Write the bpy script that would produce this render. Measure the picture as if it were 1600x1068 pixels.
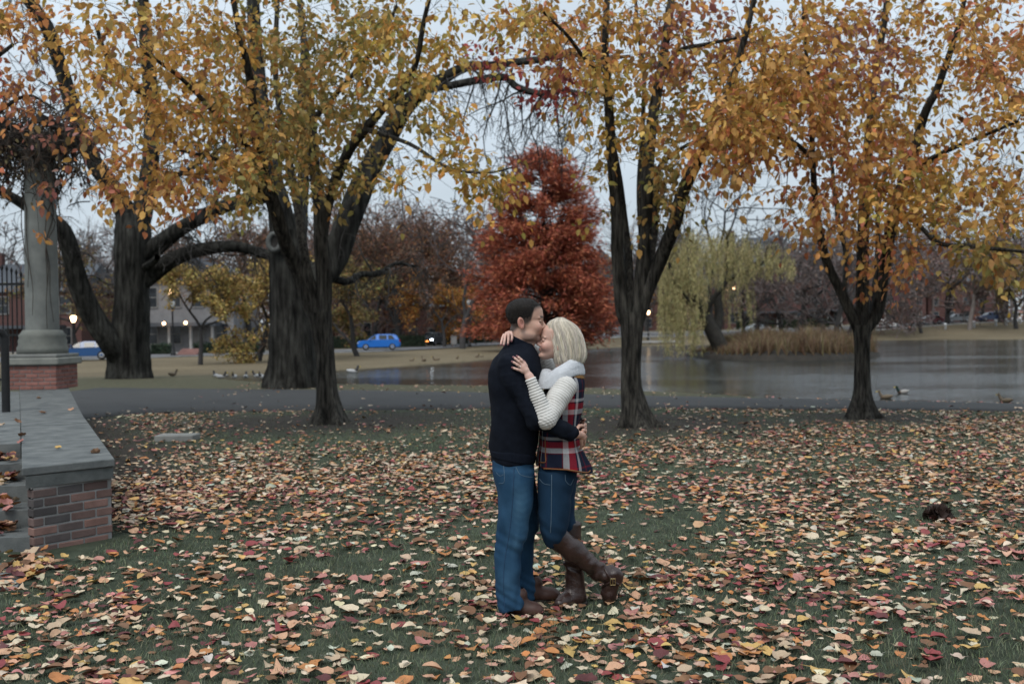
import bpy, math, random, time
import numpy as np
from mathutils import Vector, Matrix
T0 = time.time()
R_ = np.random.RandomState(11)
random.seed(5)
C = bpy.context.scene
for o in list(bpy.data.objects):
    bpy.data.objects.remove(o)

# ------------------------------------------------------------------ camera
FPX = 1600 * 35.0 / 36.0
CAM_H = 1.635
PITCH = 22.0 / FPX
ROLL = -0.012
DC = FPX / 271.0                                   # distance of the couple
cam = bpy.data.cameras.new('camera')
cam.lens = 35.0; cam.sensor_width = 36.0
cam.clip_start = 0.05; cam.clip_end = 3000
cam.dof.use_dof = True; cam.dof.focus_distance = DC - 0.12; cam.dof.aperture_fstop = 2.7
camo = bpy.data.objects.new('camera', cam)
C.collection.objects.link(camo)
RM = Matrix.Rotation(math.pi / 2 - PITCH, 3, 'X') @ Matrix.Rotation(ROLL, 3, 'Z')
camo.matrix_world = Matrix.Translation((0, 0, CAM_H)) @ RM.to_4x4()
C.camera = camo
RN = np.array(RM)

# ------------------------------------------------------------------ sky and light
SUN_EL, SUN_AZ = math.radians(52), math.radians(205)
world = bpy.data.worlds.new('World'); C.world = world; world.use_nodes = True
nt = world.node_tree; nt.nodes.clear()
wo = nt.nodes.new('ShaderNodeOutputWorld'); bg = nt.nodes.new('ShaderNodeBackground')
sky = nt.nodes.new('ShaderNodeTexSky'); sky.sky_type = 'NISHITA'; sky.sun_disc = False
sky.sun_elevation = SUN_EL; sky.sun_rotation = SUN_AZ
tc = nt.nodes.new('ShaderNodeTexCoord'); sep = nt.nodes.new('ShaderNodeSeparateXYZ')
nt.links.new(tc.outputs['Generated'], sep.inputs[0])
# an even overcast: zenith about twice as bright as the horizon, faint cloud structure
mr = nt.nodes.new('ShaderNodeMapRange'); mr.inputs[1].default_value = -0.02; mr.inputs[2].default_value = 1.0
mr.inputs[3].default_value = 1.0; mr.inputs[4].default_value = 2.6
nt.links.new(sep.outputs['Z'], mr.inputs[0])
mp = nt.nodes.new('ShaderNodeMapping'); mp.inputs['Scale'].default_value = (1.6, 1.6, 5.0)
nt.links.new(tc.outputs['Generated'], mp.inputs[0])
nz = nt.nodes.new('ShaderNodeTexNoise'); nz.inputs['Scale'].default_value = 1.7; nz.inputs['Detail'].default_value = 5
nt.links.new(mp.outputs[0], nz.inputs['Vector'])
mr2 = nt.nodes.new('ShaderNodeMapRange'); mr2.inputs[1].default_value = 0.3; mr2.inputs[2].default_value = 0.7
mr2.inputs[3].default_value = 0.88; mr2.inputs[4].default_value = 1.12
nt.links.new(nz.outputs['Fac'], mr2.inputs[0])
mul = nt.nodes.new('ShaderNodeMath'); mul.operation = 'MULTIPLY'
nt.links.new(mr.outputs[0], mul.inputs[0]); nt.links.new(mr2.outputs[0], mul.inputs[1])
vm = nt.nodes.new('ShaderNodeVectorMath'); vm.operation = 'SCALE'
vm.inputs[0].default_value = (3.80, 4.32, 4.78)
nt.links.new(mul.outputs[0], vm.inputs['Scale'])
mx = nt.nodes.new('ShaderNodeMixRGB'); mx.inputs[0].default_value = 0.90
nt.links.new(sky.outputs[0], mx.inputs[1]); nt.links.new(vm.outputs[0], mx.inputs[2])
nt.links.new(mx.outputs[0], bg.inputs[0]); bg.inputs[1].default_value = 0.1
nt.links.new(bg.outputs[0], wo.inputs[0])
sl = bpy.data.lights.new('sun', 'SUN'); sl.energy = 1.5; sl.angle = math.radians(30); sl.color = (1.0, 0.95, 0.88)
so = bpy.data.objects.new('sun', sl); C.collection.objects.link(so)
# sun_rotation 205 deg: light from behind the camera, a little to its left
sd = Vector((math.sin(SUN_AZ) * math.cos(SUN_EL), math.cos(SUN_AZ) * math.cos(SUN_EL), math.sin(SUN_EL)))
so.rotation_euler = sd.to_track_quat('Z', 'Y').to_euler(); so.location = sd * 60
C.view_settings.view_transform = 'Standard'; C.view_settings.look = 'None'
C.view_settings.gamma = 1.0; C.view_settings.use_curve_mapping = False
C.view_settings.exposure = 0.4
C.render.engine = 'CYCLES'
cy = C.cycles
cy.use_denoising = True
cy.max_bounces = 5; cy.diffuse_bounces = 3; cy.glossy_bounces = 3; cy.transmission_bounces = 3; cy.transparent_max_bounces = 6
cy.caustics_reflective = False; cy.caustics_refractive = False

# ------------------------------------------------------------------ projection helpers (photo pixel -> place)
def ray(px, py):
    return RN @ np.array([(px - 800.0) / FPX, (534.0 - py) / FPX, -1.0])
def at(px, py, Y):
    d = ray(px, py); return d * (Y / d[1]) + np.array([0, 0, CAM_H])
def gp(px, py, z=0.0):
    d = ray(px, py); t = (z - CAM_H) / d[2]; return d * t + np.array([0, 0, CAM_H])
def P(px, py, dy=0.0):                     # near the couple
    return at(px, py, DC + dy)
def proj(V):
    V = np.asarray(V) - np.array([0, 0, CAM_H]); c = V @ RN
    return 800 + FPX * c[..., 0] / -c[..., 2], 534 - FPX * c[..., 1] / -c[..., 2]
def X_at(px, Y):                           # x for a pixel column near the horizon
    return at(px, 512 - 0.012 * (px - 800), Y)[0]

# ------------------------------------------------------------------ object helpers
COL = C.collection
def tag(o, label=None, cat=None, group=None, kind=None):
    if label: o['label'] = label
    if cat: o['category'] = cat
    if group: o['group'] = group
    if kind: o['kind'] = kind
    return o
def empty(name, loc, label=None, cat=None, group=None, rz=0.0):
    o = bpy.data.objects.new(name, None); COL.objects.link(o)
    o.location = [float(v) for v in loc]; o.rotation_euler = (0, 0, rz)
    o.empty_display_size = 0.1
    return tag(o, label, cat, group)
def children(o):
    return [c for c in ALLKIDS.get(o.name, [])]
ALLKIDS = {}
def setparent(o, p):
    o.parent = p; ALLKIDS.setdefault(p.name, []).append(o)
def copy_tree(o, parent=None):
    c = o.copy(); COL.objects.link(c)
    if parent is not None: setparent(c, parent)
    for ch in children(o): copy_tree(ch, c)
    return c
def make_mesh(name, V, tris=None, quads=None, col=None, smooth=True):
    V = np.asarray(V, np.float32)
    me = bpy.data.meshes.new(name)
    parts = []; starts = []
    n = 0
    for a, k in ((tris, 3), (quads, 4)):
        if a is not None and len(a):
            a = np.asarray(a, np.int32).reshape(-1, k)
            parts.append(a.ravel()); starts.append(n + np.arange(len(a), dtype=np.int32) * k); n += a.size
    loops = np.concatenate(parts); st = np.concatenate(starts)
    me.vertices.add(len(V)); me.vertices.foreach_set('co', V.ravel())
    me.loops.add(len(loops)); me.loops.foreach_set('vertex_index', loops)
    me.polygons.add(len(st)); me.polygons.foreach_set('loop_start', st)
    me.polygons.foreach_set('use_smooth', np.full(len(st), bool(smooth)))
    if col is not None:
        c = np.ones((len(V), 4), np.float32); c[:, :3] = np.asarray(col, np.float32)[:, :3]
        at_ = me.color_attributes.new('col', 'FLOAT_COLOR', 'POINT'); at_.data.foreach_set('color', c.ravel())
    me.update(calc_edges=True); me.validate()
    return me
def link(name, me, mat=None, parent=None):
    o = bpy.data.objects.new(name, me); COL.objects.link(o)
    if mat is not None:
        for m in (mat if isinstance(mat, (list, tuple)) else [mat]): me.materials.append(m)
    if parent is not None: setparent(o, parent)
    return o
def origin(p):                              # world position of a parent chain made of unrotated objects
    v = np.zeros(3)
    while p is not None:
        v += np.array(p.location); p = p.parent
    return v

class Geo:
    def __init__(s): s.V = []; s.T = []; s.Q = []; s.K = []; s.n = 0
    def add(s, V, F, col=None):
        V = np.asarray(V, float).reshape(-1, 3); F = np.asarray(F, np.int64)
        if F.shape[1] == 3: s.T.append(F + s.n)
        else: s.Q.append(F + s.n)
        s.V.append(V); s.n += len(V)
        s.K.append(np.tile(np.asarray(col if col is not None else (1, 1, 1), float)[:3], (len(V), 1)) if (col is None or np.ndim(col) == 1) else np.asarray(col))
        return s
    def tube(s, pts, rad, sides=6, col=None, cap=False):
        pts = np.asarray(pts, float); n = len(pts)
        rad = np.broadcast_to(np.asarray(rad, float), (n,))
        t = np.gradient(pts, axis=0); t /= np.linalg.norm(t, axis=1, keepdims=True) + 1e-12
        m = t.mean(0); ref = np.array([0, 0, 1.0]) if abs(m[2]) < 0.75 * np.linalg.norm(m) else np.array([1.0, 0.13, 0])
        u = np.cross(t, ref); u /= np.linalg.norm(u, axis=1, keepdims=True) + 1e-12
        v = np.cross(u, t)
        a = np.arange(sides) * 2 * math.pi / sides
        V = pts[:, None, :] + rad[:, None, None] * (np.cos(a)[None, :, None] * u[:, None, :] + np.sin(a)[None, :, None] * v[:, None, :])
        i = np.arange(n - 1)[:, None] * sides; j = np.arange(sides)[None, :]; k = (j + 1) % sides
        F = np.stack([i + j, i + k, i + sides + k, i + sides + j], -1).reshape(-1, 4)
        n0 = s.n
        s.add(V.reshape(-1, 3), F, col)
        if cap:
            s.add(np.vstack([V[0], pts[:1]]), [[(q + 1) % sides, q, sides] for q in range(sides)], col)
            s.add(np.vstack([V[-1], pts[-1:]]), [[q, (q + 1) % sides, sides] for q in range(sides)], col)
        return s
    def box(s, lo, hi, ax=None, org=(0, 0, 0), col=None, bev=0.0):
        lo = np.array(lo, float); hi = np.array(hi, float)
        if bev > 0:
            return s.bbox(lo, hi, bev, ax, org, col)
        V = np.array([[x, y, z] for z in (lo[2], hi[2]) for y in (lo[1], hi[1]) for x in (lo[0], hi[0])])
        F = [[0, 2, 3, 1], [4, 5, 7, 6], [0, 1, 5, 4], [2, 6, 7, 3], [0, 4, 6, 2], [1, 3, 7, 5]]
        if ax is not None: V = V @ np.asarray(ax)
        return s.add(V + np.asarray(org), F, col)
    def bbox(s, lo, hi, b, ax=None, org=(0, 0, 0), col=None):
        V = []; idx = {}
        for sx in (0, 1):
            for sy in (0, 1):
                for sz in (0, 1):
                    c = np.array([(lo, hi)[sx][0], (lo, hi)[sy][1], (lo, hi)[sz][2]])
                    d = np.array([1 - 2 * sx, 1 - 2 * sy, 1 - 2 * sz]) * b
                    for a in range(3):
                        p = c.copy()
                        for q in range(3):
                            if q != a: p[q] += d[q]
                        idx[(sx, sy, sz, a)] = len(V); V.append(p)
        Q = []; Tt = []
        sq = [(0, 0), (1, 0), (1, 1), (0, 1)]
        for a in range(3):
            for sgn in (0, 1):
                f = []
                for (p, q) in sq:
                    k = [0, 0, 0]; k[a] = sgn; k[(a + 1) % 3] = p; k[(a + 2) % 3] = q
                    f.append(idx[(k[0], k[1], k[2], a)])
                Q.append(f if sgn else f[::-1])
            for p in (0, 1):
                for q in (0, 1):
                    k0 = [0, 0, 0]; k0[a] = 0; k0[(a + 1) % 3] = p; k0[(a + 2) % 3] = q
                    k1 = list(k0); k1[a] = 1
                    f = [idx[(*k0, (a + 1) % 3)], idx[(*k1, (a + 1) % 3)], idx[(*k1, (a + 2) % 3)], idx[(*k0, (a + 2) % 3)]]
                    Q.append(f if p == q else f[::-1])
        for sx in (0, 1):
            for sy in (0, 1):
                for sz in (0, 1):
                    f = [idx[(sx, sy, sz, 0)], idx[(sx, sy, sz, 1)], idx[(sx, sy, sz, 2)]]
                    Tt.append(f if (sx + sy + sz) % 2 else f[::-1])
        V = np.array(V)
        if ax is not None: V = V @ np.asarray(ax)
        V = V + np.asarray(org)
        n0 = s.n
        s.add(V, Q, col); s.T.append(np.array(Tt) + n0)
        return s
    def prism(s, poly, z0, z1, col=None):    # counter-clockwise plan outline
        p = np.asarray(poly, float); n = len(p)
        V = np.vstack([np.c_[p, np.full(n, z0)], np.c_[p, np.full(n, z1)], [[*p.mean(0), z0], [*p.mean(0), z1]]])
        Q = [[i, (i + 1) % n, n + (i + 1) % n, n + i] for i in range(n)]
        Tt = [[n + i, n + (i + 1) % n, 2 * n + 1] for i in range(n)] + [[(i + 1) % n, i, 2 * n] for i in range(n)]
        n0 = s.n; s.add(V, Q, col); s.T.append(np.array(Tt) + n0)
        return s
    def lathe(s, prof, c, sides=20, col=None):
        prof = np.asarray(prof, float); n = len(prof)
        a = np.arange(sides) * 2 * math.pi / sides
        V = np.stack([c[0] + prof[:, :1] * np.cos(a), c[1] + prof[:, :1] * np.sin(a), np.broadcast_to(c[2] + prof[:, 1:2], (n, sides))], -1)
        i = np.arange(n - 1)[:, None] * sides; j = np.arange(sides)[None]; k = (j + 1) % sides
        return s.add(V.reshape(-1, 3), np.stack([i + j, i + k, i + sides + k, i + sides + j], -1).reshape(-1, 4), col)
    def arrays(s):
        V = np.vstack(s.V); K = np.vstack(s.K)
        return V, (np.vstack(s.T) if s.T else None), (np.vstack(s.Q) if s.Q else None), K
    def build(s, name, mat, parent=None, smooth=True, local=False, at_base=False):
        V, Tt, Q, K = s.arrays()
        off = np.zeros(3)
        if parent is not None and not local: V = V - origin(parent)
        if at_base:
            off = np.array([V[:, 0].mean(), V[:, 1].mean(), V[:, 2].min()]); V = V - off
        o = link(name, make_mesh(name, V, Tt, Q, K, smooth), mat, parent)
        if at_base: o.location = off
        return o

def smoothstep(a, b, x):
    t = np.clip((np.asarray(x, float) - a) / (b - a), 0, 1); return t * t * (3 - 2 * t)
def catmull(Pts, n=6):
    Pts = np.asarray(Pts, float)
    if len(Pts) < 3:
        t = np.linspace(0, 1, n + 1)[:, None]; return Pts[0] * (1 - t) + Pts[-1] * t
    Q = np.vstack([2 * Pts[0] - Pts[1], Pts, 2 * Pts[-1] - Pts[-2]]); out = []
    for i in range(1, len(Q) - 2):
        for t in np.arange(n) / n:
            a, b, c, d = Q[i - 1], Q[i], Q[i + 1], Q[i + 2]
            out.append(0.5 * (2 * b + (c - a) * t + (2 * a - 5 * b + 4 * c - d) * t * t + (3 * b - a - 3 * c + d) * t ** 3))
    out.append(Pts[-1]); return np.array(out)
def vnoise(x, y, seed=0):                   # smooth 2-D value noise, -1..1
    x = np.asarray(x, float); y = np.asarray(y, float)
    xi = np.floor(x).astype(np.int64); yi = np.floor(y).astype(np.int64); fx = x - xi; fy = y - yi
    fx = fx * fx * (3 - 2 * fx); fy = fy * fy * (3 - 2 * fy)
    def h(i, j):
        k = (i * 374761393 + j * 668265263 + seed * 974634777) & 0xffffffff
        k = ((k ^ (k >> 13)) * 1274126177) & 0xffffffff
        return ((k ^ (k >> 16)) & 0xffff) / 32767.5 - 1
    return (h(xi, yi) * (1 - fx) + h(xi + 1, yi) * fx) * (1 - fy) + (h(xi, yi + 1) * (1 - fx) + h(xi + 1, yi + 1) * fx) * fy
def fbm(x, y, seed=0, o=4):
    return sum(vnoise(x * 2 ** i, y * 2 ** i, seed + i) / 2 ** i for i in range(o)) / 1.6

# ------------------------------------------------------------------ materials
def mat_new(name):
    m = bpy.data.materials.new(name); m.use_nodes = True
    return m, m.node_tree, m.node_tree.nodes['Principled BSDF']
def N(nt, typ, **kw):
    n = nt.nodes.new(typ)
    for k, v in kw.items():
        if k in n.inputs: n.inputs[k].default_value = v
        else: setattr(n, k, v)
    return n
def mat(name, c1, c2=None, scale=8.0, rough=0.7, bump=0.0, bscale=None, stretch=(1, 1, 1), attr=False, detail=6, spec=0.3,
        metal=0.0, emit=None, translucent=0.0, lo=0.3, hi=0.7, mult=None, dist=0.01):
    m, nt, b = mat_new(name)
    b.inputs['Roughness'].default_value = rough; b.inputs['Metallic'].default_value = metal
    b.inputs['Specular IOR Level'].default_value = spec
    tc = N(nt, 'ShaderNodeTexCoord'); mp = N(nt, 'ShaderNodeMapping'); mp.inputs['Scale'].default_value = stretch
    nt.links.new(tc.outputs['Object'], mp.inputs[0])
    nz = N(nt, 'ShaderNodeTexNoise', Scale=scale, Detail=detail, Roughness=0.6); nt.links.new(mp.outputs[0], nz.inputs['Vector'])
    c2 = c2 or c1
    mr = N(nt, 'ShaderNodeMapRange'); mr.inputs[1].default_value = lo; mr.inputs[2].default_value = hi
    nt.links.new(nz.outputs['Fac'], mr.inputs[0])
    mix = N(nt, 'ShaderNodeMixRGB'); mix.inputs[1].default_value = (*c1, 1); mix.inputs[2].default_value = (*c2, 1)
    nt.links.new(mr.outputs[0], mix.inputs[0]); out = mix.outputs[0]
    if attr:
        a = N(nt, 'ShaderNodeVertexColor', layer_name='col')
        mm = N(nt, 'ShaderNodeMixRGB', blend_type='MULTIPLY'); mm.inputs[0].default_value = 1.0
        nt.links.new(a.outputs[0], mm.inputs[1]); nt.links.new(out, mm.inputs[2]); out = mm.outputs[0]
    nt.links.new(out, b.inputs['Base Color'])
    if bump:
        nb = N(nt, 'ShaderNodeTexNoise', Scale=bscale or scale * 3, Detail=8, Roughness=0.65)
        nt.links.new(mp.outputs[0], nb.inputs['Vector'])
        bp = N(nt, 'ShaderNodeBump', Strength=bump, Distance=dist); nt.links.new(nb.outputs['Fac'], bp.inputs['Height'])
        nt.links.new(bp.outputs[0], b.inputs['Normal'])
    if emit:
        b.inputs['Emission Color'].default_value = (*emit[0], 1); b.inputs['Emission Strength'].default_value = emit[1]
    if translucent:
        tr = N(nt, 'ShaderNodeBsdfTranslucent'); nt.links.new(out, tr.inputs[0])
        ms = N(nt, 'ShaderNodeMixShader'); ms.inputs[0].default_value = translucent
        nt.links.new(b.outputs[0], ms.inputs[1]); nt.links.new(tr.outputs[0], ms.inputs[2])
        nt.links.new(ms.outputs[0], nt.nodes['Material Output'].inputs[0])
    return m
W1 = (1, 1, 1)
M_bark = mat('bark', (0.080, 0.076, 0.068), (0.017, 0.0165, 0.016), 2.6, 0.95, 1.0, 3.2, (9, 9, 1.1), dist=0.06, attr=True, lo=.36, hi=.62, spec=.1)
M_bark_big = mat('old_bark', (0.050, 0.050, 0.046), (0.0125, 0.012, 0.0115), 1.8, 0.95, 1.0, 2.4, (4.5, 4.5, 0.45), dist=0.16, attr=True, lo=.36, hi=.62, spec=.1)
M_twig = mat('twig', (0.040, 0.036, 0.031), (0.022, 0.020, 0.019), 4, 0.9, attr=True)
M_leaf = mat('autumn_leaf', (0.93, 0.93, 0.93), (1.48, 1.48, 1.48), 9, 0.65, attr=True, translucent=0.36, spec=0.2)
M_litter = mat('fallen_leaf', (0.7, 0.7, 0.7), (1.15, 1.15, 1.15), 22, 0.6, 0.25, 60, attr=True, spec=0.25, dist=0.004)
M_foliage = mat('far_foliage', (0.7, 0.7, 0.7), (1.2, 1.2, 1.2), 0.6, 0.9, attr=True, translucent=0.2, spec=0.1)
M_grass = mat('grass_blade', (0.75, 0.75, 0.75), (1.25, 1.25, 1.25), 2.5, 0.7, attr=True, translucent=0.25, spec=0.2)
# ------------------------------------------------------------------ terrain
WATER_Z = -0.65
crest = [gp(px, py)[:2] for px, py in [(335, 590.5), (380, 595), (430, 597), (530, 599), (700, 601), (850, 603), (950, 606), (1100, 614), (1250, 622), (1400, 627), (1600, 630.5), (1900, 637), (2600, 652)]]
far_shore = [gp(px, py, WATER_Z)[:2] for px, py in [(332, 588), (430, 583.5), (530, 578), (650, 570), (760, 562), (860, 552), (940, 544), (1010, 540), (1100, 539), (1250, 535), (1400, 531), (1600, 530)]]
far_shore += [far_shore[-1] + np.array([60, -10]), far_shore[-1] + np.array([110, -70])]
POND = np.array(crest[::-1] + far_shore)          # closed outline
def pond_sd(x, y):
    x = np.asarray(x, float); y = np.asarray(y, float)
    d = np.full(x.shape, 1e9); ins = np.zeros(x.shape, bool); n = len(POND)
    for i in range(n):
        a = POND[i]; b = POND[(i + 1) % n]; e = b - a
        t = np.clip(((x - a[0]) * e[0] + (y - a[1]) * e[1]) / (e @ e), 0, 1)
        d = np.minimum(d, np.hypot(x - a[0] - t * e[0], y - a[1] - t * e[1]))
        c = ((a[1] > y) != (b[1] > y))
        with np.errstate(divide='ignore', invalid='ignore'):
            c &= x < (b[0] - a[0]) * (y - a[1]) / (b[1] - a[1]) + a[0]
        ins ^= c
    return np.where(ins, d, -d)
def gz(x, y):
    x = np.asarray(x, float); y = np.asarray(y, float)
    sd = pond_sd(x, y)
    base = -0.55 * smoothstep(33, 56, y)
    rise = (0.05 + smoothstep(-14, 18, x) * 1.3 + smoothstep(28, 80, x) * 0.9) * smoothstep(60, 100, y)
    base = base + rise * smoothstep(0, 45, -sd) + 0.0001 * np.maximum(y - 200, 0)
    base = base + 0.018 * fbm(x * 0.35, y * 0.35, 3) * smoothstep(5.0, 9.0, y)
    bed = -1.25 * smoothstep(0.0, 1.7, sd)
    bed_far = base + bed
    return np.where(sd > 0, bed_far, base)
def gz1(x, y): return float(gz(np.array([x]), np.array([y]))[0])

TREE_BASES = [gp(513, 658), gp(991, 662), gp(1350, 651)]
def dirt_mask(x, y):
    m = np.zeros(np.shape(x))
    for b, r in zip(TREE_BASES, (3.3, 3.0, 1.7)):
        dd = np.hypot((x - b[0]) / 1.35, (y - b[1])) + 0.5 * fbm(x * 0.9, y * 0.9, 8)
        m = np.maximum(m, 1 - smoothstep(0.25 * r, r, dd))
    # worn strip along the stair wall
    a = np.array([-3.1, 8.0]); e = np.array([-5.0, 10.5]); e /= np.linalg.norm(e)
    dd = np.abs((x - a[0]) * e[1] - (y - a[1]) * e[0]) + 0.35 * fbm(x, y, 4)
    m = np.maximum(m, (1 - smoothstep(0.5, 1.3, dd)) * smoothstep(7.9, 9.0, y))
    return m
def axis(segs):
    out = []
    for a, b, h in segs: out += list(np.arange(a, b, h))
    return np.array(out + [segs[-1][1]])
gx = axis([(-900, -300, 60), (-300, -80, 8), (-80, -26, 2), (-26, 26, 0.45), (26, 90, 1.5), (90, 300, 8), (300, 900, 60)])
gy = axis([(-30, 2, 2), (2, 36, 0.4), (36, 70, 0.9), (70, 180, 2.5), (180, 400, 14), (400, 1500, 90)])
XX, YY = np.meshgrid(gx, gy); ZZ = gz(XX, YY)
nx, ny = len(gx), len(gy)
V = np.stack([XX, YY, ZZ], -1).reshape(-1, 3)
i = (np.arange(ny - 1)[:, None] * nx + np.arange(nx - 1)[None]); Q = np.stack([i, i + 1, i + nx + 1, i + nx], -1).reshape(-1, 4)
dm = dirt_mask(XX, YY)[..., None]
near_c = np.array([0.058, 0.070, 0.050]); dirt_c = np.array([0.050, 0.045, 0.040]); strip_c = np.array([0.085, 0.082, 0.056]); far_c = np.array([0.135, 0.110, 0.074])
sdm = pond_sd(XX, YY)
kc = near_c * (1 + 0.25 * fbm(XX * 0.6, YY * 0.6, 21)[..., None])
kc = kc * (1 - dm) + dirt_c * dm
t = smoothstep(20.5, 24.5, YY)[..., None]; kc = kc * (1 - t) + strip_c * t
t = smoothstep(33, 46, YY)[..., None]; kc = kc * (1 - t) + far_c * (1 + 0.3 * fbm(XX * 0.15, YY * 0.15, 5)[..., None]) * t
t = (smoothstep(0.1, 1.2, sdm))[..., None]; kc = kc * (1 - t) + np.array([0.03, 0.028, 0.022]) * t
M_ground = mat('lawn', (0.72, 0.74, 0.70), (1.28, 1.25, 1.22), 6, 0.95, 1.0, 45, attr=True, dist=0.03, spec=0.1)
lawn = link('lawn', make_mesh('lawn', V, None, Q, kc.reshape(-1, 3)), M_ground); tag(lawn, kind='structure')

# path : a bed of asphalt on the lawn
back = [(-260, 607), (0, 606.5), (150, 607), (300, 608.5), (420, 609.5), (530, 610.5), (700, 613), (850, 616.5), (950, 618), (1100, 621.5), (1250, 624.5), (1400, 628), (1600, 632), (1900, 640)]
frnt = [(-260, 668), (0, 662), (140, 655), (180, 650), (260, 645.5), (380, 642), (530, 640), (700, 639), (850, 638.5), (950, 638.5), (1100, 639), (1250, 640), (1400, 641), (1600, 643), (1900, 648)]
bk = catmull([gp(*p)[:2] for p in back], 8); fr = catmull([gp(*p)[:2] for p in frnt], 8)
def resample(p, n):
    s = np.r_[0, np.cumsum(np.linalg.norm(np.diff(p, axis=0), axis=1))]; q = np.linspace(0, s[-1], n)
    return np.stack([np.interp(q, s, p[:, k]) for k in range(2)], -1)
def by_x(p, xs): return np.stack([xs, np.interp(xs, p[:, 0], p[:, 1])], -1)
xs = np.linspace(max(bk[0, 0], fr[0, 0]), min(bk[-1, 0], fr[-1, 0]), 130)
A = by_x(fr, xs); B = by_x(bk, xs)
A[:, 1] += 0.10 * fbm(xs * 1.7, xs * 0 + 3, 4); B[:, 1] += 0.12 * fbm(xs * 1.7, xs * 0 + 9, 4)
rows = []
for k in np.linspace(0, 1, 7):
    p = A * (1 - k) + B * k; crown_z = 0.028 + 0.03 * math.sin(k * math.pi)
    rows.append(np.c_[p, np.full(len(p), crown_z)])
skirtA = np.c_[A - [0, 0.05], np.full(len(A), -0.03)]; skirtB = np.c_[B + [0, 0.05], np.full(len(B), -0.03)]
rows = [skirtA] + rows + [skirtB]; V = np.vstack(rows); n = len(xs)
i = (np.arange(len(rows) - 1)[:, None] * n + np.arange(n - 1)[None]); Q = np.stack([i, i + 1, i + n + 1, i + n], -1).reshape(-1, 4)
M_path = mat('asphalt', (0.031, 0.031, 0.031), (0.043, 0.043, 0.043), 1.1, 0.9, 0.5, 120, dist=0.006)
path = link('path', make_mesh('path', V, None, Q), M_path); tag(path, kind='structure')
def path_front(x): return np.interp(x, A[:, 0], A[:, 1])
def path_back(x): return np.interp(x, B[:, 0], B[:, 1])

# pond water
m, nt_, b_ = mat_new('pond_water')
b_.inputs['Base Color'].default_value = (0.020, 0.024, 0.022, 1); b_.inputs['Roughness'].default_value = 0.11; b_.inputs['IOR'].default_value = 1.33
tc = N(nt_, 'ShaderNodeTexCoord'); mp = N(nt_, 'ShaderNodeMapping'); mp.inputs['Scale'].default_value = (0.55, 1.5, 1)
nt_.links.new(tc.outputs['Object'], mp.inputs[0])
n1 = N(nt_, 'ShaderNodeTexNoise', Scale=2.2, Detail=4); nt_.links.new(mp.outputs[0], n1.inputs['Vector'])
n2 = N(nt_, 'ShaderNodeTexNoise', Scale=0.09, Detail=3); nt_.links.new(mp.outputs[0], n2.inputs['Vector'])
mr = N(nt_, 'ShaderNodeMapRange'); mr.inputs[1].default_value = 0.42; mr.inputs[2].default_value = 0.62; mr.inputs[3].default_value = 0.25; mr.inputs[4].default_value = 1.0
nt_.links.new(n2.outputs['Fac'], mr.inputs[0])
bp = N(nt_, 'ShaderNodeBump', Distance=0.08); nt_.links.new(n1.outputs['Fac'], bp.inputs['Height']); nt_.links.new(mr.outputs[0], bp.inputs['Strength'])
nt_.links.new(bp.outputs[0], b_.inputs['Normal'])
wx0, wy0 = POND.min(0) - 1.5; wx1, wy1 = POND.max(0) + 0.5
V = [[wx0, wy0, WATER_Z], [wx1, wy0, WATER_Z], [wx1, wy1, WATER_Z], [wx0, wy1, WATER_Z]]
wo_ = link('pond_water', make_mesh('pond_water', V, None, [[0, 1, 2, 3]]), m); tag(wo_, kind='structure')

# ------------------------------------------------------------------ stair wall with brick pier, column, steps
M_stone = mat('weathered_concrete', (0.150, 0.158, 0.154), (0.060, 0.067, 0.069), 4.5, 0.9, 0.8, 70, dist=0.006, attr=True)
M_stone2 = mat('limestone', (0.25, 0.255, 0.24), (0.15, 0.155, 0.15), 2.5, 0.9, 0.4, 40, dist=0.008, attr=True, detail=9)
M_mortar = mat('mortar', (0.25, 0.245, 0.24), (0.16, 0.16, 0.155), 8, 0.95, 0.5, 80, dist=0.004)
M_brick = mat('brick', (0.8, 0.8, 0.8), (1.2, 1.2, 1.2), 9, 0.9, 0.5, 60, attr=True, dist=0.004)
ZT = 0.64
FL = np.array([-3.63, 7.37]); FR = np.array([-3.13, 7.83]); BR = np.array([-8.25, 18.5]); BL = np.array([-8.85, 17.7])
side = [np.array(gp(px, py, ZT)[:2]) for px, py in [(179, 716), (152, 679), (129, 648), (117, 624), (106.5, 604)]]
sidel = [np.array(gp(px, py, ZT)[:2]) for px, py in [(34, 731), (33.5, 690), (32.5, 655), (31.5, 630), (30, 606)]]
wall = empty('stair_wall', (-3.4, 7.6, 0), 'low brick stair wall capped with grey concrete beside the steps', 'wall')
def shrink(polyR, polyL, d):
    return [p + np.array([-d, 0.0]) + np.array([0.0, d if k == 0 else 0]) for k, p in enumerate(polyR)], [p + np.array([d, 0]) + np.array([0, d if k == 0 else 0]) for k, p in enumerate(polyL)]
def strip_slab(g, R, L, z0, z1, col=W1):
    k = len(R); V = []
    for z in (z0, z1):
        V += [[*p, z] for p in R] + [[*p, z] for p in L]
    m_ = 2 * k; Q = []
    for q in range(k - 1):
        Q += [[m_ + q, m_ + q + 1, m_ + k + q + 1, m_ + k + q], [q, k + q, k + q + 1, q + 1], [q, q + 1, m_ + q + 1, m_ + q], [k + q, m_ + k + q, m_ + k + q + 1, k + q + 1]]
    Q += [[0, m_, m_ + k, k], [k - 1, 2 * k - 1, m_ + 2 * k - 1, m_ + k - 1]]
    g.add(V, Q, col)
def lerp_side(S, t):
    S = np.array(S); s = np.r_[0, np.cumsum(np.linalg.norm(np.diff(S, axis=0), axis=1))]; s /= s[-1]
    return np.array([np.interp(t, s, S[:, k]) for k in range(2)])
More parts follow.
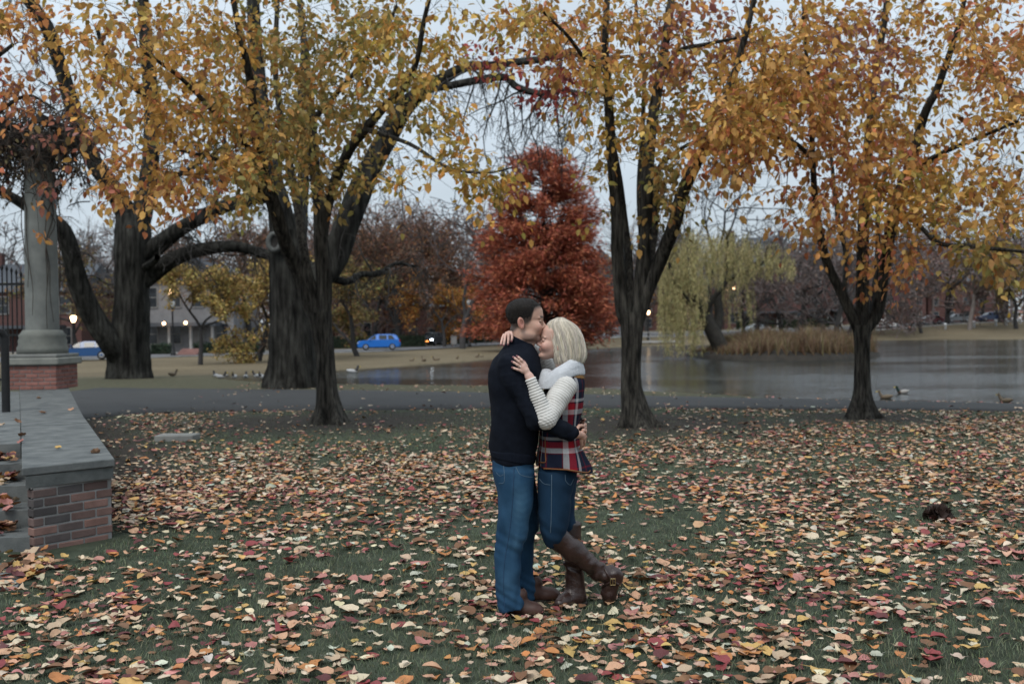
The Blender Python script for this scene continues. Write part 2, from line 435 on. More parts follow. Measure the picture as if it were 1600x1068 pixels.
# coping slabs (three stones with joints), then a lower course
cuts = [0.0, 0.30, 0.62, 1.0]
for a, b in zip(cuts[:-1], cuts[1:]):
    tt = np.linspace(a + (0.002 if a else 0), b - 0.002, 5)
    g = Geo(); strip_slab(g, [lerp_side(side, q) for q in tt], [lerp_side(sidel, q) for q in tt], ZT - 0.062, ZT, (1.0, 1.0, 1.0))
    o = g.build('coping_stone', M_stone, wall, smooth=False)
    bv = o.modifiers.new('bevel', 'BEVEL'); bv.width = 0.008; bv.segments = 2
R2, L2 = shrink(side, sidel, 0.018)
g = Geo(); strip_slab(g, R2, L2, ZT - 0.155, ZT - 0.066, (0.82, 0.83, 0.82))
g.build('stone_band', M_stone, wall, smooth=False)
R3, L3 = shrink(side, sidel, 0.055)
g = Geo(); strip_slab(g, R3, L3, -0.1, ZT - 0.158); g.build('mortar_core', M_mortar, wall, smooth=False)
# bricks of the end face, one by one
p0, p1 = L3[0], R3[0]; e = p1 - p0; Lf = np.linalg.norm(e); e /= Lf; nrm = np.array([e[1], -e[0]])
AX = np.array([[e[0], e[1], 0], [-nrm[0], -nrm[1], 0], [0, 0, 1]])
BRICKS = {}
def brick_cols(k):
    base = [(0.105, 0.060, 0.052), (0.060, 0.048, 0.046), (0.085, 0.066, 0.060), (0.150, 0.072, 0.055), (0.120, 0.080, 0.066), (0.045, 0.042, 0.042)]
    return np.array(base[k % 6])
H_c = 0.0715
def add_brick(o3, L, h, d, c, parent, ax, mat_=None):
    g = Geo(); j = R_.uniform(-0.003, 0.003, 3)
    g.bbox(np.array([0, -0.006 + j[1] * .6, 0]), np.array([L, d, h]), 0.005, ax, o3, c)
    return g.build('brick', mat_ or M_brick, parent, smooth=False)
z = ZT - 0.162 - H_c; row = 0
while z > -0.06:
    x = -(0.105 if row % 2 else 0.0) - 0.02
    while x < Lf:
        a, b = max(x, -0.006), min(x + 0.198, Lf + 0.006)
        if b - a > 0.03:
            t = (a + b) / 2 / Lf; hgt = z / 0.5
            # upper left bricks are darker and greyer, lower right ones redder
            red = np.clip(0.6 * (t - 0.35) + 0.55 * (0.75 - hgt) + R_.normal(0, 0.22), 0, 1)
            c = np.array([0.060, 0.054, 0.054]) * (1 - red) + np.array([0.23, 0.125, 0.10]) * red
            add_brick(np.array([*(p0 + e * a), z]), b - a, H_c - 0.013, 0.08, c * R_.uniform(0.8, 1.2), wall, AX)
        x += 0.209
    z -= H_c; row += 1
# the long outer flank (turned away from the camera): brick courses in one piece
g = Geo()
for s0, s1 in zip(R3[:-1], R3[1:]):
    ev = s1 - s0; Ls = np.linalg.norm(ev); ev /= Ls; nn = np.array([ev[1], -ev[0]])
    ax = np.array([[ev[0], ev[1], 0], [-nn[0], -nn[1], 0], [0, 0, 1]])
    z = ZT - 0.162 - H_c; row = 0
    while z > -0.05:
        x = 0.09 - (0.105 if row % 2 else 0)
        while x < Ls:
            a, b = max(x, 0.085), min(x + 0.198, Ls)
            if b - a > 0.03: g.box([0, -0.012, 0], [b - a, 0.03, H_c - 0.011], ax, [*(s0 + ev * a), z], brick_cols(R_.randint(6)))
            x += 0.209
        z -= H_c; row += 1
fo = g.build('brick_flank', M_brick, wall, smooth=False); tag(fo, kind='stuff')

# column on a brick pedestal
cb = at(68, 600, 18.1); cb[2] = ZT
colm = empty('stone_column', cb, 'tall grey stone column on a red brick pedestal under the vines', 'column')
pw = 0.43
g = Geo(); g.box([-pw + .003, -pw + .003, 0.0], [pw - .003, pw - .003, 0.432]); g.build('mortar_core', M_mortar, colm, False, local=True)
for fx, (ax, o0) in enumerate([(np.array([[1, 0, 0], [0, 1, 0], [0, 0, 1]]), (-pw, -pw)), (np.array([[0, 1, 0], [-1, 0, 0], [0, 0, 1]]), (pw, -pw))]):
    for row in range(6):
        x = -0.105 * (row % 2)
        while x < 2 * pw - 0.02:
            a, b = max(x, 0.0), min(x + 0.205, 2 * pw)
            if b - a > 0.03:
                o3 = np.array([*o0, 0.004 + row * 0.0715]) + ax[0] * a
                add_brick(o3 + origin(colm), b - a, 0.058, 0.06, np.array([0.25, 0.115, 0.095]) * R_.uniform(0.7, 1.2), colm, ax)
            x += 0.217
g = Geo(); g.box([-0.50, -0.50, 0.435], [0.50, 0.50, 0.565], bev=0.02, col=(1.1, 1.1, 1.05)); g.box([-0.46, -0.46, 0.567], [0.46, 0.46, 0.63], bev=0.015, col=(1, 1, 1)); g.build('pedestal_cap', M_stone2, colm, False, local=True)
g = Geo()
pr = [(0.0, 0.632), (0.43, 0.632), (0.43, 0.74), (0.40, 0.80), (0.41, 0.86), (0.385, 0.92), (0.40, 0.96), (0.35, 1.02), (0.335, 1.05), (0.30, 1.06)]
g.lathe(pr, (0, 0, 0), 28, (0.85, 0.87, 0.83)); g.build('column_base', M_stone2, colm, True, local=True)
g = Geo()
sh = [(0.285 - 0.035 * q ** 1.4, 1.055 + q * 2.95) for q in np.linspace(0, 1, 12)]
g.lathe(sh, (0, 0, 0), 28, (0.92, 0.95, 0.95)); g.build('shaft', M_stone2, colm, True, local=True)
g = Geo(); g.lathe([(0.247, 4.0), (0.29, 4.03), (0.29, 4.06), (0.26, 4.08), (0.26, 4.14), (0.31, 4.18), (0.36, 4.24), (0, 4.245)], (0, 0, 0), 28)
g.box([-0.37, -0.37, 4.246], [0.37, 0.37, 4.34], bev=0.01); g.build('capital', M_stone2, colm, True, local=True)

# pergola beams resting on the column
M_oldwood = mat('old_wood', (0.05, 0.042, 0.036), (0.028, 0.025, 0.022), 6, 0.9, 0.5, 20, (1, 1, 8), dist=0.01)
perg = empty('pergola', (cb[0] - 2, cb[1], ZT + 4.35), 'dark wooden pergola beams lying on the stone column', 'pergola')
for dy in (-0.2, 0.2):
    g = Geo(); g.box([-4.5, dy - 0.06, 0.0], [2.75, dy + 0.06, 0.26], bev=0.01); g.build('beam', M_oldwood, perg, False, local=True)
for k in range(9):
    g = Geo(); x = -4.1 + k * 0.82; g.box([x - 0.045, -0.95, 0.262], [x + 0.045, 0.9, 0.42], bev=0.008); g.build('rafter', M_oldwood, perg, False, local=True)

# concrete steps and landing left of the wall
steps = empty('stone_steps', (-4.3, 8.4, 0), 'grey concrete steps strewn with leaves beside the brick wall', 'steps')
def lx(y):                                   # left edge of the wall at a given distance
    S = np.array(sidel); return float(np.interp(y, S[:, 1], S[:, 0]))
ys = [7.45, 7.86, 8.25, 8.64, 9.03]; zs = [0.11, 0.24, 0.375, 0.505, 0.637]
for k in range(5):
    y0 = ys[k]; y1 = ys[k + 1] + 0.02 if k < 4 else 9.5
    g = Geo(); g.prism([(lx(y0) - 4.2, y0 - 0.35), (lx(y0) + (.052 if k < 4 else -.008), y0), (lx(y1) + (.052 if k < 4 else -.008), y1), (lx(y1) - 4.2, y1 - 0.35)], zs[k] - 0.30 if k else -0.1, zs[k], (0.95, 0.95, 0.95))
    g.build('step', M_stone, steps, False)
lt = np.linspace(9.0, 17.4, 3)
for a, b in [(9.505, 12.6), (12.61, 17.4)]:
    g = Geo(); tt = np.linspace(a, b, 5)
    strip_slab(g, [np.array([lx(t_) - 0.008, t_]) for t_ in tt], [np.array([lx(t_) - 4.2, t_ - 0.35]) for t_ in tt], 0.2, 0.632, (1.1, 1.1, 1.1))
    g.build('landing_slab', M_stone, steps, False)
g = Geo(); paver = [gp(-160, 925)[:2], gp(25, 922)[:2], gp(42, 902)[:2], gp(38, 884)[:2], gp(-160, 880)[:2]]
g.prism(paver, -0.05, 0.018, (1.35, 1.35, 1.3)); sw = g.build('sidewalk', M_stone, None, False); tag(sw, kind='structure')

# wrought iron gate and handrail
M_iron = mat('black_iron', (0.010, 0.011, 0.012), (0.018, 0.018, 0.019), 10, 0.55)
gate = empty('iron_gate', (at(10, 600, 18.6)[0], 18.6, ZT), 'black wrought iron gate left of the stone column', 'gate')
gb = origin(gate); 
for k in range(14):
    px = -62 + k * 7.4; x = at(px, 500, 18.6)[0] - gb[0]
    g = Geo(); hgt = 2.05 + 0.16 * math.sin(k * 0.24); g.tube([[x, 0, 0.03], [x, 0, hgt]], 0.013, 6, cap=True)
    g.tube([[x, 0, hgt], [x, 0, hgt + 0.05], [x, 0, hgt + 0.12]], [0.012, 0.028, 0.001], 6); g.build('bar', M_iron, gate, True, local=True)
x0 = at(-66, 500, 18.6)[0] - gb[0]; x1 = at(38, 500, 18.6)[0] - gb[0]
for z in (0.12, 0.95, 1.9):
    g = Geo(); g.box([x0, -0.02, z], [x1, 0.02, z + 0.045]); g.build('rail', M_iron, gate, False, local=True)
hr = empty('handrail', gp(9, 640, ZT), 'black iron handrail post at the edge of the stone landing', 'handrail')
hb = at(9, 612, 12.8); hr.location = (hb[0], 12.8, ZT - 0.01)
g = Geo(); g.tube([[0, 0, 0], [0, 0, 0.95], [-0.02, -0.02, 1.02], [-0.12, -0.1, 1.05]], 0.05, 10, cap=True); g.build('post', M_iron, hr, True, local=True)
g = Geo(); g.tube(catmull([[-0.12, -0.1, 1.05], [-0.5, -0.6, 1.0], [-0.9, -1.6, 0.95], [-1.1, -2.4, 0.9]], 5), 0.03, 8, cap=True); g.build('rail', M_iron, hr, True, local=True)

# flat stone marker in the leaves
mb = gp(277, 687)
g = Geo(); g.bbox(np.array([-0.29, -0.17, -0.02]), np.array([0.29, 0.20, 0.085]), 0.012, None, mb)
mk_ = g.build('stone_marker', M_stone2, None, False, at_base=True); tag(mk_, 'flat grey stone marker half covered by fallen leaves', 'stone')
# ------------------------------------------------------------------ leaf helpers
LEAF_V = np.array([[0, 0, 0], [.28, .30, .07], [.68, .27, .06], [1.08, 0, -.10], [.68, -.27, .06], [.28, -.30, .07], [.5, 0, -.01], [-.28, 0.02, 0.03], [-.28, -0.02, 0.03]])
LEAF_T = np.array([[0, 6, 1], [1, 6, 2], [2, 6, 3], [3, 6, 4], [4, 6, 5], [5, 6, 0], [7, 0, 8]])
def rot_from(axis_x, roll):
    """stack of matrices whose rows are the leaf's x, y, z axes"""
    x = axis_x / (np.linalg.norm(axis_x, axis=1, keepdims=True) + 1e-9)
    ref = np.tile([0, 0, 1.0], (len(x), 1)); ref[np.abs(x[:, 2]) > 0.95] = [0, 1, 0]
    y = np.cross(ref, x); y /= np.linalg.norm(y, axis=1, keepdims=True); z = np.cross(x, y)
    c, s = np.cos(roll)[:, None], np.sin(roll)[:, None]
    return np.stack([x, y * c + z * s, -y * s + z * c], 1)
def leaf_arrays(pos, R, size, col, tv=LEAF_V, tt=LEAF_T):
    n = len(pos); k = len(tv)
    V = np.einsum('kj,njl->nkl', tv, R) * size[:, None, None] + pos[:, None, :]
    F = (tt[None] + (np.arange(n) * k)[:, None, None]).reshape(-1, tt.shape[1])
    return V.reshape(-1, 3), F, np.repeat(col, k, axis=0)
def pick(pal, n, jit=0.14):
    cols = np.array([p[0] for p in pal]); w = np.array([p[1] for p in pal], float); w /= w.sum()
    c = cols[R_.choice(len(cols), n, p=w)]
    return np.clip(c * (1 + R_.normal(0, jit, (n, 1))) * (1 + R_.normal(0, jit * 0.35, (n, 3))), 0.004, 0.95)
GOLD = [((0.45, 0.25, 0.062), 4), ((0.52, 0.315, 0.10), 3), ((0.37, 0.18, 0.055), 2), ((0.30, 0.20, 0.05), 2), ((0.40, 0.15, 0.06), .8), ((0.22, 0.10, 0.05), .7)]
OLIVE = [((0.24, 0.19, 0.065), 4), ((0.31, 0.22, 0.075), 3), ((0.40, 0.25, 0.08), 2.5), ((0.17, 0.155, 0.05), 2), ((0.36, 0.16, 0.045), 1)]
YELL = [((0.47, 0.30, 0.08), 4), ((0.38, 0.26, 0.07), 3), ((0.28, 0.23, 0.06), 1.5), ((0.46, 0.21, 0.05), 1.5)]
ORNG = [((0.46, 0.225, 0.072), 4), ((0.40, 0.150, 0.065), 1.4), ((0.49, 0.285, 0.10), 4.5), ((0.30, 0.11, 0.05), 1.5), ((0.45, 0.17, 0.11), 1)]
RUST = [((0.26, 0.10, 0.065), 2.2), ((0.20, 0.08, 0.065), 2), ((0.43, 0.20, 0.07), 4), ((0.24, 0.12, 0.11), 1.5)]
MARO = [((0.20, 0.045, 0.04), 3), ((0.28, 0.05, 0.045), 2), ((0.13, 0.04, 0.04), 2), ((0.30, 0.10, 0.05), 1)]
RED = [((0.46, 0.10, 0.06), 3), ((0.40, 0.14, 0.07), 3), ((0.30, 0.09, 0.07), 2), ((0.45, 0.22, 0.1), 1)]

def limb_world(pts, D, doff=0.0):
    out = []; rad = []
    for q in pts:
        px, py, w = q[:3]; d = D + (q[3] if len(q) > 3 else doff)
        out.append(at(px, py, d)); rad.append(w * 0.5 * d / FPX)
    return np.array(out), np.array(rad)
def rough_tube(g, pts, rad, sides, amp, seed, n=8, flare=None, col=W1):
    """trunk with lumpy bark, the ring radius varying round and along"""
    m = catmull(np.c_[pts, rad], n); p, r = m[:, :3], m[:, 3]
    t = np.gradient(p, axis=0); t /= np.linalg.norm(t, axis=1, keepdims=True)
    u = np.cross(t, [0.05, 1, 0.02]); u /= np.linalg.norm(u, axis=1, keepdims=True); v = np.cross(u, t)
    a = np.arange(sides) * 2 * math.pi / sides; s = np.r_[0, np.cumsum(np.linalg.norm(np.diff(p, axis=0), axis=1))]
    rr = r[:, None] * (1 + amp * fbm(a[None, :] * 1.9 + s[:, None] * 0.05 + seed, s[:, None] * 0.9 + np.cos(a)[None] * 1.3, seed))
    if flare:                                # root flare with buttresses
        h, k, nb = flare; w = np.exp(-s[:, None] / h)
        rr = rr * (1 + k * w * (0.55 + 0.45 * np.cos(a[None] * nb + seed)) + 0.15 * w * fbm(a[None] * 2.5, s[:, None] * 2, seed + 3))
    cv = np.clip(1 + .75 * fbm(a[None] * 1.3 + seed, s[:, None] * 1.1, seed + 11) + .5 * fbm(a[None] * 5, s[:, None] * 4, seed + 5, 2), .35, 1.9)[..., None] * np.array([1.02, 1.0, .96])
    col = cv.reshape(-1, 3) * np.asarray(col)
    rr = rr * (1 + .022 * np.sin(a[None] * (sides // 3) + 2.5 * fbm(a[None], s[:, None] * 1.5, seed + 2)))
    V = p[:, None] + rr[..., None] * (np.cos(a)[None, :, None] * u[:, None] + np.sin(a)[None, :, None] * v[:, None])
    i = np.arange(len(p) - 1)[:, None] * sides; j = np.arange(sides)[None]; k_ = (j + 1) % sides
    g.add(V.reshape(-1, 3), np.stack([i + j, i + sides + j, i + sides + k_, i + k_], -1).reshape(-1, 4), col)
    return m

def slim(l, k): return [(q[0], q[1], q[2] * k, *q[3:]) for q in l]
def fall_tree(name, label, D, base_px, trunk, limbs, regions, seed, leaf_m=0.104, nleaf=18, wk=.82, up=None, bark_col=W1):
    """a pear tree: limbs along their own courses, twigs grown from the nearest wood, leaves along every twig"""
    global R_
    R_ = np.random.RandomState(seed)
    root = empty(name, (*gp(*base_px)[:2], 0.0), label, 'tree', 'fall trees along the path')
    g = Geo(); nodes = []; nrad = []
    tp, tr = limb_world(slim(trunk, wk), D); tp[0, 2] = -0.06
    m = rough_tube(g, tp, tr, 26, 0.10, seed, 12, (0.28, 0.85, 5), col=bark_col)
    for q, l in enumerate(limbs):
        lp, lr = limb_world(slim(l, wk + .08), D)
        mm = rough_tube(g, lp, lr, 12, 0.06, seed + q, 6, col=bark_col)
        nodes.append(mm[3:, :3]); nrad.append(mm[3:, 3])
    g.build('trunk', M_bark, root)
    nodes = np.vstack(nodes); nrad = np.concatenate(nrad)
    # anchors
    anc = []; pals = []; dens = []
    for (cx, cy_, rx, ry, n, pal, d0, d1, ld) in regions:
        for _ in range(n):
            while True:
                a, b = R_.uniform(-1, 1, 2)
                if a * a + b * b <= 1: break
            anc.append(at(cx + a * rx, cy_ + b * ry, D + R_.uniform(d0, d1))); pals.append(pal); dens.append(ld)
    anc = np.array(anc); c0 = nodes.mean(0)
    order = np.argsort([np.min(np.linalg.norm(nodes - a, axis=1)) for a in anc])
    tw = Geo(); L_pos, L_ax, L_roll, L_size, L_col = [], [], [], [], []
    N_, NR = [nodes], [nrad]
    allN, allR = nodes, nrad
    for c_, ia in enumerate(order):
        a = anc[ia]
        if c_ % 6 == 0: allN, allR = np.vstack(N_), np.concatenate(NR)
        dv = allN - a; dist = np.linalg.norm(dv, axis=1) + 0.35 * np.maximum(0, dv[:, 2]); k = int(np.argmin(dist))
        p = allN[k]; d = np.linalg.norm(a - p)
        mid = (p + a) / 2 + R_.normal(0, 0.07 * d + 0.02, 3) + np.array([0, 0, 0.10 * d])
        out = (a - p) / (d + 1e-6)
        tdir = out * 0.7 + R_.normal(0, 0.45, 3) + np.array([0, 0, -0.28]); tdir /= np.linalg.norm(tdir)
        tl = R_.uniform(0.35, 0.75)
        end = a + tdir * tl
        pts = catmull(np.array([p, mid, a, end]), 4)
        r0 = min(allR[k] * 0.8, 0.006 + 0.012 * d)
        tw.tube(pts, np.linspace(r0, 0.003, len(pts)), 5 if r0 > 0.014 else 3)
        N_.append(pts[2:10]); NR.append(np.linspace(r0, 0.004, len(pts))[2:10])
        nl = R_.poisson(nleaf * dens[ia])
        if nl == 0: continue
        s = R_.uniform(0.0, 1, nl) ** 0.8
        idx = s * 4 + 8 if d > 0.3 else s * 8 + 4
        i0 = np.minimum(idx.astype(int), len(pts) - 2); f = (idx - i0)[:, None]
        lp = pts[i0] * (1 - f) + pts[i0 + 1] * f
        ax = R_.normal(0, 0.62, (nl, 3)) + tdir * 0.45 + np.array([0, 0, -0.62])
        ax /= np.linalg.norm(ax, axis=1, keepdims=True)
        lp = lp + ax * R_.uniform(0.02, 0.16, (nl, 1)) + R_.normal(0, 0.05, (nl, 3))
        L_pos.append(lp); L_ax.append(ax); L_roll.append(R_.uniform(-1.3, 1.3, nl))
        L_size.append(leaf_m * np.clip(R_.normal(1, 0.22, nl), 0.5, 1.6)); L_col.append(pick(pals[ia], nl) * R_.uniform(0.85, 1.15))
    tag(tw.build('branches', M_twig, root), kind='stuff')
    pos = np.vstack(L_pos); R3 = rot_from(np.vstack(L_ax), np.concatenate(L_roll)); size = np.concatenate(L_size); col = np.vstack(L_col)
    # the largest in view become single leaves, the rest one mass
    px, py = proj(pos); infr = (px > 5) & (px < 1595) & (py > 5) & (py < 1060)
    face = np.abs(np.einsum('nj,nj->n', R3[:, 2], (pos - [0, 0, CAM_H]) / np.linalg.norm(pos - [0, 0, CAM_H], axis=1, keepdims=True)))
    sc = np.where(infr, size / pos[:, 1] * (0.4 + face), 0); big = np.argsort(-sc)[:285]
    rest = np.ones(len(pos), bool); rest[big] = False
    V, F, K = leaf_arrays(pos[rest], R3[rest], size[rest], col[rest])
    g = Geo(); g.add(V, F, K); o = g.build('foliage', M_leaf, root); tag(o, kind='stuff')
    b0 = origin(root); qn = 10; meshes = []
    quant = np.argsort(np.argsort(col[big] @ [1, 0.3, -0.5])) * qn // len(big)
    for q in range(qn):
        c = col[big][quant == q].mean(0)
        meshes.append(make_mesh('leaf', LEAF_V, LEAF_T, None, np.tile(c, (len(LEAF_V), 1)))); meshes[-1].materials.append(M_leaf)
    for j, b in enumerate(big):
        o = bpy.data.objects.new('leaf', meshes[quant[j]]); COL.objects.link(o)
        M = Matrix(R3[b].T.tolist()).to_4x4(); M = Matrix.Translation(pos[b] - b0) @ M @ Matrix.Scale(float(size[b]), 4)
        setparent(o, root); o.matrix_local = M
    return root

# ---- pear on the left
trunkA = [(514, 662, 50), (513, 640, 42), (510, 604, 37), (508, 555, 36), (503, 515, 40), (499, 488, 46)]
limbsA = [
 [(499, 505, 26), (486, 480, 27), (466, 428, 27), (444, 372, 26, -.3), (425, 312, 24, -.6), (411, 270, 21, -.9), (398, 200, 18, -1.3), (390, 120, 14, -1.7), (372, 40, 11, -2.0), (350, -80, 8, -2.3)],
 [(505, 515, 26), (507, 450, 27), (502, 385, 26), (499, 315, 23, .2), (491, 262, 20, .4), (487, 190, 17, .5), (480, 110, 14, .7), (470, 20, 11, 1), (460, -90, 8, 1.2)],
 [(496, 480, 17), (478, 415, 18), (467, 335, 16, .7), (455, 270, 14, 1.1), (440, 190, 12, 1.5), (430, 100, 10, 1.8), (436, -40, 7, 2)],
 [(501, 390, 20), (512, 320, 19), (540, 245, 18, -.5), (571, 202, 17, -.8), (600, 168, 15, -1.1), (634, 134, 12, -1.5), (652, 92, 10, -1.8), (662, 36, 9, -2), (678, -30, 7, -2.3)],
 [(411, 275, 11, -.9), (380, 220, 11, -1.7), (330, 170, 9, -2.5), (280, 120, 7, -3.2), (215, 75, 5, -3.8)],
 [(425, 312, 10, -.6), (390, 285, 9, -1.6), (340, 250, 7, -2.6), (280, 235, 5, -3.4)],
 [(571, 202, 9, -.8), (640, 225, 7, -2.0), (700, 262, 6, -3.0), (760, 270, 4, -3.6), (800, 262, 3, -3.9)],
 [(487, 190, 11, .5), (540, 130, 9, .0), (590, 70, 7, -.4), (620, 10, 6, -.8)],
]
regA = [(200, 60, 120, 60, 46, GOLD, -5.5, -1.5, .8), (210, 150, 100, 60, 30, GOLD, -5.2, -1.5, .75), (300, 90, 110, 95, 80, GOLD, -4.5, 1.5, 1), (410, 110, 100, 110, 95, OLIVE, -3.5, 2.5, 1),
        (330, 210, 95, 75, 66, GOLD, -4.2, 1, 1), (420, 240, 90, 60, 50, OLIVE, -3.4, 2, 1), (500, 200, 90, 80, 62, OLIVE, -2.5, 2.5, .9), (540, 80, 100, 90, 80, OLIVE, -3, 2.5, 1),
        (620, 70, 80, 75, 58, YELL, -3.5, 1.5, .9), (600, 170, 80, 35, 22, OLIVE, -3, .5, .7), (255, 288, 90, 30, 32, ORNG, -4.5, -1.5, .85), (170, 240, 50, 40, 10, ORNG, -5.2, -3, .7), (370, 290, 60, 22, 16, OLIVE, -4, -1, .8),
        (710, 200, 28, 50, 13, YELL, -4, -2.5, .75), (680, 265, 75, 16, 15, YELL, -4, -2.6, .75), (775, 276, 45, 14, 13, YELL, -4.2, -3.2, .9), (530, 285, 45, 30, 12, OLIVE, -2.5, 0, .8), (700, 35, 40, 40, 12, YELL, -3.6, -1, .7), (120, 215, 45, 35, 7, RUST, -5.4, -4, .7),
        (420, -90, 260, 90, 90, OLIVE, -4, 3, .9), (420, -280, 170, 110, 50, GOLD, -3, 3, .9)]
fall_tree('pear_tree', 'tree with olive gold leaves and forked dark trunk left of the couple', at(513, 600, 17.4)[1], (513, 658), trunkA, limbsA, regA, 31)

# ---- pear in the middle
trunkB = [(995, 668, 62), (992, 650, 50), (986, 604, 38), (986, 555, 37), (987, 515, 42), (988, 488, 48)]
limbsB = [
 [(983, 510, 22), (973, 488, 24), (968, 442, 22), (964, 389, 21), (963, 336, 20), (957, 255, 19, -.2), (953, 200, 17, -.4), (948, 112, 14, -.7), (946, 56, 12, -.9), (952, -60, 9, -1)],
 [(987, 495, 16), (984, 465, 15), (982, 407, 15, .3), (976, 350, 13, .5), (968, 285, 12, .3), (960, 235, 9, 0)],
 [(992, 505, 26), (997, 470, 25), (1006, 389, 23), (1010, 318, 22), (1011, 281, 21), (1018, 197, 19, .2), (1030, 126, 17, .3), (1041, 56, 15, .5), (1047, 10, 13, .6), (1062, -90, 9, .8)],
 [(996, 500, 24), (1011, 453, 26), (1034, 400, 25), (1053, 353, 24, -.3), (1067, 300, 23, -.6), (1088, 256, 20, -1), (1105, 222, 18, -1.2), (1133, 157, 15, -1.6), (1158, 80, 12, -1.9), (1176, 10, 10, -2.1), (1200, -80, 7, -2.4)],
 [(1011, 445, 12), (1022, 370, 12, .6), (1025, 320, 11, .8), (1029, 265, 10, .8), (1060, 235, 7, .5), (1100, 215, 6, .2)],
 [(1003, 395, 8, .8), (998, 300, 8, 1.0), (1004, 200, 8, 1.2), (1006, 110, 7, 1.4), (996, 40, 6, 1.5), (990, -60, 5, 1.6)],
 [(948, 112, 9, -.7), (920, 100, 8, -1.4), (890, 60, 6, -2.2), (850, 20, 5, -2.8)],
 [(1036, 110, 9, .3), (1060, 80, 8, -.5), (1100, 70, 7, -1.4), (1150, 60, 5, -2.2)],
]
regB = [(818, 38, 55, 42, 20, YELL, -3.5, -1.5, .8), (870, 55, 60, 60, 30, ORNG, -3.2, 0, .75), (935, 130, 40, 40, 26, YELL, -3, 0, .9), (930, 45, 70, 50, 34, GOLD, -2.5, 2, .7), (868, 120, 55, 28, 24, MARO, -1.5, 2, .8), (760, 85, 45, 18, 12, MARO, 0, 3, .5),
        (1000, 60, 70, 70, 34, GOLD, -2.5, 2, .7), (1090, 60, 80, 65, 56, RUST, -2, 2.5, .85), (1080, 150, 70, 60, 36, OLIVE, -2.5, 2, .8), (1160, 130, 70, 70, 48, GOLD, -3.5, 0, .95), (1150, 215, 62, 45, 52, ORNG, -3.6, -1.2, 1.05), (1160, 180, 50, 40, 28, GOLD, -3.8, -1.5, 1),
        (962, 225, 26, 55, 14, YELL, -1.5, 1, .6), (1050, 270, 34, 45, 24, OLIVE, -2.2, 0.5, .65), (940, 300, 14, 40, 6, YELL, -1, .5, .5), (1030, 330, 16, 40, 10, OLIVE, -.8, .8, .6), (1040, 200, 45, 50, 20, YELL, -2, 2, .7),
        (1000, -90, 240, 90, 70, GOLD, -3.5, 3, .8), (1010, -270, 160, 100, 40, ORNG, -3, 3, .8)]
fall_tree('pear_tree', 'tree with upright dark stems and gold leaves just right of the couple', 16.3, (991, 662), trunkB, limbsB, regB, 47)

# ---- pear on the right
trunkC = [(1348, 655, 50), (1347, 641, 42), (1347, 610, 31), (1347, 570, 28), (1347, 535, 30), (1347, 508, 36)]
limbsC = [
 [(1343, 520, 18), (1333, 497, 19), (1315, 458, 17), (1293, 412, 15), (1281, 364, 14, -.3), (1274, 318, 12, -.6), (1270, 250, 10, -1), (1267, 180, 9, -1.3), (1262, 110, 7, -1.5), (1255, 20, 6, -1.8)],
 [(1346, 520, 22), (1347, 478, 22), (1348, 407, 21), (1350, 321, 20), (1354, 281, 18, .2), (1357, 220, 16, .3), (1366, 130, 13, .5), (1385, 10, 11, .6), (1392, -90, 8, .8)],
 [(1352, 515, 22), (1371, 485, 22), (1380, 424, 21), (1393, 353, 20, -.3), (1406, 300, 19, -.5), (1420, 268, 17, -.6), (1444, 180, 15, -1), (1466, 135, 13, -1.2), (1497, 42, 9, -1.5), (1515, -40, 7, -1.7)],
 [(1318, 462, 9), (1322, 400, 9, .5), (1312, 355, 8, .6), (1303, 290, 7, .8), (1296, 210, 6, 1)],
 [(1360, 500, 11), (1366, 455, 11, .6), (1372, 400, 10, .9), (1372, 330, 8, 1.1), (1384, 260, 7, 1.3)],
 [(1400, 330, 10, -.4), (1425, 340, 8, -1.2), (1464, 378, 8, -2.2), (1510, 384, 8, -3), (1546, 388, 7, -3.4), (1600, 393, 6, -4), (1660, 400, 5, -4.4)],
 [(1420, 268, 10, -.6), (1470, 240, 9, -1.5), (1530, 215, 7, -2.4), (1590, 190, 5, -3)],
 [(1270, 250, 8, -1), (1245, 225, 7, -1.8), (1215, 215, 5, -2.5)],
]
regC = [(1250, 70, 90, 75, 62, GOLD, -4, 0, 1), (1235, 160, 70, 60, 44, ORNG, -3.8, 0, .95), (1340, 90, 90, 85, 70, RUST, -2.5, 2.5, .85), (1350, 170, 80, 55, 50, GOLD, -3, 1.5, .9), (1470, 60, 100, 75, 56, GOLD, -3.5, 2, .7), (1560, 60, 60, 80, 48, ORNG, -4, 0, .95), (1575, 170, 50, 70, 36, GOLD, -4.2, -.5, .9),
        (1470, 190, 60, 50, 20, GOLD, -3.4, 0, .7), (1280, 265, 65, 50, 36, ORNG, -3.4, 0, .85), (1265, 335, 40, 30, 12, ORNG, -3.4, -1.5, .7), (1385, 250, 75, 55, 48, ORNG, -3, 1, .95), (1430, 300, 75, 50, 44, YELL, -3.4, .5, .85), (1375, 330, 70, 35, 28, ORNG, -3, 0, .8), (1500, 300, 80, 50, 36, GOLD, -4, 0, .75), (1570, 300, 45, 60, 26, GOLD, -4.4, -1, .85),
        (1385, 395, 58, 22, 19, ORNG, -2.8, -.6, .75), (1455, 365, 30, 20, 7, ORNG, -3, -1, .7), (1530, 385, 55, 24, 24, OLIVE, -4, -2, .85), (1410, 430, 20, 12, 3, RUST, -2.5, -1, .6), (1190, 130, 30, 60, 12, GOLD, -3.5, -1, .8), (1300, 195, 50, 40, 22, ORNG, -3, 1, .8),
        (1400, -90, 230, 80, 70, GOLD, -4, 3, .85), (1400, -260, 150, 100, 36, ORNG, -3, 3, .8), (1680, 130, 70, 140, 24, GOLD, -4, 1, .8)]
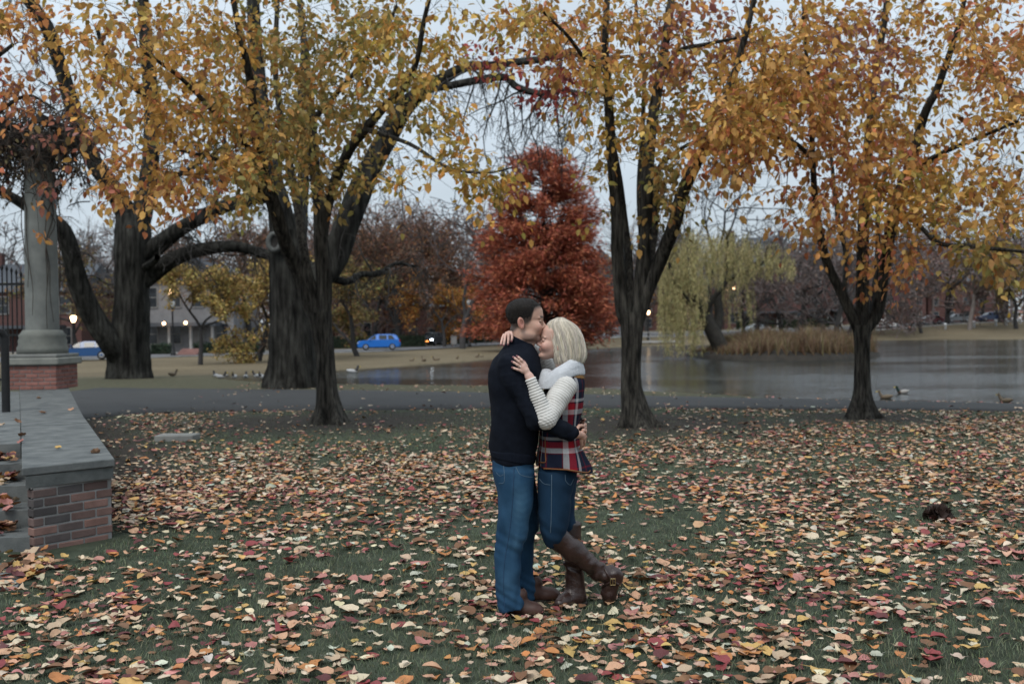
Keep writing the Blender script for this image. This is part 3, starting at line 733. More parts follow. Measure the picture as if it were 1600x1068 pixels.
fall_tree('pear_tree', 'slender tree with orange leaves standing rightmost on the leafy lawn', 17.4, (1350, 651), trunkC, limbsC, regC, 59)

# ------------------------------------------------------------------ the two old trees beyond the path
def droop(g, p, d, L, r, seed, lev=0):
    """a hanging twig with finer twigs"""
    rs = np.random.RandomState(seed); pts = [p]; q = np.array(p); d = np.array(d, float)
    for k in range(6):
        d = d + rs.normal(0, 0.22, 3) + [0, 0, -0.16]; d /= np.linalg.norm(d); q = q + d * L / 6; pts.append(q)
    g.tube(np.array(pts), np.linspace(r, r * 0.35, 7), 4 if lev == 0 else 3)
    if lev < 2:
        for k in range(5):
            j = rs.randint(1, 6); dd = d * 0.4 + rs.normal(0, 0.7, 3) + [0, 0, -0.3]
            droop(g, pts[j], dd / np.linalg.norm(dd), L * rs.uniform(0.35, 0.6), r * 0.55, seed * 7 + k + 1, lev + 1)
def old_tree(label, D, base_px, trunk, limbs, seed, twigs, sides=40, flare=(0.7, .13, 6), hollow=None):
    root = empty('old_tree', (*at(*base_px, D)[:2], gz1(*at(*base_px, D)[:2])), label, 'tree')
    g = Geo(); tp, tr = limb_world(trunk, D); tp[0, 2] = gz1(*tp[0, :2]) - 0.1
    rough_tube(g, tp, tr, sides, 0.13, seed, 14, flare)
    paths = []
    for q, l in enumerate(limbs):
        lp, lr = limb_world(l, D); paths.append(rough_tube(g, lp, lr, 18, 0.12, seed + q + 1, 8))
    g.build('trunk', M_bark_big, root)
    tw = Geo(); rs = np.random.RandomState(seed)
    for (li, n, L, up) in twigs:
        m = paths[li]
        for k in range(n):
            j = rs.randint(len(m) // 4, len(m)); d = rs.normal(0, 1, 3); d[2] = rs.normal(up, 0.4); d /= np.linalg.norm(d)
            droop(tw, m[j, :3], d, L * rs.uniform(0.5, 1.2), max(0.014, min(0.03, m[j, 3] * 0.4)), rs.randint(1 << 20))
    tag(tw.build('twigs', M_twig, root), kind='stuff')
    return root
D1 = 36.0
trunk1 = [(201, 588, 66), (203, 565, 59), (204, 520, 55), (206, 450, 53), (208, 400, 54), (208, 360, 52), (206, 335, 44)]
limbs1 = [
 [(205, 370, 40), (196, 330, 34), (170, 285, 28, -.3), (148, 255, 26, -.5), (122, 195, 24, -.8), (98, 115, 22, -1.1), (76, 50, 21, -1.3), (52, 10, 19, -1.5), (10, -50, 15, -2)],
 [(212, 370, 36), (226, 315, 30), (235, 255, 27, .4), (238, 185, 25, .8), (233, 120, 22, 1.1), (228, 60, 20, 1.4), (224, -20, 17, 1.8), (230, -150, 12, 2.4)],
 [(236, 160, 15, .9), (212, 135, 14, .6), (190, 112, 12, .3), (165, 84, 9, 0), (150, 40, 7, -.3)],
 [(196, 570, 34), (172, 534, 35, -.6), (142, 488, 33, -1.0), (122, 440, 30, -1.4), (108, 385, 27, -1.8), (92, 352, 24, -2.1), (60, 334, 19, -2.5), (25, 312, 16, -2.9), (-25, 284, 13, -3.4)],
 [(216, 400, 40), (240, 388, 29), (275, 362, 25, -.6), (310, 342, 22, -1), (345, 325, 20, -1.4), (387, 312, 19, -1.8), (440, 308, 15, -2.4)],
 [(214, 440, 40), (238, 427, 29), (272, 404, 24, -.6), (318, 389, 20, -1), (368, 385, 18, -1.3), (420, 398, 15, -1.6), (462, 400, 13, -1.8)],
 [(330, 332, 11, -1.2), (340, 300, 9, -1.3), (352, 260, 7, -1.2), (350, 200, 5, -1)],
 [(222, 420, 12), (238, 410, 11, -1), (246, 402, 9, -1.6)],
 [(232, 300, 12, .2), (262, 280, 10, .6), (300, 262, 8, 1.2), (330, 230, 6, 1.8)],
]
old_tree('huge old tree beside the gate column, grey trunk with a leaning limb', D1, (201, 587), trunk1, limbs1, 71,
         [(0, 10, 3, .2), (1, 12, 3.2, .3), (3, 8, 2.5, .2), (4, 16, 2.6, .3), (5, 10, 2.2, .1), (6, 6, 2, .2), (8, 8, 2.6, .2)])
D2 = 28.6
trunk2 = [(456, 607, 82), (456, 585, 74), (455, 540, 67), (454, 480, 63), (452, 430, 60), (451, 395, 57), (452, 360, 50)]
limbs2 = [
 [(447, 385, 44), (438, 330, 38), (424, 275, 33), (412, 200, 28, .4), (402, 110, 24, .8), (396, 20, 20, 1.2), (390, -120, 14, 2)],
 [(462, 420, 40), (494, 432, 46), (520, 405, 44, .2), (545, 345, 40, .3), (572, 275, 37, .4), (606, 213, 33, .3), (634, 166, 29, .1), (668, 138, 22, -.3), (702, 117, 18, -.6), (731, 104, 15.5, -.8), (765, 103, 14, -1), (802, 98, 13, -1.2), (844, 93, 12, -1.5), (884, 83, 10, -1.8), (930, 92, 7, -2.2), (985, 88, 5, -2.6)],
 [(664, 139, 14, -.3), (698, 135, 12, .2), (745, 126, 12, .4), (788, 121, 11.5, .6), (808, 136, 10.5, .7), (844, 146, 10, .8), (882, 142, 8, 1), (925, 148, 6, 1.2), (980, 135, 4, 1.5)],
 [(506, 428, 14, .6), (540, 440, 11, 1.2), (565, 428, 10, 1.8), (590, 428, 8, 2.4), (618, 412, 6, 3), (650, 416, 4, 3.6)],
 [(466, 400, 24), (470, 340, 22, .8), (474, 270, 18, 1.4), (470, 180, 14, 2), (476, 60, 10, 2.8)],
]
t2 = old_tree('massive old tree behind the forked tree, thick limb arching over the lawn', D2, (457, 605), trunk2, limbs2, 83,
         [(0, 6, 2.4, .2), (1, 13, 3.2, -.5), (2, 9, 3.0, -.5), (3, 10, 2.2, .2), (4, 6, 2.4, .2)])
# knot hole where a limb was lost
kp, _ = limb_world([(429, 378, 10, -0.72)], D2); kp = kp[0]
g = Geo(); a = np.linspace(0, 2 * math.pi, 25)
ring = np.stack([0.17 * np.cos(a), 0.05 * np.cos(2 * a) * 0, 0.23 * np.sin(a)], -1) + kp; g.tube(ring, 0.075, 8)
g.build('knot_collar', mat('knot_bark', (0.10, 0.105, 0.10), (0.06, 0.062, 0.06), 8, .9, .5, 20), t2)
g = Geo(); g.add(np.vstack([ring * 0.999 + [0, -0.0, 0], [kp + [0, 0.03, 0]]]), [[i, i + 1, 25] for i in range(24)])
g.build('knot_hollow', mat('rotten_wood', (0.012, 0.011, 0.010), (0.02, 0.018, 0.016), 8), t2)
# drooping twigs over the pond
# ------------------------------------------------------------------ climbing vine on the column and pergola
R_ = np.random.RandomState(77)
vine = empty('climbing_vine', (cb[0], cb[1], ZT), 'tangled bare vine with a few red leaves on the column top', 'vine')
g = Geo()
for k in range(8):
    a0 = R_.uniform(0, 6.28); h = R_.uniform(1.2, 4.0); pts = []
    for s in np.linspace(0, 1, 7):
        a_ = a0 + s * R_.uniform(-1.5, 1.5); r = 0.31 - 0.05 * s + R_.uniform(0, .04)
        pts.append([cb[0] + r * math.cos(a_), cb[1] + r * math.sin(a_), ZT + 4.2 - (1 - s) * (4.2 - 4.2 + h)])
    g.tube(catmull(pts, 3), np.linspace(.005, .012, 19), 4)
Lp, La = [], []
for k in range(950):
    p = np.array([cb[0] + R_.uniform(-1.7, .75) + (R_.normal(0.3, .35) if k % 3 == 0 else 0), cb[1] + R_.normal(-.1, .45), ZT + 4.5 + R_.normal(0, .33)]); d = R_.normal(0, 1, 3) + [0.1, -.2, -.25]; d /= np.linalg.norm(d)
    pts = [p]
    for s in range(5): d = d + R_.normal(0, .45, 3) + [0, 0, -.22]; d /= np.linalg.norm(d); pts.append(pts[-1] + d * R_.uniform(.08, .20))
    g.tube(pts, np.linspace(.013, .004, 6), 4); Lp += pts[2:]; La += [d] * 4
g.build('stem', mat('vine_wood', (0.075, 0.058, 0.046), (0.030, 0.025, 0.023), 5, .9), vine)
Lp = np.array(Lp); La = np.array(La); s = R_.choice(len(Lp), 850, replace=False)
col = pick([((0.20, 0.15, 0.08), 4), ((0.15, 0.10, 0.07), 4), ((0.40, 0.12, 0.07), .35), ((0.30, 0.14, 0.10), .6)], 850)
V, F, K = leaf_arrays(Lp[s], rot_from(La[s] * .4 + R_.normal(0, .4, (850, 3)) + [0, 0, -.6], R_.uniform(-1.5, 1.5, 850)), R_.uniform(.05, .11, 850), col)
g = Geo(); g.add(V, F, K); o = g.build('leaves', M_leaf, vine); tag(o, kind='stuff')
# red leaves hanging from a branch at the upper left edge
# a maple off the left edge whose red and gold branch tips reach into the picture
trunkL = [(-260, 665, 50), (-258, 600, 44), (-255, 520, 44)]
limbsL = [[(-255, 530, 30), (-200, 420, 26), (-150, 300, 20), (-90, 200, 14, -.5), (-40, 120, 10, -1), (20, 70, 6, -1.6)], [(-150, 300, 12), (-80, 240, 9, -.3), (-20, 190, 7, -.6), (40, 150, 5, -1), (85, 170, 4, -1.2)], [(-255, 530, 30), (-300, 380, 24), (-320, 220, 16), (-330, 60, 10)]]
regL = [(25, 30, 45, 28, 16, GOLD, -2, -.5, 1), (8, 130, 28, 40, 11, RED, -2, 0, .8), (70, 150, 40, 40, 4, RUST, -2, -.5, .6), (70, 110, 40, 40, 3, RUST, -2, -1, .5), (-120, 120, 120, 120, 30, RED, -2, 2, .9), (60, 290, 22, 22, 3, RED, -1.6, -.6, .6), (-10, 260, 20, 20, 4, RED, -2, -1, .8)]
fall_tree('maple_tree', 'red leaved branches reaching in from the upper left edge of the photo', 15.5, (-260, 668), trunkL, limbsL, regL, 91)
R_ = np.random.RandomState(3)

# ------------------------------------------------------------------ far trees
CLUMP_V = np.array([[-.05, 0, 0], [.45, .36, .09], [1.1, 0, -.08], [.45, -.36, .09]]); CLUMP_T = np.array([[0, 2, 1], [0, 3, 2]])
def far_tree(name, label, px, D, H, seed, spread=0.5, levels=5, twig=(0.09, 0.075, 0.07), leaves=None, nleaf=0, lsize=0.22, trunk_r=None, first=0.28, bark=(1.3, 1.2, 1.15), x=None, group=None, droopy=0.0, crown=None, kids=3):
    rs = np.random.RandomState(seed)
    x = X_at(px, D) if x is None else x
    z = gz1(x, D); root = empty(name, (x, D, z), label, 'tree', group)
    g = Geo(); tw = Geo(); tips = []
    tr = trunk_r or H * 0.016
    def grow(p, d, L, r, lev):
        pts = [p]; dd = d
        for k in range(3):
            dd = dd + rs.normal(0, 0.16, 3) + np.array([0, 0, 0.05 - droopy * (lev > 1)]); dd = dd / np.linalg.norm(dd); pts.append(pts[-1] + dd * L / 3)
        if lev >= levels - 2: tw.tube(np.array(pts)[[0, 2, 3]], np.maximum(np.array([r, r * .75, r * .62]), 0.00030 * D), 3)
        else: (g if lev < 2 else tw).tube(np.array(pts), np.maximum(np.linspace(r, r * 0.62, 4), 0.00030 * D), 7 if lev == 0 else (5 if lev == 1 else 3))
        if lev >= levels - 2: tips.extend(pts[1:])
        if lev + 1 >= levels: return
        n = kids + (rs.rand() < .5)
        for k in range(n):
            j = 3 if k < 2 else rs.randint(1, 4)
            a = rs.normal(0, 1, 3); a -= dd * (a @ dd); a /= np.linalg.norm(a)
            ang = rs.uniform(0.35, 0.95) * (1 + spread * 0.5)
            nd = dd * math.cos(ang) + a * math.sin(ang)
            grow(pts[j], nd / np.linalg.norm(nd), L * rs.uniform(0.62, 0.86), max(r * 0.55, 0.012), lev + 1)
    grow(np.zeros(3) + [0, 0, -0.2], np.array([rs.normal(0, .04), rs.normal(0, .04), 1.0]), H * first, tr, 0)
    b = np.array([x, D, z])
    for G_ in (g, tw): G_.V = [v + b for v in G_.V]
    zmax = max(v[:, 2].max() for v in tw.V) - z; sc = H / zmax
    for G_ in (g, tw): G_.V = [(v - b) * sc + b for v in G_.V]
    tips = np.array(tips) * sc
    mt = mat_cache(bark); g.build('trunk', mt, root)
    tag(tw.build('twigs', mat_cache(twig), root), kind='stuff')
    if leaves and nleaf:
        k = rs.choice(len(tips), nleaf); pos = tips[k] + rs.normal(0, H * 0.022, (nleaf, 3))
        if crown: pos = pos[pos[:, 2] > crown * H]
        n = len(pos); global R_
        R_ = np.random.RandomState(seed); col = pick(leaves, n, 0.2)
        V_, F_, K_ = leaf_arrays(pos + b, rot_from(R_.normal(0, 1, (n, 3)), R_.uniform(-3, 3, n)), lsize * R_.uniform(.5, 1.3, n), col, CLUMP_V, CLUMP_T)
        gg = Geo(); gg.add(V_, F_, K_); o = gg.build('foliage', M_foliage, root); tag(o, kind='stuff')
    return root
_mc = {}
def mat_cache(c):
    c = tuple(c)
    if c not in _mc:
        k = 0.05 if max(c) > 0.9 else 1.0
        _mc[c] = mat('far_bark', tuple(v * k for v in c), tuple(v * k * .6 for v in c), 1.5, 0.95)
    return _mc[c]
BROWN = [((0.20, 0.10, 0.065), 3), ((0.26, 0.13, 0.07), 2), ((0.15, 0.09, 0.07), 3)]
DULLY = [((0.40, 0.29, 0.11), 3), ((0.30, 0.24, 0.09), 3), ((0.46, 0.31, 0.10), 2), ((0.26, 0.17, 0.07), 1.5)]
OLV2 = [((0.20, 0.17, 0.07), 3), ((0.25, 0.17, 0.07), 2), ((0.16, 0.13, 0.06), 3), ((0.28, 0.14, 0.06), 1)]
ORG2 = [((0.42, 0.20, 0.055), 3), ((0.36, 0.15, 0.05), 2), ((0.42, 0.26, 0.08), 2)]
GRN2 = [((0.10, 0.12, 0.05), 3), ((0.17, 0.16, 0.06), 2), ((0.26, 0.22, 0.08), 1)]
MAUV = [((0.27, 0.18, 0.16), 3), ((0.33, 0.20, 0.15), 2), ((0.23, 0.155, 0.15), 2)]
GR = 'trees across the pond'
TW_G = (0.115, 0.108, 0.11); TW_P = (0.175, 0.142, 0.135); TW_B = (0.11, 0.075, 0.055)
FT = [  # px, D, H, spread, levels, twig, leaves, n, label
 (312, 66, 6.8, .6, 5, TW_B, DULLY, 8200, 'young tree with pale yellow leaves in front of the white house'),
 (402, 72, 8.4, .6, 5, TW_B, DULLY, 8200, 'yellow leaved tree standing left of the massive old trunk'),
 (395, 105, 15, .5, 6, TW_B, BROWN, 2600, 'tall brown tree rising behind the yellow trees'),
 (330, 125, 17, .5, 6, TW_P, BROWN, 1500, 'bare purplish tree behind the white house'),
 (250, 110, 16, .5, 6, TW_G, None, 0, 'tall bare tree right behind the huge grey trunk'),
 (118, 95, 11, .5, 6, TW_B, OLV2, 2200, 'dull olive brown tree between column and leaning limb'),
 (40, 120, 17, .5, 6, TW_G, BROWN, 800, 'bare tree showing behind the iron gate'),
 (560, 82, 8.4, .75, 5, TW_B, OLV2, 10500, 'olive green tree with short trunk beside the blue car'),
 (622, 118, 17.5, .6, 6, TW_B, BROWN, 11000, 'wide russet brown tree behind the blue car'),
 (540, 140, 22, .5, 6, TW_P, BROWN, 4500, 'thin branched tree seen through the fork of the old tree'),
 (694, 112, 8.8, .6, 5, TW_B, ORG2, 6500, 'amber leaved tree left of the red conifer'),
 (722, 104, 15, .45, 6, (0.07, 0.06, 0.06), BROWN, 1000, 'dark bare tree just left of the red conifer'),
 (655, 150, 24, .5, 6, TW_P, MAUV, 4500, 'tall mauve twigged tree beyond the amber tree'),
 (868, 125, 31, .8, 7, (0.05, 0.048, 0.05), None, 0, 'broad bare tree rising above the red conifer'),
 (955, 140, 15, .6, 6, TW_P, ORG2, 1300, 'sparse orange tree right of the red conifer'),
 (1113, 140, 31, .7, 6, (0.05, 0.048, 0.05), None, 0, 'tall bare trunk rising straight above the willow'),
 (1180, 150, 20, .9, 7, TW_G, None, 0, 'bare spreading tree behind the right side of the willow'),
 (1250, 160, 18, .7, 6, TW_P, None, 0, 'grey bare tree in front of the brick houses'),
 (1305, 140, 16, .7, 6, TW_P, MAUV, 900, 'mauve bare tree left of the slender orange tree'),
 (1330, 70, 7.4, .9, 5, (0.05, 0.046, 0.045), None, 0, 'small dark bare tree at the right tip of the reedy island'),
 (1440, 150, 15, .6, 6, TW_P, MAUV, 3600, 'reddish mauve tree right of the white car'),
 (1480, 165, 17, .6, 6, TW_P, MAUV, 3000, 'reddish haze of twigs behind the dark parked cars'),
 (1515, 152, 17, .5, 6, (0.2, 0.17, 0.16), MAUV, 800, 'pale trunked bare birch beside the dark cars'),
 (1535, 175, 15, .6, 6, TW_B, ORG2, 2600, 'orange tinged tree above the black car'),
 (1588, 150, 13, .6, 5, TW_B, OLV2, 6500, 'olive green leafy tree at the right edge across the pond'),
 (1398, 175, 18, .6, 6, TW_P, MAUV, 1600, 'mauve tree seen just right of the slender trunk'),
 (1570, 168, 30, .6, 6, TW_G, None, 0, 'tall bare tree towards the upper right edge'),
 (1010, 165, 15, .6, 6, TW_P, BROWN, 1600, 'brown tree behind the forked trunk right of the couple'),
 (1075, 170, 14, .6, 6, TW_B, ORG2, 2200, 'dull orange tree hidden behind the willow curtain'),
 (780, 160, 17, .6, 6, TW_P, BROWN, 1600, 'russet tree peeking out left behind the red conifer'),
 (470, 150, 20, .6, 6, TW_P, BROWN, 4500, 'brown twiggy tree behind the massive old trunk'),
 (165, 140, 18, .6, 6, TW_G, BROWN, 600, 'bare tree showing left of the huge grey trunk'),
 (1160, 143, 14, .7, 6, TW_P, MAUV, 700, 'mauve bare tree right behind the reeds'),
 (1222, 150, 16, .7, 6, TW_G, BROWN, 500, 'grey twiggy tree before the tall slate roofed house'),
 (1285, 155, 15, .7, 6, TW_P, BROWN, 900, 'brown twiggy tree left of the white car'),
 (1345, 150, 17, .6, 6, TW_P, MAUV, 900, 'mauve bare tree directly behind the slender trunk'),
 (1420, 158, 17, .6, 6, TW_B, MAUV, 2600, 'russet haze tree between white car and maroon car'),
 (1560, 165, 17, .6, 6, TW_P, MAUV, 2600, 'mauve tree behind the navy car'),
 (585, 128, 19, .6, 6, TW_P, BROWN, 5000, 'tall russet twigged tree above the blue car'),
 (510, 118, 17, .6, 6, TW_B, BROWN, 4500, 'russet tree just right of the massive old trunk'),
 (745, 132, 19, .6, 6, TW_P, BROWN, 3000, 'tall brown twiggy tree left behind the red conifer'),
 (675, 134, 18, .6, 6, TW_P, BROWN, 4000, 'brown twiggy tree above the car headlights'),
 (1040, 150, 17, .6, 6, TW_G, BROWN, 900, 'grey bare tree behind the left willow curtain'),
 (210, 128, 18, .6, 6, TW_P, BROWN, 1500, 'brown bare tree just behind the huge grey trunk'),
]
for k, (px, D, H, sp, lv, tw_, lv_pal, n, lab) in enumerate(FT):
    bk_ = (4.5, 3.9, 3.6) if 'birch' in lab else (1.0, .95, .95)
    px_ = px; far_tree('bare_tree' if not n else 'autumn_tree', lab, px, D, H, 200 + k, sp, lv, tw_, lv_pal, n, 0.20 if D < 90 else 0.26, first=0.42 if px in (1113, 1570) else 0.25, bark=bk_, group=GR, kids=3 if lv < 7 else 2)
# the mass of trees beyond the park
R_ = np.random.RandomState(8)
g = Geo(); gl = Geo()
for k in range(210):
    x = R_.uniform(-150, 190); D = R_.uniform(205, 300); H = R_.uniform(16, 31); z = gz1(x, D)
    g.tube([[x, D, z - .3], [x + R_.normal(0, .4), D, z + H * .5], [x + R_.normal(0, 1), D, z + H * .95]], [.3, .2, .05], 5)
    for q in range(28):
        p = np.array([x, D, z + H * R_.uniform(.25, .8)]); d = R_.normal(0, 1, 3) + [0, 0, .7]; d /= np.linalg.norm(d); e_ = p + d * H * R_.uniform(.15, .35)
        g.tube([p, (p + e_) / 2 + R_.normal(0, .5, 3), e_], [.1, .07, .03], 3)
        for w in range(3): f = e_ + (R_.normal(0, 1.3, 3)); g.tube([(p + e_) / 2, f], [.05, .025], 3)
tag(g.build('distant_woods', mat_cache((0.165, 0.14, 0.138)), None), kind='stuff')
n = 19000; pos = np.c_[R_.uniform(-150, 190, n), R_.uniform(200, 300, n), np.zeros(n)]
pos[:, 2] = gz(pos[:, 0], pos[:, 1]) + (R_.beta(1.3, 2.0, n)) * (14 + 9 * vnoise(pos[:, 0] * .07, pos[:, 1] * .02, 4))
V_, F_, K_ = leaf_arrays(pos, rot_from(R_.normal(0, 1, (n, 3)), R_.uniform(-3, 3, n)), R_.uniform(.5, 1.2, n), pick(MAUV + BROWN + OLV2, n, .2), CLUMP_V, CLUMP_T)
gl.add(V_, F_, K_); tag(gl.build('distant_foliage', M_foliage, None), kind='stuff')

# ------------------------------------------------------------------ red conifer (turning swamp cypress)
D = 92.0; cx = X_at(850, D); cz = gz1(cx, D)
cyp = empty('conifer_tree', (cx, D, cz), 'rust red pyramidal conifer standing across the pond behind the couple', 'tree')
Hc = at(850, 243, D)[2] - cz
g = Geo(); g.tube([[cx, D, cz - .2], [cx, D, cz + 2], [cx + .1, D, cz + Hc * .6], [cx, D, cz + Hc * .98]], [.5, .38, .2, .03], 10); g.build('trunk', mat_cache((0.05, 0.03, 0.025)), cyp)
prof = np.array([[0.08, .82], [.14, 1.0], [.24, 1.02], [.34, .97], [.46, .88], [.58, .79], [.70, .72], [.80, .62], [.88, .52], [.94, .40], [1, .16]])
RX = 112 / FPX * D
tw = Geo(); Lp, Lr = [], []
for k in range(430):
    h = R_.beta(1.15, 1.25) * .92 + .08; a = R_.uniform(0, 6.283); rr = np.interp(h, prof[:, 0], prof[:, 1]) * RX * R_.uniform(.66, 1.16)
    d = np.array([math.cos(a), math.sin(a), R_.uniform(-.05, .35)]); p0 = np.array([cx, D, cz + Hc * (h - .06 * (1 - h))])
    p1 = p0 + d * rr * .55 + [0, 0, .2]; p2 = p0 + d * rr + [0, 0, R_.uniform(-.5, .6)]
    tw.tube(catmull([p0, p1, p2], 3), np.linspace(.06, .012, 7), 3)
    m_ = int(60 + 85 * rr / RX); t = R_.uniform(.28, 1.0, m_) ** .7
    pp = p0 * (1 - t)[:, None] ** 2 + 2 * p1 * (t * (1 - t))[:, None] + p2 * (t ** 2)[:, None]
    pp = pp + np.c_[R_.normal(0, .22, m_), R_.normal(0, .22, m_), R_.normal(-.02, .20, m_)] * (0.7 + t)[:, None]
    Lp.append(pp); Lr.append(np.tile(d, (m_, 1)) + R_.normal(0, .5, (m_, 3)) + [0, 0, -.1])
tw.build('boughs', mat_cache((0.05, 0.03, 0.025)), cyp)
Lp = np.vstack(Lp); Lr = np.vstack(Lr); n = len(Lp)
NEED_V = np.array([[0, 0, 0], [.5, .16, .03], [1.2, 0, -.05], [.5, -.16, .03]]); NEED_T = np.array([[0, 3, 2], [0, 2, 1]])
V_, F_, K_ = leaf_arrays(Lp, rot_from(Lr, R_.uniform(-1, 1, n)), R_.uniform(.25, .55, n), pick([((0.37, 0.110, 0.066), 4), ((0.44, 0.148, 0.080), 3), ((0.29, 0.088, 0.060), 3), ((0.48, 0.19, 0.10), 1)], n, .15), NEED_V, NEED_T)
g = Geo(); g.add(V_, F_, K_); tag(g.build('foliage', M_foliage, cyp), kind='stuff')

# ------------------------------------------------------------------ island: bank, reeds, willow
R_ = np.random.RandomState(14)
isl_front = [gp(px, py, WATER_Z)[:2] for px, py in [(1118, 561), (1160, 563), (1230, 563.5), (1300, 562.5), (1345, 559.5), (1372, 556)]]
isl = np.array(isl_front + [p_ + np.array([-.6, 9.0 + 1.5 * math.sin(k_)]) for k_, p_ in enumerate(isl_front[::-1])])
ic = isl.mean(0)
def ring(k, z): return np.c_[ic + (isl - ic) * k, np.full(len(isl), z)]
fine = lambda r: np.vstack([catmull(np.vstack([r, r[:1]]), 5)[:-1]])
rings = [fine(ring(1.03, WATER_Z - .4)), fine(ring(1.0, WATER_Z + .22)), fine(ring(.93, WATER_Z + .42)), fine(ring(.6, WATER_Z + .65)), fine(ring(.02, WATER_Z + .75))]
nr = len(rings[0]); V_ = np.vstack(rings); i = np.arange(4)[:, None] * nr; j = np.arange(nr)[None]; k = (j + 1) % nr
Q = np.stack([i + j, i + k, i + nr + k, i + nr + j], -1).reshape(-1, 4)
tag(link('island', make_mesh('island', V_, None, Q), mat('wet_soil', (0.045, 0.038, 0.030), (0.02, 0.018, 0.016), 2, .9, .8, 8, dist=.1)), kind='structure')
n = 15000; u = R_.uniform(0, 1, n) ** .6; k = R_.randint(0, nr, n); base = ic + (rings[1][k][:, :2] - ic) * (u * .98)[:, None]
hgt = (0.9 + 1.5 * R_.beta(2, 2, n)) * (0.75 + .35 * vnoise(base[:, 0] * .7, base[:, 1] * .7, 5)) * np.clip((base[:, 0] - isl[:, 0].min()) / 4.0 + .15, .15, 1)
B3 = np.c_[base, np.full(n, WATER_Z + .3) + .3 * (1 - u)]; lean = R_.normal(0, .22, (n, 2)); w = R_.uniform(.010, .028, n); a = R_.uniform(0, 3.14, n)
wv = np.c_[np.cos(a) * w, np.sin(a) * w, np.zeros(n)]
T1 = B3 + np.c_[lean * hgt[:, None] * .5, hgt * .62]; T2 = B3 + np.c_[lean * hgt[:, None] * 1.4, hgt * .95]
V_ = np.stack([B3 - wv, B3 + wv, T1 + wv * .8, T1 - wv * .8, T2], 1).reshape(-1, 3); o5 = np.arange(n)[:, None] * 5
g = Geo(); col = np.repeat(pick([((0.18, 0.12, 0.072), 4), ((0.135, 0.085, 0.056), 3), ((0.24, 0.18, 0.11), 2), ((0.20, 0.17, 0.08), 1.5), ((0.17, 0.09, 0.06), 1)], n, .2), 5, axis=0)
g.add(V_, np.hstack([o5, o5 + 1, o5 + 2, o5 + 3]), col); g.T.append(np.hstack([o5 + 3, o5 + 2, o5 + 4]))
tag(g.build('reeds', M_grass, None), kind='stuff')

DW = gp(1130, 560, WATER_Z)[1] + 1.0
wil = empty('willow_tree', (*at(1132, 560, DW)[:2], WATER_Z + .2), 'leaning willow with drooping yellow green curtains on the pond island', 'tree')
wl = [[(1136, 566, 30), (1124, 538, 26), (1110, 512, 22), (1097, 485, 18), (1082, 455, 15), (1075, 420, 11, .5), (1085, 385, 7, 1)],
      [(1118, 528, 15), (1123, 495, 14, .4), (1122, 465, 13, .7), (1131, 438, 11, 1), (1150, 410, 8, 1.6), (1185, 385, 5, 2.2)],
      [(1102, 495, 11), (1112, 470, 9, -.5), (1135, 440, 7, -1)],
      [(1095, 482, 11), (1075, 470, 9, -.8), (1055, 440, 7, -1.4), (1045, 410, 5, -2)],
      [(1131, 438, 8, 1), (1165, 425, 6, 1.5), (1210, 400, 5, 2)],
      [(1136, 420, 9, 1.2), (1138, 400, 9, 1.2), (1136, 375, 8, 1.2)]]
g = Geo(); nod = []
for q, l in enumerate(wl):
    lp, lr = limb_world(l, DW); nod.append(rough_tube(g, lp, lr, 12, .1, q, 6)[4:, :3])
nod = np.vstack(nod)
strand = Geo(); Lp, La = [], []
def wcurt(cx, cy0, rx, n, bot0, bot1, d0, d1, arch):
    for _ in range(n):
        u = R_.uniform(-1, 1); px = cx + u * rx; py = cy0 + arch * u * u + R_.uniform(-10, 22); dd = R_.uniform(d0, d1)
        top = at(px, py, DW + dd); bot = R_.uniform(bot0, bot1); L = max(.5, (bot - py) / FPX * DW)
        sp_ = R_.normal(0, .25); k = int(np.argmin(np.linalg.norm(nod - top, axis=1)))
        if R_.rand() < .12: strand.tube(catmull([nod[k], (nod[k] + top) / 2 + [0, 0, .5], top], 4), np.linspace(.045, .012, 9), 4)
        s = np.linspace(0, 1, 9); pts = top + np.c_[sp_ * s + .12 * np.sin(3 * s + px), R_.normal(0, .2) * s, -L * s + .25 * np.sin(np.pi * s) * 0]
        strand.tube(pts, np.linspace(.010, .004, 9), 3)
        m_ = int(L * 30); t = R_.uniform(0.02, 1, m_) ** .9; pp = np.stack([np.interp(t, s, pts[:, q]) for q in range(3)], -1) + R_.normal(0, .035, (m_, 3))
        Lp.append(pp); La.append(np.c_[R_.normal(0, .5, m_), R_.normal(0, .5, m_), -np.ones(m_)])
wcurt(1100, 362, 66, 150, 395, 470, -2.2, 2.2, 30)
wcurt(1066, 400, 36, 95, 440, 520, -2.4, 1.5, 30)
wcurt(1055, 440, 26, 62, 500, 556, -2.4, 1.0, 18)
wcurt(1082, 470, 16, 26, 520, 556, -2.4, -.6, 5)
wcurt(1150, 368, 54, 85, 395, 450, -1.5, 2.5, 20)
wcurt(1204, 384, 38, 75, 405, 440, -.5, 2.8, 26)
wcurt(1156, 400, 26, 18, 460, 530, .5, 2.5, 20)
g.build('trunk', mat('willow_bark', (0.040, 0.036, 0.030), (0.018, 0.017, 0.015), 3, .9, .8, 9, dist=.05), wil)
tag(strand.build('twigs', mat_cache((0.16, 0.13, 0.06)), wil), kind='stuff')
Lp = np.vstack(Lp); La = np.vstack(La); n = len(Lp)
V_, F_, K_ = leaf_arrays(Lp, rot_from(La, R_.uniform(-3, 3, n)), R_.uniform(.12, .24, n), pick([((0.46, 0.40, 0.19), 4), ((0.36, 0.33, 0.15), 3), ((0.55, 0.47, 0.24), 3), ((0.22, 0.20, 0.09), 1.5)], n, .16), NEED_V * [1.15, .42, 1], NEED_T)
gg = Geo(); gg.add(V_, F_, K_); tag(gg.build('foliage', M_foliage, wil), kind='stuff')

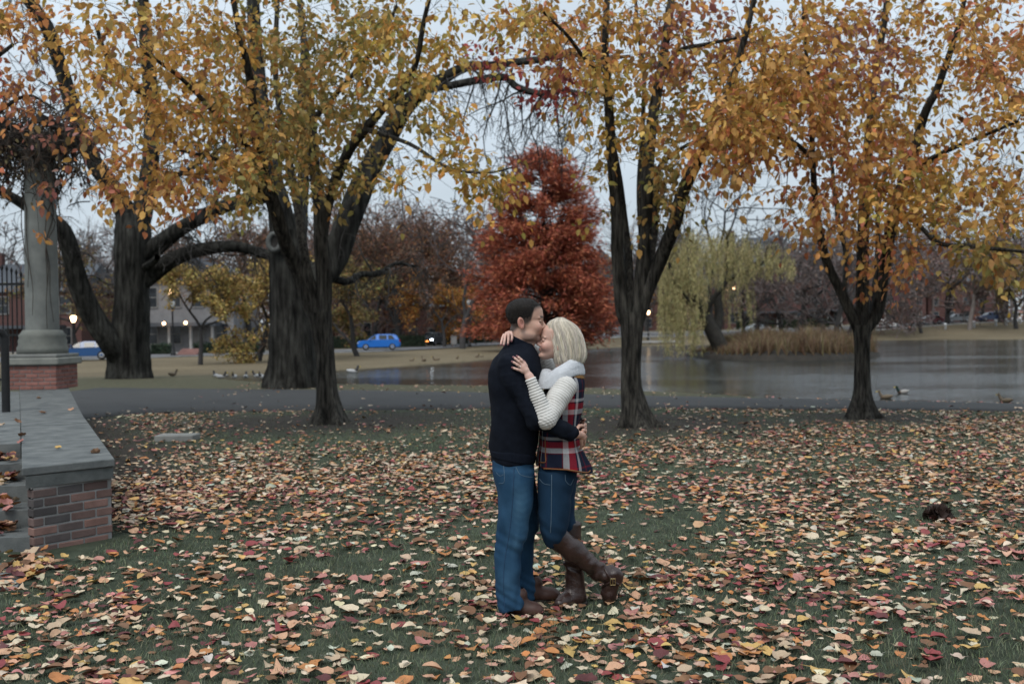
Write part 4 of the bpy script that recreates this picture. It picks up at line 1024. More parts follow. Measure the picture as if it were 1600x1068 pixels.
# ------------------------------------------------------------------ roads and kerbs across the pond
def ribbon(name, pts, w, z, m, kind='structure'):
    c = catmull(pts, 12); t = np.gradient(c, axis=0); t /= np.linalg.norm(t, axis=1, keepdims=True); nrm = np.c_[-t[:, 1], t[:, 0]]
    V_ = []
    cs = np.linspace(-.5, .5, 5)
    for s in cs: q = c + nrm * w * s; V_.append(np.c_[q, gz(q[:, 0], q[:, 1]) + z])
    n = len(c); V_ = np.vstack(V_); i = np.arange(4)[:, None] * n + np.arange(n - 1)[None]
    return tag(link(name, make_mesh(name, V_, None, np.stack([i + 0, i + 1, i + n + 1, i + n], -1).reshape(-1, 4)[:, ::-1]), m), kind=kind)
M_road = mat('road_asphalt', (0.10, 0.10, 0.105), (0.14, 0.14, 0.145), .6, .9)
M_conc = mat('kerb_concrete', (0.34, 0.34, 0.33), (0.24, 0.24, 0.235), 1.2, .9)
road_pts = [(X_at(-500, 74), 74), (X_at(100, 84), 84), (X_at(400, 96), 96), (X_at(600, 103), 103), (X_at(760, 124), 124), (X_at(960, 146), 146), (X_at(1180, 160), 160), (X_at(1400, 168), 168), (X_at(1570, 173), 173), (X_at(1900, 180), 180)]
ribbon('road', road_pts, 8.0, 0.09, M_road)
ribbon('far_footpath', [(x, y - 6.5) for x, y in road_pts], 1.5, 0.06, M_conc)
ribbon('house_footpath', [(x, y + 6.8) for x, y in road_pts], 1.6, 0.08, M_conc)

# ------------------------------------------------------------------ houses
M_rbrick = mat('house_brick', (0.115, 0.056, 0.050), (0.080, 0.046, 0.043), 3, .9, .3, 30)
M_white = mat('white_stucco', (0.22, 0.218, 0.225), (0.16, 0.16, 0.165), 1.5, .85)
M_roof = mat('slate_roof', (0.085, 0.095, 0.11), (0.05, 0.055, 0.065), 4, .8, .4, 20, (1, 1, 6))
M_trim = mat('painted_trim', (0.24, 0.235, 0.23), (0.18, 0.175, 0.17), 2, .7)
m, nt_, b_ = mat_new('window_glass'); b_.inputs['Base Color'].default_value = (0.02, 0.024, 0.03, 1); b_.inputs['Roughness'].default_value = .08; M_glass = m
def house(name, label, px, D, w, d, h, rh, wallm, seed, cols=4, floors=2, gable='x', chim=1, porch=False, rz=0.0, x=None, roofm=None):
    x = X_at(px, D) if x is None else x; z = gz1(x, D) - .2
    root = empty(name, (x, D, z), label, 'house', rz=rz)
    g = Geo(); g.box([-w / 2, 0, -1], [w / 2, d, h]); wl_ = g.build('wall', wallm, root, False, local=True)
    g = Geo(); e = .35
    if gable == 'x':
        V_ = [[-w / 2 - e, -e, h], [w / 2 + e, -e, h], [w / 2 + e, d + e, h], [-w / 2 - e, d + e, h], [-w / 2 - e, d / 2, h + rh], [w / 2 + e, d / 2, h + rh]]
        g.add(V_, [[0, 1, 5, 4], [2, 3, 4, 5], [0, 3, 2, 1]]); g.T.append(np.array([[1, 2, 5], [3, 0, 4]]))
    elif gable == 'y':
        V_ = [[-w / 2 - e, -e, h], [w / 2 + e, -e, h], [w / 2 + e, d + e, h], [-w / 2 - e, d + e, h], [0, -e, h + rh], [0, d + e, h + rh]]
        g.add(V_, [[1, 2, 5, 4], [3, 0, 4, 5], [0, 3, 2, 1]]); g.T.append(np.array([[0, 1, 4], [2, 3, 5]]))
    else:
        V_ = [[-w / 2 - e, -e, h], [w / 2 + e, -e, h], [w / 2 + e, d + e, h], [-w / 2 - e, d + e, h], [-w / 5, d / 2, h + rh], [w / 5, d / 2, h + rh]]
        g.add(V_, [[0, 1, 5, 4], [2, 3, 4, 5], [0, 3, 2, 1]]); g.T.append(np.array([[1, 2, 5], [3, 0, 4]]))
    rf = g.build('roof', roofm or M_roof, root, False, local=True)
    for c in range(chim):
        g = Geo(); cx_ = (-w * .32, w * .3)[c % 2]; g.box([cx_ - .4, d * .45, h + .2], [cx_ + .4, d * .45 + .8, h + rh + 1.3]); g.build('chimney', wallm, rf, False, local=True)
    fh = h / floors
    for f in range(floors):
        for c in range(cols):
            wx = -w / 2 + (c + .5) * w / cols; wz = f * fh + fh * .32; ww, wh = min(1.15, w / cols * .5), fh * .52
            if f == 0 and c == cols // 2:
                g = Geo(); g.box([wx - .6, -.07, .2], [wx + .6, -.005, 2.5]); g.build('door', M_trim if seed % 2 else M_iron, root, False, local=True); continue
            g = Geo()
            for lo, hi in (([-ww / 2 - .1, -.08, 0 - .1], [-ww / 2, -.002, wh + .1]), ([ww / 2, -.08, -.1], [ww / 2 + .1, -.002, wh + .1]), ([-ww / 2, -.08, wh], [ww / 2, -.002, wh + .1]), ([-ww / 2, -.1, -.12], [ww / 2, -.002, 0]), ([-ww / 2, -.06, wh / 2 - .03], [ww / 2, -.002, wh / 2 + .03])):
                g.box(np.array(lo) + [wx, 0, wz], np.array(hi) + [wx, 0, wz])
            fr_ = g.build('window', M_trim, root, False, local=True)
            g = Geo(); g.box([wx - ww / 2, -.03, wz], [wx + ww / 2, -.001, wz + wh]); g.build('pane', M_glass, fr_, False, local=True)
    if porch:
        g = Geo(); g.box([-w * .38, -2.4, 2.9], [w * .38, -.11, 3.25]); g.build('porch_roof', M_roof, root, False, local=True)
        for c in range(4):
            xx = -w * .34 + c * w * .68 / 3; g = Geo(); g.lathe([(.0, .3), (.24, .3), (.24, .5), (.17, .55), (.15, 2.7), (.22, 2.8), (.22, 2.895), (0, 2.895)], (xx, -2.1, 0), 10); g.build('porch_column', M_trim, root, True, local=True)
        g = Geo(); g.box([-w * .4, -2.5, -1], [w * .4, -.11, .3]); g.build('porch_floor', M_conc, root, False, local=True)
    return root
house('white_house', 'white stuccoed house with dark porch roof behind the yellow trees', 292, 101, 9.5, 10, 7.4, 3.0, M_white, 1, 4, 2, 'y', 1, True)
house('brick_house', 'dark brick house behind the stone column and iron gate', 30, 112, 14, 10, 7.0, 3.5, M_rbrick, 2, 4, 2, 'x', 2, True)
house('brick_house', 'long red brick building behind the amber tree', 690, 148, 17, 10, 5.6, 2.4, M_rbrick, 3, 6, 2, 'hip', 1)
house('brick_house', 'grey roofed brick house half hidden by the red conifer', 940, 172, 11, 10, 9.4, 5.0, M_rbrick, 4, 4, 3, 'y', 1)
house('brick_house', 'large red brick house with tall slate roof right of the willow', 1196, 184, 15, 12, 11.2, 6.2, M_rbrick, 5, 5, 3, 'hip', 2, True)
house('brick_house', 'narrow brick house with steep gable right of the large slate roofed one', 1278, 188, 11, 11, 9.8, 5.0, M_rbrick, 6, 3, 3, 'y', 1, True)
house('brick_house', 'red brick house behind the white car across the pond', 1390, 205, 15, 11, 9.0, 4.5, M_rbrick, 7, 5, 3, 'x', 2, True)
house('brick_house', 'brick house behind the dark parked cars at right', 1510, 208, 16, 11, 8.6, 4.5, M_rbrick, 8, 5, 3, 'hip', 2)
house('brick_house', 'brick house seen through the fork of the old tree', 520, 142, 13, 10, 7.8, 4.2, M_rbrick, 9, 4, 2, 'y', 1, True)
house('brick_house', 'brick house between red conifer and willow', 1060, 186, 14, 11, 8.6, 4.2, M_rbrick, 10, 5, 3, 'x', 1)

# hedges and white-house steps
M_hedge = mat('hedge_inner', (0.02, 0.028, 0.018), (0.03, 0.04, 0.025), 3, .95)
def hedge(label, px0, px1, D, h, pal):
    x0, x1 = X_at(px0, D), X_at(px1, D); xm = (x0 + x1) / 2; z = gz1(xm, D); root = empty('hedge', (xm, D, z), label, 'hedge')
    g = Geo(); g.bbox(np.array([x0 - xm + .1, -.4, -.2]), np.array([x1 - xm - .1, .4, h - .12]), .1); g.build('core', M_hedge, root, False, local=True)
    n = int((x1 - x0) * 260); p = np.c_[R_.uniform(x0 - xm, x1 - xm, n), R_.uniform(-.52, .45, n), R_.uniform(0, h, n)]; p[: n // 2, 1] = R_.uniform(-.55, -.4, n // 2)
    V_, F_, K_ = leaf_arrays(p, rot_from(R_.normal(0, 1, (n, 3)), R_.uniform(-3, 3, n)), R_.uniform(.1, .22, n), pick(pal, n, .2), CLUMP_V, CLUMP_T); g = Geo(); g.add(V_, F_, K_)
    tag(g.build('foliage', M_foliage, root, local=True), kind='stuff')
DG = [((0.035, 0.055, 0.035), 3), ((0.05, 0.07, 0.045), 2), ((0.025, 0.04, 0.03), 2)]
hedge('clipped dark green hedge in front of the white house', 236, 268, 93, 1.1, DG)
hedge('clipped dark green hedge right of the brick steps', 303, 414, 95, 1.1, DG)
hedge('low dark hedge behind the blue car', 520, 665, 116, 1.5, DG)
hedge('dark hedge behind the blank white sign', 668, 770, 131, 1.5, DG)
hedge('long dark green hedge below the brick houses', 1216, 1296, 172, 1.6, DG)
hedge('short dark hedge behind the silver car', 1150, 1210, 174, 1.5, DG)
hs = empty('brick_steps', (X_at(287, 88), 88, gz1(X_at(287, 88), 88)), 'pinkish brick steps leading up to the white house', 'steps')
for k in range(5):
    g = Geo(); g.box([-.9, k * .5, -.3], [.9, k * .5 + .52, .06 + k * .14], bev=.02, col=(0.32, 0.17, 0.15)); g.build('step', mat_cache((0.30, 0.17, 0.15)), hs, False, local=True)

# ------------------------------------------------------------------ lamps
def lamp(label, px, D, h, lit, strength=4.5):
    x = X_at(px, D); z = gz1(x, D); root = empty('street_lamp', (x, D, z), label, 'lamp', 'lamps across the pond')
    g = Geo(); g.lathe([(0, 0), (.24, 0), (.24, .25), (.17, .35), (.14, .8), (.09, .95), (.07, h - .5), (.11, h - .45), (.06, h - .35), (.10, h - .28)], (0, 0, 0), 12); g.build('post', M_iron, root, True, local=True)
    g = Geo(); g.lathe([(.10, h - .28), (.20, h - .1), (.24, h + .08), (.20, h + .26), (.13, h + .36)], (0, 0, 0), 14)
    g.build('globe', mat('lit_globe', (.9, .8, .6), None, 1, .4, emit=((1.0, .66, .36), strength)) if lit else mat('unlit_globe', (.5, .52, .52), None, 1, .3), root, True, local=True)
    g = Geo(); g.lathe([(.22, h + .27), (.15, h + .38), (.05, h + .46), (.03, h + .6), (0, h + .62)], (0, 0, 0), 12); g.build('lamp_cap', M_iron, root, True, local=True)
lamp('lit lamp post at the pond edge behind the forked tree', 1013, 132, 3.6, True)
lamp('dark unlit lamp post left of the red conifer', 733, 112, 5.0, False)
lamp('dark lamp post with pale finial in front of the white house', 270, 88, 4.6, False)
lamp('lit lamp showing between column and leaning limb', 115, 88, 3.4, True, 9)
def lantern(label, px, py, D, r=.2, strength=9):
    p = at(px, py, D); root = empty('lantern', p, label, 'lantern', 'lit lanterns on the far houses')
    g = Geo(); g.lathe([(0, -r), (r * .7, -r), (r, 0), (r * .8, r), (0, r)], (0, 0, 0), 10); g.build('globe', mat('warm_lantern', (.9, .7, .5), None, 1, .4, emit=((1.0, .60, .32), strength)), root, True, local=True)
    g = Geo(); g.lathe([(r * .95, r * .9), (r * .5, r * 1.4), (0, r * 1.7)], (0, 0, 0), 10); g.tube([[0, 0, r * 1.2], [0, .25, r * 1.5], [0, .6, r * 1.3]], .03, 5); g.build('bracket', M_iron, root, True, local=True)
for lab, px, py, D in [('warm lit lantern left of the white house door', 256, 505, 98), ('warm lit lantern right of the white house door', 290, 504, 98), ('upper lit lantern on the white house porch', 267, 451, 100), ('lower lit lantern of the pair on the white house porch', 266, 459, 100),
                       ('left one of two lit lanterns on brick house behind willow', 1137, 451, 182.5), ('right one of two lit lanterns on brick house behind willow', 1147, 450, 182.5)]:
    lantern(lab, px, py, D, .15 if D < 120 else .22)

# ------------------------------------------------------------------ cars
M_tyre = mat('tyre_rubber', (0.012, 0.012, 0.013), None, 5, .8); M_rim = mat('rim_alloy', (0.45, 0.45, 0.46), None, 5, .35, metal=.8)
M_cglass = mat('car_glass', (0.015, 0.018, 0.02), None, 5, .06, spec=.6)
def paint(name, c): 
    m = mat(name, c, None, 5, .35, spec=.5); m.node_tree.nodes['Principled BSDF'].inputs['Coat Weight'].default_value = .6; m.node_tree.nodes['Principled BSDF'].inputs['Coat Roughness'].default_value = .1
    return m
M_head = mat('headlight', (.7, .7, .7), None, 5, .2); M_headlit = mat('headlight_lit', (.9, .9, .9), None, 5, .2, emit=((.85, .93, 1), 9)); M_tail = mat('taillight', (.35, .02, .02), None, 5, .25); M_amber = mat('amber_light', (.8, .3, .05), None, 5, .3, emit=((1, .35, .08), 3))
def car(name, label, loc, rz, m, kind='suv', lit=False):
    root = empty(name, loc, label, 'car', 'cars parked across the pond', rz)
    L = 4.35; Wd = .90; hh = 1.60 if kind == 'suv' else 1.44
    if kind == 'suv':
        low = [(-2.1, .28), (-2.17, .55), (-2.15, .78), (-2.0, .90), (-1.35, 1.0), (1.95, 1.08), (2.12, .95), (2.17, .6), (2.1, .3)]
        cab = [(-1.25, .98), (-.45, 1.52), (-.1, 1.60), (1.2, 1.60), (1.75, 1.50), (2.05, 1.04)]
    else:
        low = [(-2.25, .25), (-2.3, .5), (-2.2, .72), (-1.3, .90), (1.5, .98), (2.2, .95), (2.3, .6), (2.22, .28)]
        cab = [(-1.15, .89), (-.35, 1.36), (.0, 1.44), (.8, 1.42), (1.15, 1.34), (1.85, .965)]
    g = Geo()
    def loft_(poly, wf):
        p = np.array(poly); n = len(p); sec = [(-1, .93), (-.86, 1.0), (.86, 1.0), (1, .93)]; V_ = []
        cx_, cz_ = p.mean(0)
        for s, k in sec: V_ += [[cx_ + (a - cx_) * k, s * wf(b), cz_ + (b - cz_) * k] for a, b in p]
        Q = [[q * n + i, q * n + (i + 1) % n, (q + 1) * n + (i + 1) % n, (q + 1) * n + i] for q in range(3) for i in range(n)]
        V_ += [[cx_, -wf(cz_) * 1.0, cz_], [cx_, wf(cz_), cz_]]
        n0 = g.n; g.add(V_, Q); g.T.append(np.array([[(i + 1) % n, i, 4 * n] for i in range(n)] + [[3 * n + i, 3 * n + (i + 1) % n, 4 * n + 1] for i in range(n)]) + n0)
    loft_(low, lambda z: Wd); loft_(cab, lambda z: Wd - .26 * max(0, z - .95) / .6 - .02)
    bo = g.build('body', m, root, True, local=True)
    es = bo.modifiers.new('edges', 'EDGE_SPLIT'); es.split_angle = math.radians(35)
    roofz = hh
    for s in (-1, 1):
        y = lambda z: s * (Wd - .26 * max(0, z - .95) / .6 - .005)
        xs_ = [(-1.05, -.30, .10), (-.04, .78, .82), (.86, 1.62, 1.3)]
        for (a, b, bt) in xs_:
            z0, z1 = (1.06, 1.5) if kind == 'suv' else (.97, 1.34)
            at_ = max(a + .52, -.45) if a < -.5 else a + .02
            g = Geo(); V_ = [[a + .08, y(z0), z0], [b, y(z0), z0], [min(b, bt if a > .5 else b), y(z1), z1], [at_, y(z1), z1]]; V_ += [[v[0], v[1] - s * .03, v[2]] for v in V_]
            g.add(V_, [[0, 1, 2, 3], [7, 6, 5, 4], [0, 4, 5, 1], [1, 5, 6, 2], [2, 6, 7, 3], [3, 7, 4, 0]]); g.build('side_window', M_cglass, root, False, local=True)
        for wx in (-1.32, 1.33):
            g = Geo(); a = np.linspace(0, 2 * math.pi, 21)[:-1]; pr = [(.20, -.1), (.31, -.1), (.335, -.06), (.335, .08), (.31, .11), (.20, .11)]
            V_ = [[wx + r * math.cos(t), s * (Wd - .1) + s * q, .335 + r * math.sin(t)] for r, q in pr for t in a]; i = np.arange(5)[:, None] * 20; j = np.arange(20)[None]
            g.add(V_, np.stack([i + j, i + (j + 1) % 20, i + 20 + (j + 1) % 20, i + 20 + j], -1).reshape(-1, 4)); wh = g.build('wheel', M_tyre, root, True, local=True)
            g = Geo(); V_ = [[wx + r * math.cos(t), s * (Wd + q), .335 + r * math.sin(t)] for r, q in [(.215, -.0), (.19, .012), (.06, -.01)] for t in a] + [[wx, s * Wd, .335]]; i = np.arange(2)[:, None] * 20
            g.add(V_, np.stack([i + j, i + (j + 1) % 20, i + 20 + (j + 1) % 20, i + 20 + j], -1).reshape(-1, 4)); g.T.append(np.array([[40 + q, 40 + (q + 1) % 20, 60] for q in range(20)])); g.build('rim', M_rim, wh, True, local=True)
        x0 = -2.14 if kind == 'suv' else -2.22
        g = Geo(); g.bbox(np.array([x0 - .04, s * .68 - .17, .64]), np.array([x0 + .16, s * .68 + .17, .80]), .03); g.build('headlight', M_headlit if lit else M_head, root, True, local=True)
        x1 = 2.10 if kind == 'suv' else 2.24
        g = Geo(); g.bbox(np.array([x1 - .14, s * .72 - .14, .80]), np.array([x1 + .06, s * .72 + .14, 1.0]), .03); g.build('taillight', M_tail, root, True, local=True)
        g = Geo(); g.bbox(np.array([-.98, s * .98 - .1, 1.0]), np.array([-.84, s * .98 + .1, 1.14]), .04); g.build('wing_mirror', m, root, True, local=True)
    a0, a1 = cab[0], cab[1]
    def scr(pa, pb, off, nm):
        g = Geo(); pa, pb = np.array(pa), np.array(pb); t = pb - pa; nn = np.array([-t[1], t[0]]) / np.linalg.norm(t) * off
        q0, q1 = pa + t * .1 + nn, pa + t * .92 + nn; w0, w1 = Wd - .16, Wd - .34
        V_ = [[q0[0], -w0, q0[1]], [q0[0], w0, q0[1]], [q1[0], w1, q1[1]], [q1[0], -w1, q1[1]]]; V_ += [[v[0] - nn[0] * 1.5, v[1], v[2] - nn[1] * 1.5] for v in V_]
        g.add(V_, [[0, 1, 2, 3], [7, 6, 5, 4], [0, 4, 5, 1], [1, 5, 6, 2], [2, 6, 7, 3], [3, 7, 4, 0]]); g.build(nm, M_cglass, root, False, local=True)
    scr(cab[0], cab[1], .012, 'windscreen'); scr(cab[-1], cab[-2], -.012, 'rear_window')
    if lit:
        g = Geo(); g.bbox(np.array([-2.22, -.3, .5]), np.array([-2.1, .3, .6]), .02); g.build('amber_lamp', M_amber, root, True, local=True)
    return root
def cz_(px, D): x = X_at(px, D); return (x, D, gz1(x, D) + .1)
M_blue = paint('blue_paint', (0.005, 0.13, 0.50)); M_silver = paint('silver_paint', (.42, .46, .50)); M_wpaint = paint('white_paint', (.72, .72, .72)); M_dark = paint('dark_paint', (.02, .022, .028)); M_navy = paint('navy_paint', (.012, .03, .09)); M_red = paint('maroon_paint', (.10, .02, .025)); M_grey = paint('grey_paint', (.16, .17, .18))
car('parked_car', 'bright blue crossover car parked across the pond', cz_(592, 101), .12, M_blue)
car('parked_car', 'blue car low behind the brick pedestal, mostly hidden', cz_(136, 78), .1, paint('deep_blue_paint', (.006, .06, .19)), 'sedan')
car('parked_car', 'silver sedan parked behind the reedy island', cz_(1180, 156), .25, M_silver, 'sedan')
car('parked_car', 'white car partly hidden by the slender trunk', cz_(1376, 163), math.pi - .1, M_wpaint, 'sedan')
car('parked_car', 'maroon car beside the pale birch across the pond', cz_(1452, 167), .05, M_red, 'sedan')
car('parked_car', 'grey car parked left of the navy car', cz_(1495, 169), .05, M_grey, 'sedan')
car('parked_car', 'navy crossover car parked rightmost across the pond', cz_(1548, 170), .05, M_navy)
car('parked_car', 'dark car facing the pond with white headlights on', cz_(674, 121), 1.35, M_dark, 'suv', True)
car('parked_car', 'grey car glimpsed right of the red conifer', cz_(975, 148), .2, M_grey, 'sedan')

# blank white sign, bollards, railing, far walker
sx = X_at(709, 112); sg = empty('sign', (sx, 112, gz1(sx, 112)), 'blank white notice board beside the dark lamp post', 'sign')
g = Geo(); g.bbox(np.array([-.33, -.03, .35]), np.array([.33, .03, 1.35]), .01); g.build('board', M_trim, sg, False, local=True)
for s in (-.26, .26):
    g = Geo(); g.box([s - .03, .035, -.1], [s + .03, .095, 1.3]); g.build('leg', M_iron, sg, False, local=True)
bol = None
for k, (px, py) in enumerate([(1477, 508), (1522, 507), (1556, 505), (1572, 505), (1583, 504), (1594, 503), (1606, 503)]):
    D = 154 + k * 1.2; x = X_at(px, D)
    if bol is None:
        bol = empty('bollard', (x, D, gz1(x, D)), None, 'bollard', 'white bollards along the far lawn')
        g = Geo(); g.lathe([(0, -.1), (.2, -.1), (.2, .75), (.24, .78), (.24, .92), (.15, 1.02), (0, 1.05)], (0, 0, 0), 12); g.build('post', mat('bollard_paint', (.75, .77, .8), None, 3, .6), bol, True, local=True); b_o = bol
    else: b_o = copy_tree(bol); b_o.location = (x, D, gz1(x, D))
    b_o['label'] = ['white bollard right of the birch', 'white bollard below the grey car', 'white bollard under the navy car', 'white bollard just right of the navy car', 'white bollard beneath the walker in yellow', 'white bollard second from the right edge', 'white bollard at the right edge of the lawn'][k]
sx = X_at(1032, 120); rl = empty('railing', (sx, 120, gz1(sx, 120)), 'pale low wooden railing and deck at the far pond edge', 'railing')
g = Geo(); g.box([-2.6, -.6, .18], [2.6, 1.4, .38], bev=.02); g.build('deck', M_conc, rl, False, local=True)
for z_ in (.85, 1.35):
    g = Geo(); g.box([-2.6, -.05, z_], [2.6, .05, z_ + .12]); g.build('rail', M_trim, rl, False, local=True)
for k in range(5):
    g = Geo(); x = -2.55 + k * 1.275; g.box([x - .07, .052, -.4], [x + .07, .19, 1.55]); g.build('post', M_trim, rl, False, local=True)

# ------------------------------------------------------------------ water birds
M_duck = mat('duck_plumage', (1, 1, 1), (.75, .75, .75), 20, .8, attr=True)
def duck_mesh(body, head, breast, sc=1.0):
    g = Geo(); s = np.linspace(0, 1, 11); cx_ = -.26 + .46 * s; r = .115 * np.sin(np.pi * np.clip(s * .94 + .04, 0, 1)) ** .75; zc = .05 + .05 * (1 - s) ** 2 + .03 * np.maximum(0, .25 - s) * 4 * .5
    a = np.linspace(0, 2 * math.pi, 13)[:-1]; V_ = np.stack([np.repeat(cx_[:, None], 12, 1), r[:, None] * np.cos(a), zc[:, None] + r[:, None] * .8 * np.sin(a)], -1).reshape(-1, 3)
    col = np.where((V_[:, 0] > .1)[:, None], breast, body); i = np.arange(10)[:, None] * 12; j = np.arange(12)[None]
    g.add(V_, np.stack([i + j, i + (j + 1) % 12, i + 12 + (j + 1) % 12, i + 12 + j], -1).reshape(-1, 4), col)
    g.tube(catmull([[.13, 0, .09], [.19, 0, .17], [.21, 0, .23]], 3), np.linspace(.06, .04, 7), 10, head)
    g.lathe([(0, -.055), (.035, -.045), (.052, 0), (.04, .04), (0, .055)], (.225, 0, .255), 10, head)
    g.tube([[.26, 0, .25], [.31, 0, .243], [.34, 0, .24]], [.022, .02, .012], 6, (.45, .33, .05), True)
    V_, T_, Q_, K_ = g.arrays(); return make_mesh('duck', V_ * sc, T_, Q_, K_)
mall = duck_mesh(np.array([.30, .28, .26]), np.array([.01, .03, .025]), np.array([.08, .045, .03])); mall.materials.append(M_duck)
hen = duck_mesh(np.array([.14, .105, .07]), np.array([.13, .10, .07]), np.array([.13, .09, .06])); hen.materials.append(M_duck)
goose = duck_mesh(np.array([.40, .40, .40]), np.array([.05, .05, .055]), np.array([.45, .44, .42]), 1.6); goose.materials.append(M_duck)
def duck(me, px, py, z, rz, label, sc=1.0, dz=0.0):
    p = gp(px, py, z); o = link('duck', me, None); o.location = (p[0], p[1], z + dz); o.rotation_euler = (0, 0, rz); o.scale = (sc,) * 3
    tag(o, label, 'duck', 'ducks on the pond and its banks')
duck(mall, 1410, 614.5, WATER_Z, math.pi, 'drake swimming near the bank right of the slender trunk', .85)
duck(hen, 1384, 622.5, WATER_Z, 2.6, 'brown duck swimming just beside the slender trunk', .85)
duck(hen, 1571, 628.5, 0, 2.2, 'brown duck sitting on the near bank at right', .6)
for k, (px, py) in enumerate([(337, 588.5), (345, 590), (354, 588), (366, 590), (384, 590), (402, 588.5), (410, 590)]):
    duck(goose if k != 2 else mall, px, py, -.12, R_.uniform(0, 6), ['grey goose leftmost at the left tip of the pond', 'second goose from left at the pond tip', 'dark duck among the grey geese', 'grey goose in the middle at the pond tip', 'grey goose left of the massive trunk', 'grey goose near the massive trunk', 'grey goose closest to the massive trunk'][k], .5)
for k, (px, py, s) in enumerate([(512, 578, 1), (641, 568, .9), (660, 568.5, 1.5), (680, 567, 1.3), (713, 564, 1), (745, 561.5, 1.2), (752, 561, .8)]):
    x, y = gp(px, py - 1, WATER_Z)[:2]; o = link('duck', hen, None); o.location = (x, y + 1.0, gz1(x, y + 1.0)); o.rotation_euler = (0, 0, R_.uniform(0, 6)); o.scale = (.8 * s,) * 3
    tag(o, ['dark duck on the far shore nearest the forked trunk', 'small dark duck on the far shore left of the big one', 'largest dark duck on the far shore', 'dark duck right of the largest one on the shore', 'dark duck on the far shore below the blank sign', 'dark duck on the far shore below the lamp post', 'small dark duck closest to the man on the far shore'][k], 'duck', 'ducks on the pond and its banks')
duck(hen, 270, 586.5, -.03, 1.0, 'dark bird on the lawn right of the huge grey trunk', .8)
duck(goose, 551, 582, WATER_Z, 0, 'white bird swimming near the far shore', .8)

# ------------------------------------------------------------------ fallen leaves
R_ = np.random.RandomState(101)
def litter_variant(seed, lobes=0):
    rs = np.random.RandomState(seed); n = 14; a = np.arange(n) * 2 * math.pi / n
    r = 0.5 * (1 + 0.10 * np.cos(a) + rs.normal(0, .045, n)); r[0] = .62; r[n // 2] = .38
    if lobes: r *= 1 + .22 * np.cos(a * 5)
    x = r * np.cos(a); y = r * np.sin(a) * rs.uniform(.72, .98); c1, c2 = rs.uniform(-.6, .8), rs.uniform(-.3, .9); tw = rs.uniform(-.6, .6); fold = rs.uniform(0, .35); wv = rs.uniform(.02, .07); w1 = rs.uniform(0, 6)
    def z(x, y): return c1 * x * x + c2 * y * y + tw * x * y + fold * np.abs(y) + wv * np.sin(9 * x + w1) * np.sin(8 * y + w1 * 2)
    xi, yi = x * .55, y * .55
    V_ = np.vstack([[[0, 0, 0]], np.c_[xi, yi, z(xi, yi)], np.c_[x, y, z(x, y)], [[-.95, .05, z(.6, 0) * .4 + .03], [-.36, .03, z(-.36, .03)], [-.36, -.02, z(-.36, -.02)]]])
    T_ = [[0, 1 + i, 1 + (i + 1) % n] for i in range(n)]
    for i in range(n): T_ += [[1 + i, 1 + n + i, 1 + n + (i + 1) % n], [1 + i, 1 + n + (i + 1) % n, 1 + (i + 1) % n]]
    T_ += [[2 * n + 1, 2 * n + 2, 2 * n + 3]]
    V_[:, 2] -= V_[:, 2].min() * .8
    return V_, np.array(T_)
VARS = [litter_variant(s, s in (3, 8)) for s in range(10)]
def simple(v):                               # lighter mesh for leaves only a few pixels across
    V_ = VARS[v][0]; n = 14; ring = [1 + n + i for i in range(0, n, 2)]; k = len(ring)
    return np.vstack([V_[:1], V_[ring]]), np.array([[0, 1 + i, 1 + (i + 1) % k] for i in range(k)])
VARL = [simple(v) for v in range(10)]
CREAM = (0.56, 0.46, 0.33); TAN = (0.42, 0.31, 0.21); PEACH = (0.50, 0.29, 0.18); ORANGE = (0.42, 0.18, 0.065); YELLOW = (0.48, 0.31, 0.11); PINK = (0.38, 0.165, 0.14); CRIMSON = (0.23, 0.05, 0.052); MAROON = (0.11, 0.035, 0.035); BRN = (0.17, 0.085, 0.045); GREYG = (0.40, 0.40, 0.32)
LC = [CREAM, TAN, PEACH, ORANGE, YELLOW, PINK, CRIMSON, MAROON, BRN, GREYG]
LW = np.array([.165, .17, .165, .10, .05, .085, .045, .05, .15, .045])
LNAME = ['cream', 'tan', 'peach', 'orange', 'yellow', 'dull pink', 'crimson', 'dark maroon', 'brown', 'pale greenish grey']
SNAME = ['cupped', 'curled', 'flat', 'lobed', 'wavy', 'folded', 'twisted', 'crisp', 'ragged', 'bent']
def density(x, y):
    d = 0.44 + 0.62 * fbm(x * .8, y * .8, 31, 3) + .42 * fbm(x * 2.5, y * 2.5, 61, 2)
    d += .14 * smoothstep(6.5, 9.5, y)
    d *= 1 - .86 * dirt_mask(x, y) * smoothstep(10, 13, y)
    d *= 1 - .66 * smoothstep(12.8, 15.2, y) * smoothstep(3.2, 2.0, x) * smoothstep(-5.8, -4.6, x)
    d = np.where((x < -2.6) & (y > 8) & (y < 15), d * 1.1, d)
    d = np.where(y < 6.2, d * .8 + .18, d)
    pf = path_front(x); pb_ = path_back(x)
    d = np.where((y > pf) & (y < pb_), .035, d)
    d = np.where(y >= pb_, .18 * smoothstep(24, 20, y) + .10, d)
    S = np.array(side); wx = np.interp(y, S[:, 1], S[:, 0]); d = np.where((y > 7.3) & (x < wx + .03), 0, d)
    d = np.where((x < -3.0) & (x > -3.85) & (y > 7.2) & (y < 8.1) & (y - 7.37 > (x + 3.63) * .92 + .06), 0, d)
    return np.clip(d, 0, 1.2)
def scatter(y0, y1, per_m2):
    hw = lambda y: y * .56 + .7
    A_ = (hw(y0) + hw(y1)) * (y1 - y0); n = int(A_ * per_m2 * 1.25); y = R_.uniform(y0, y1, n); x = R_.uniform(-1, 1, n) * hw(y1); k = np.abs(x) < hw(y); x, y = x[k], y[k]
    k = R_.rand(len(x)) * 1.2 < density(x, y); return x[k], y[k]
xs_, ys_ = [], []
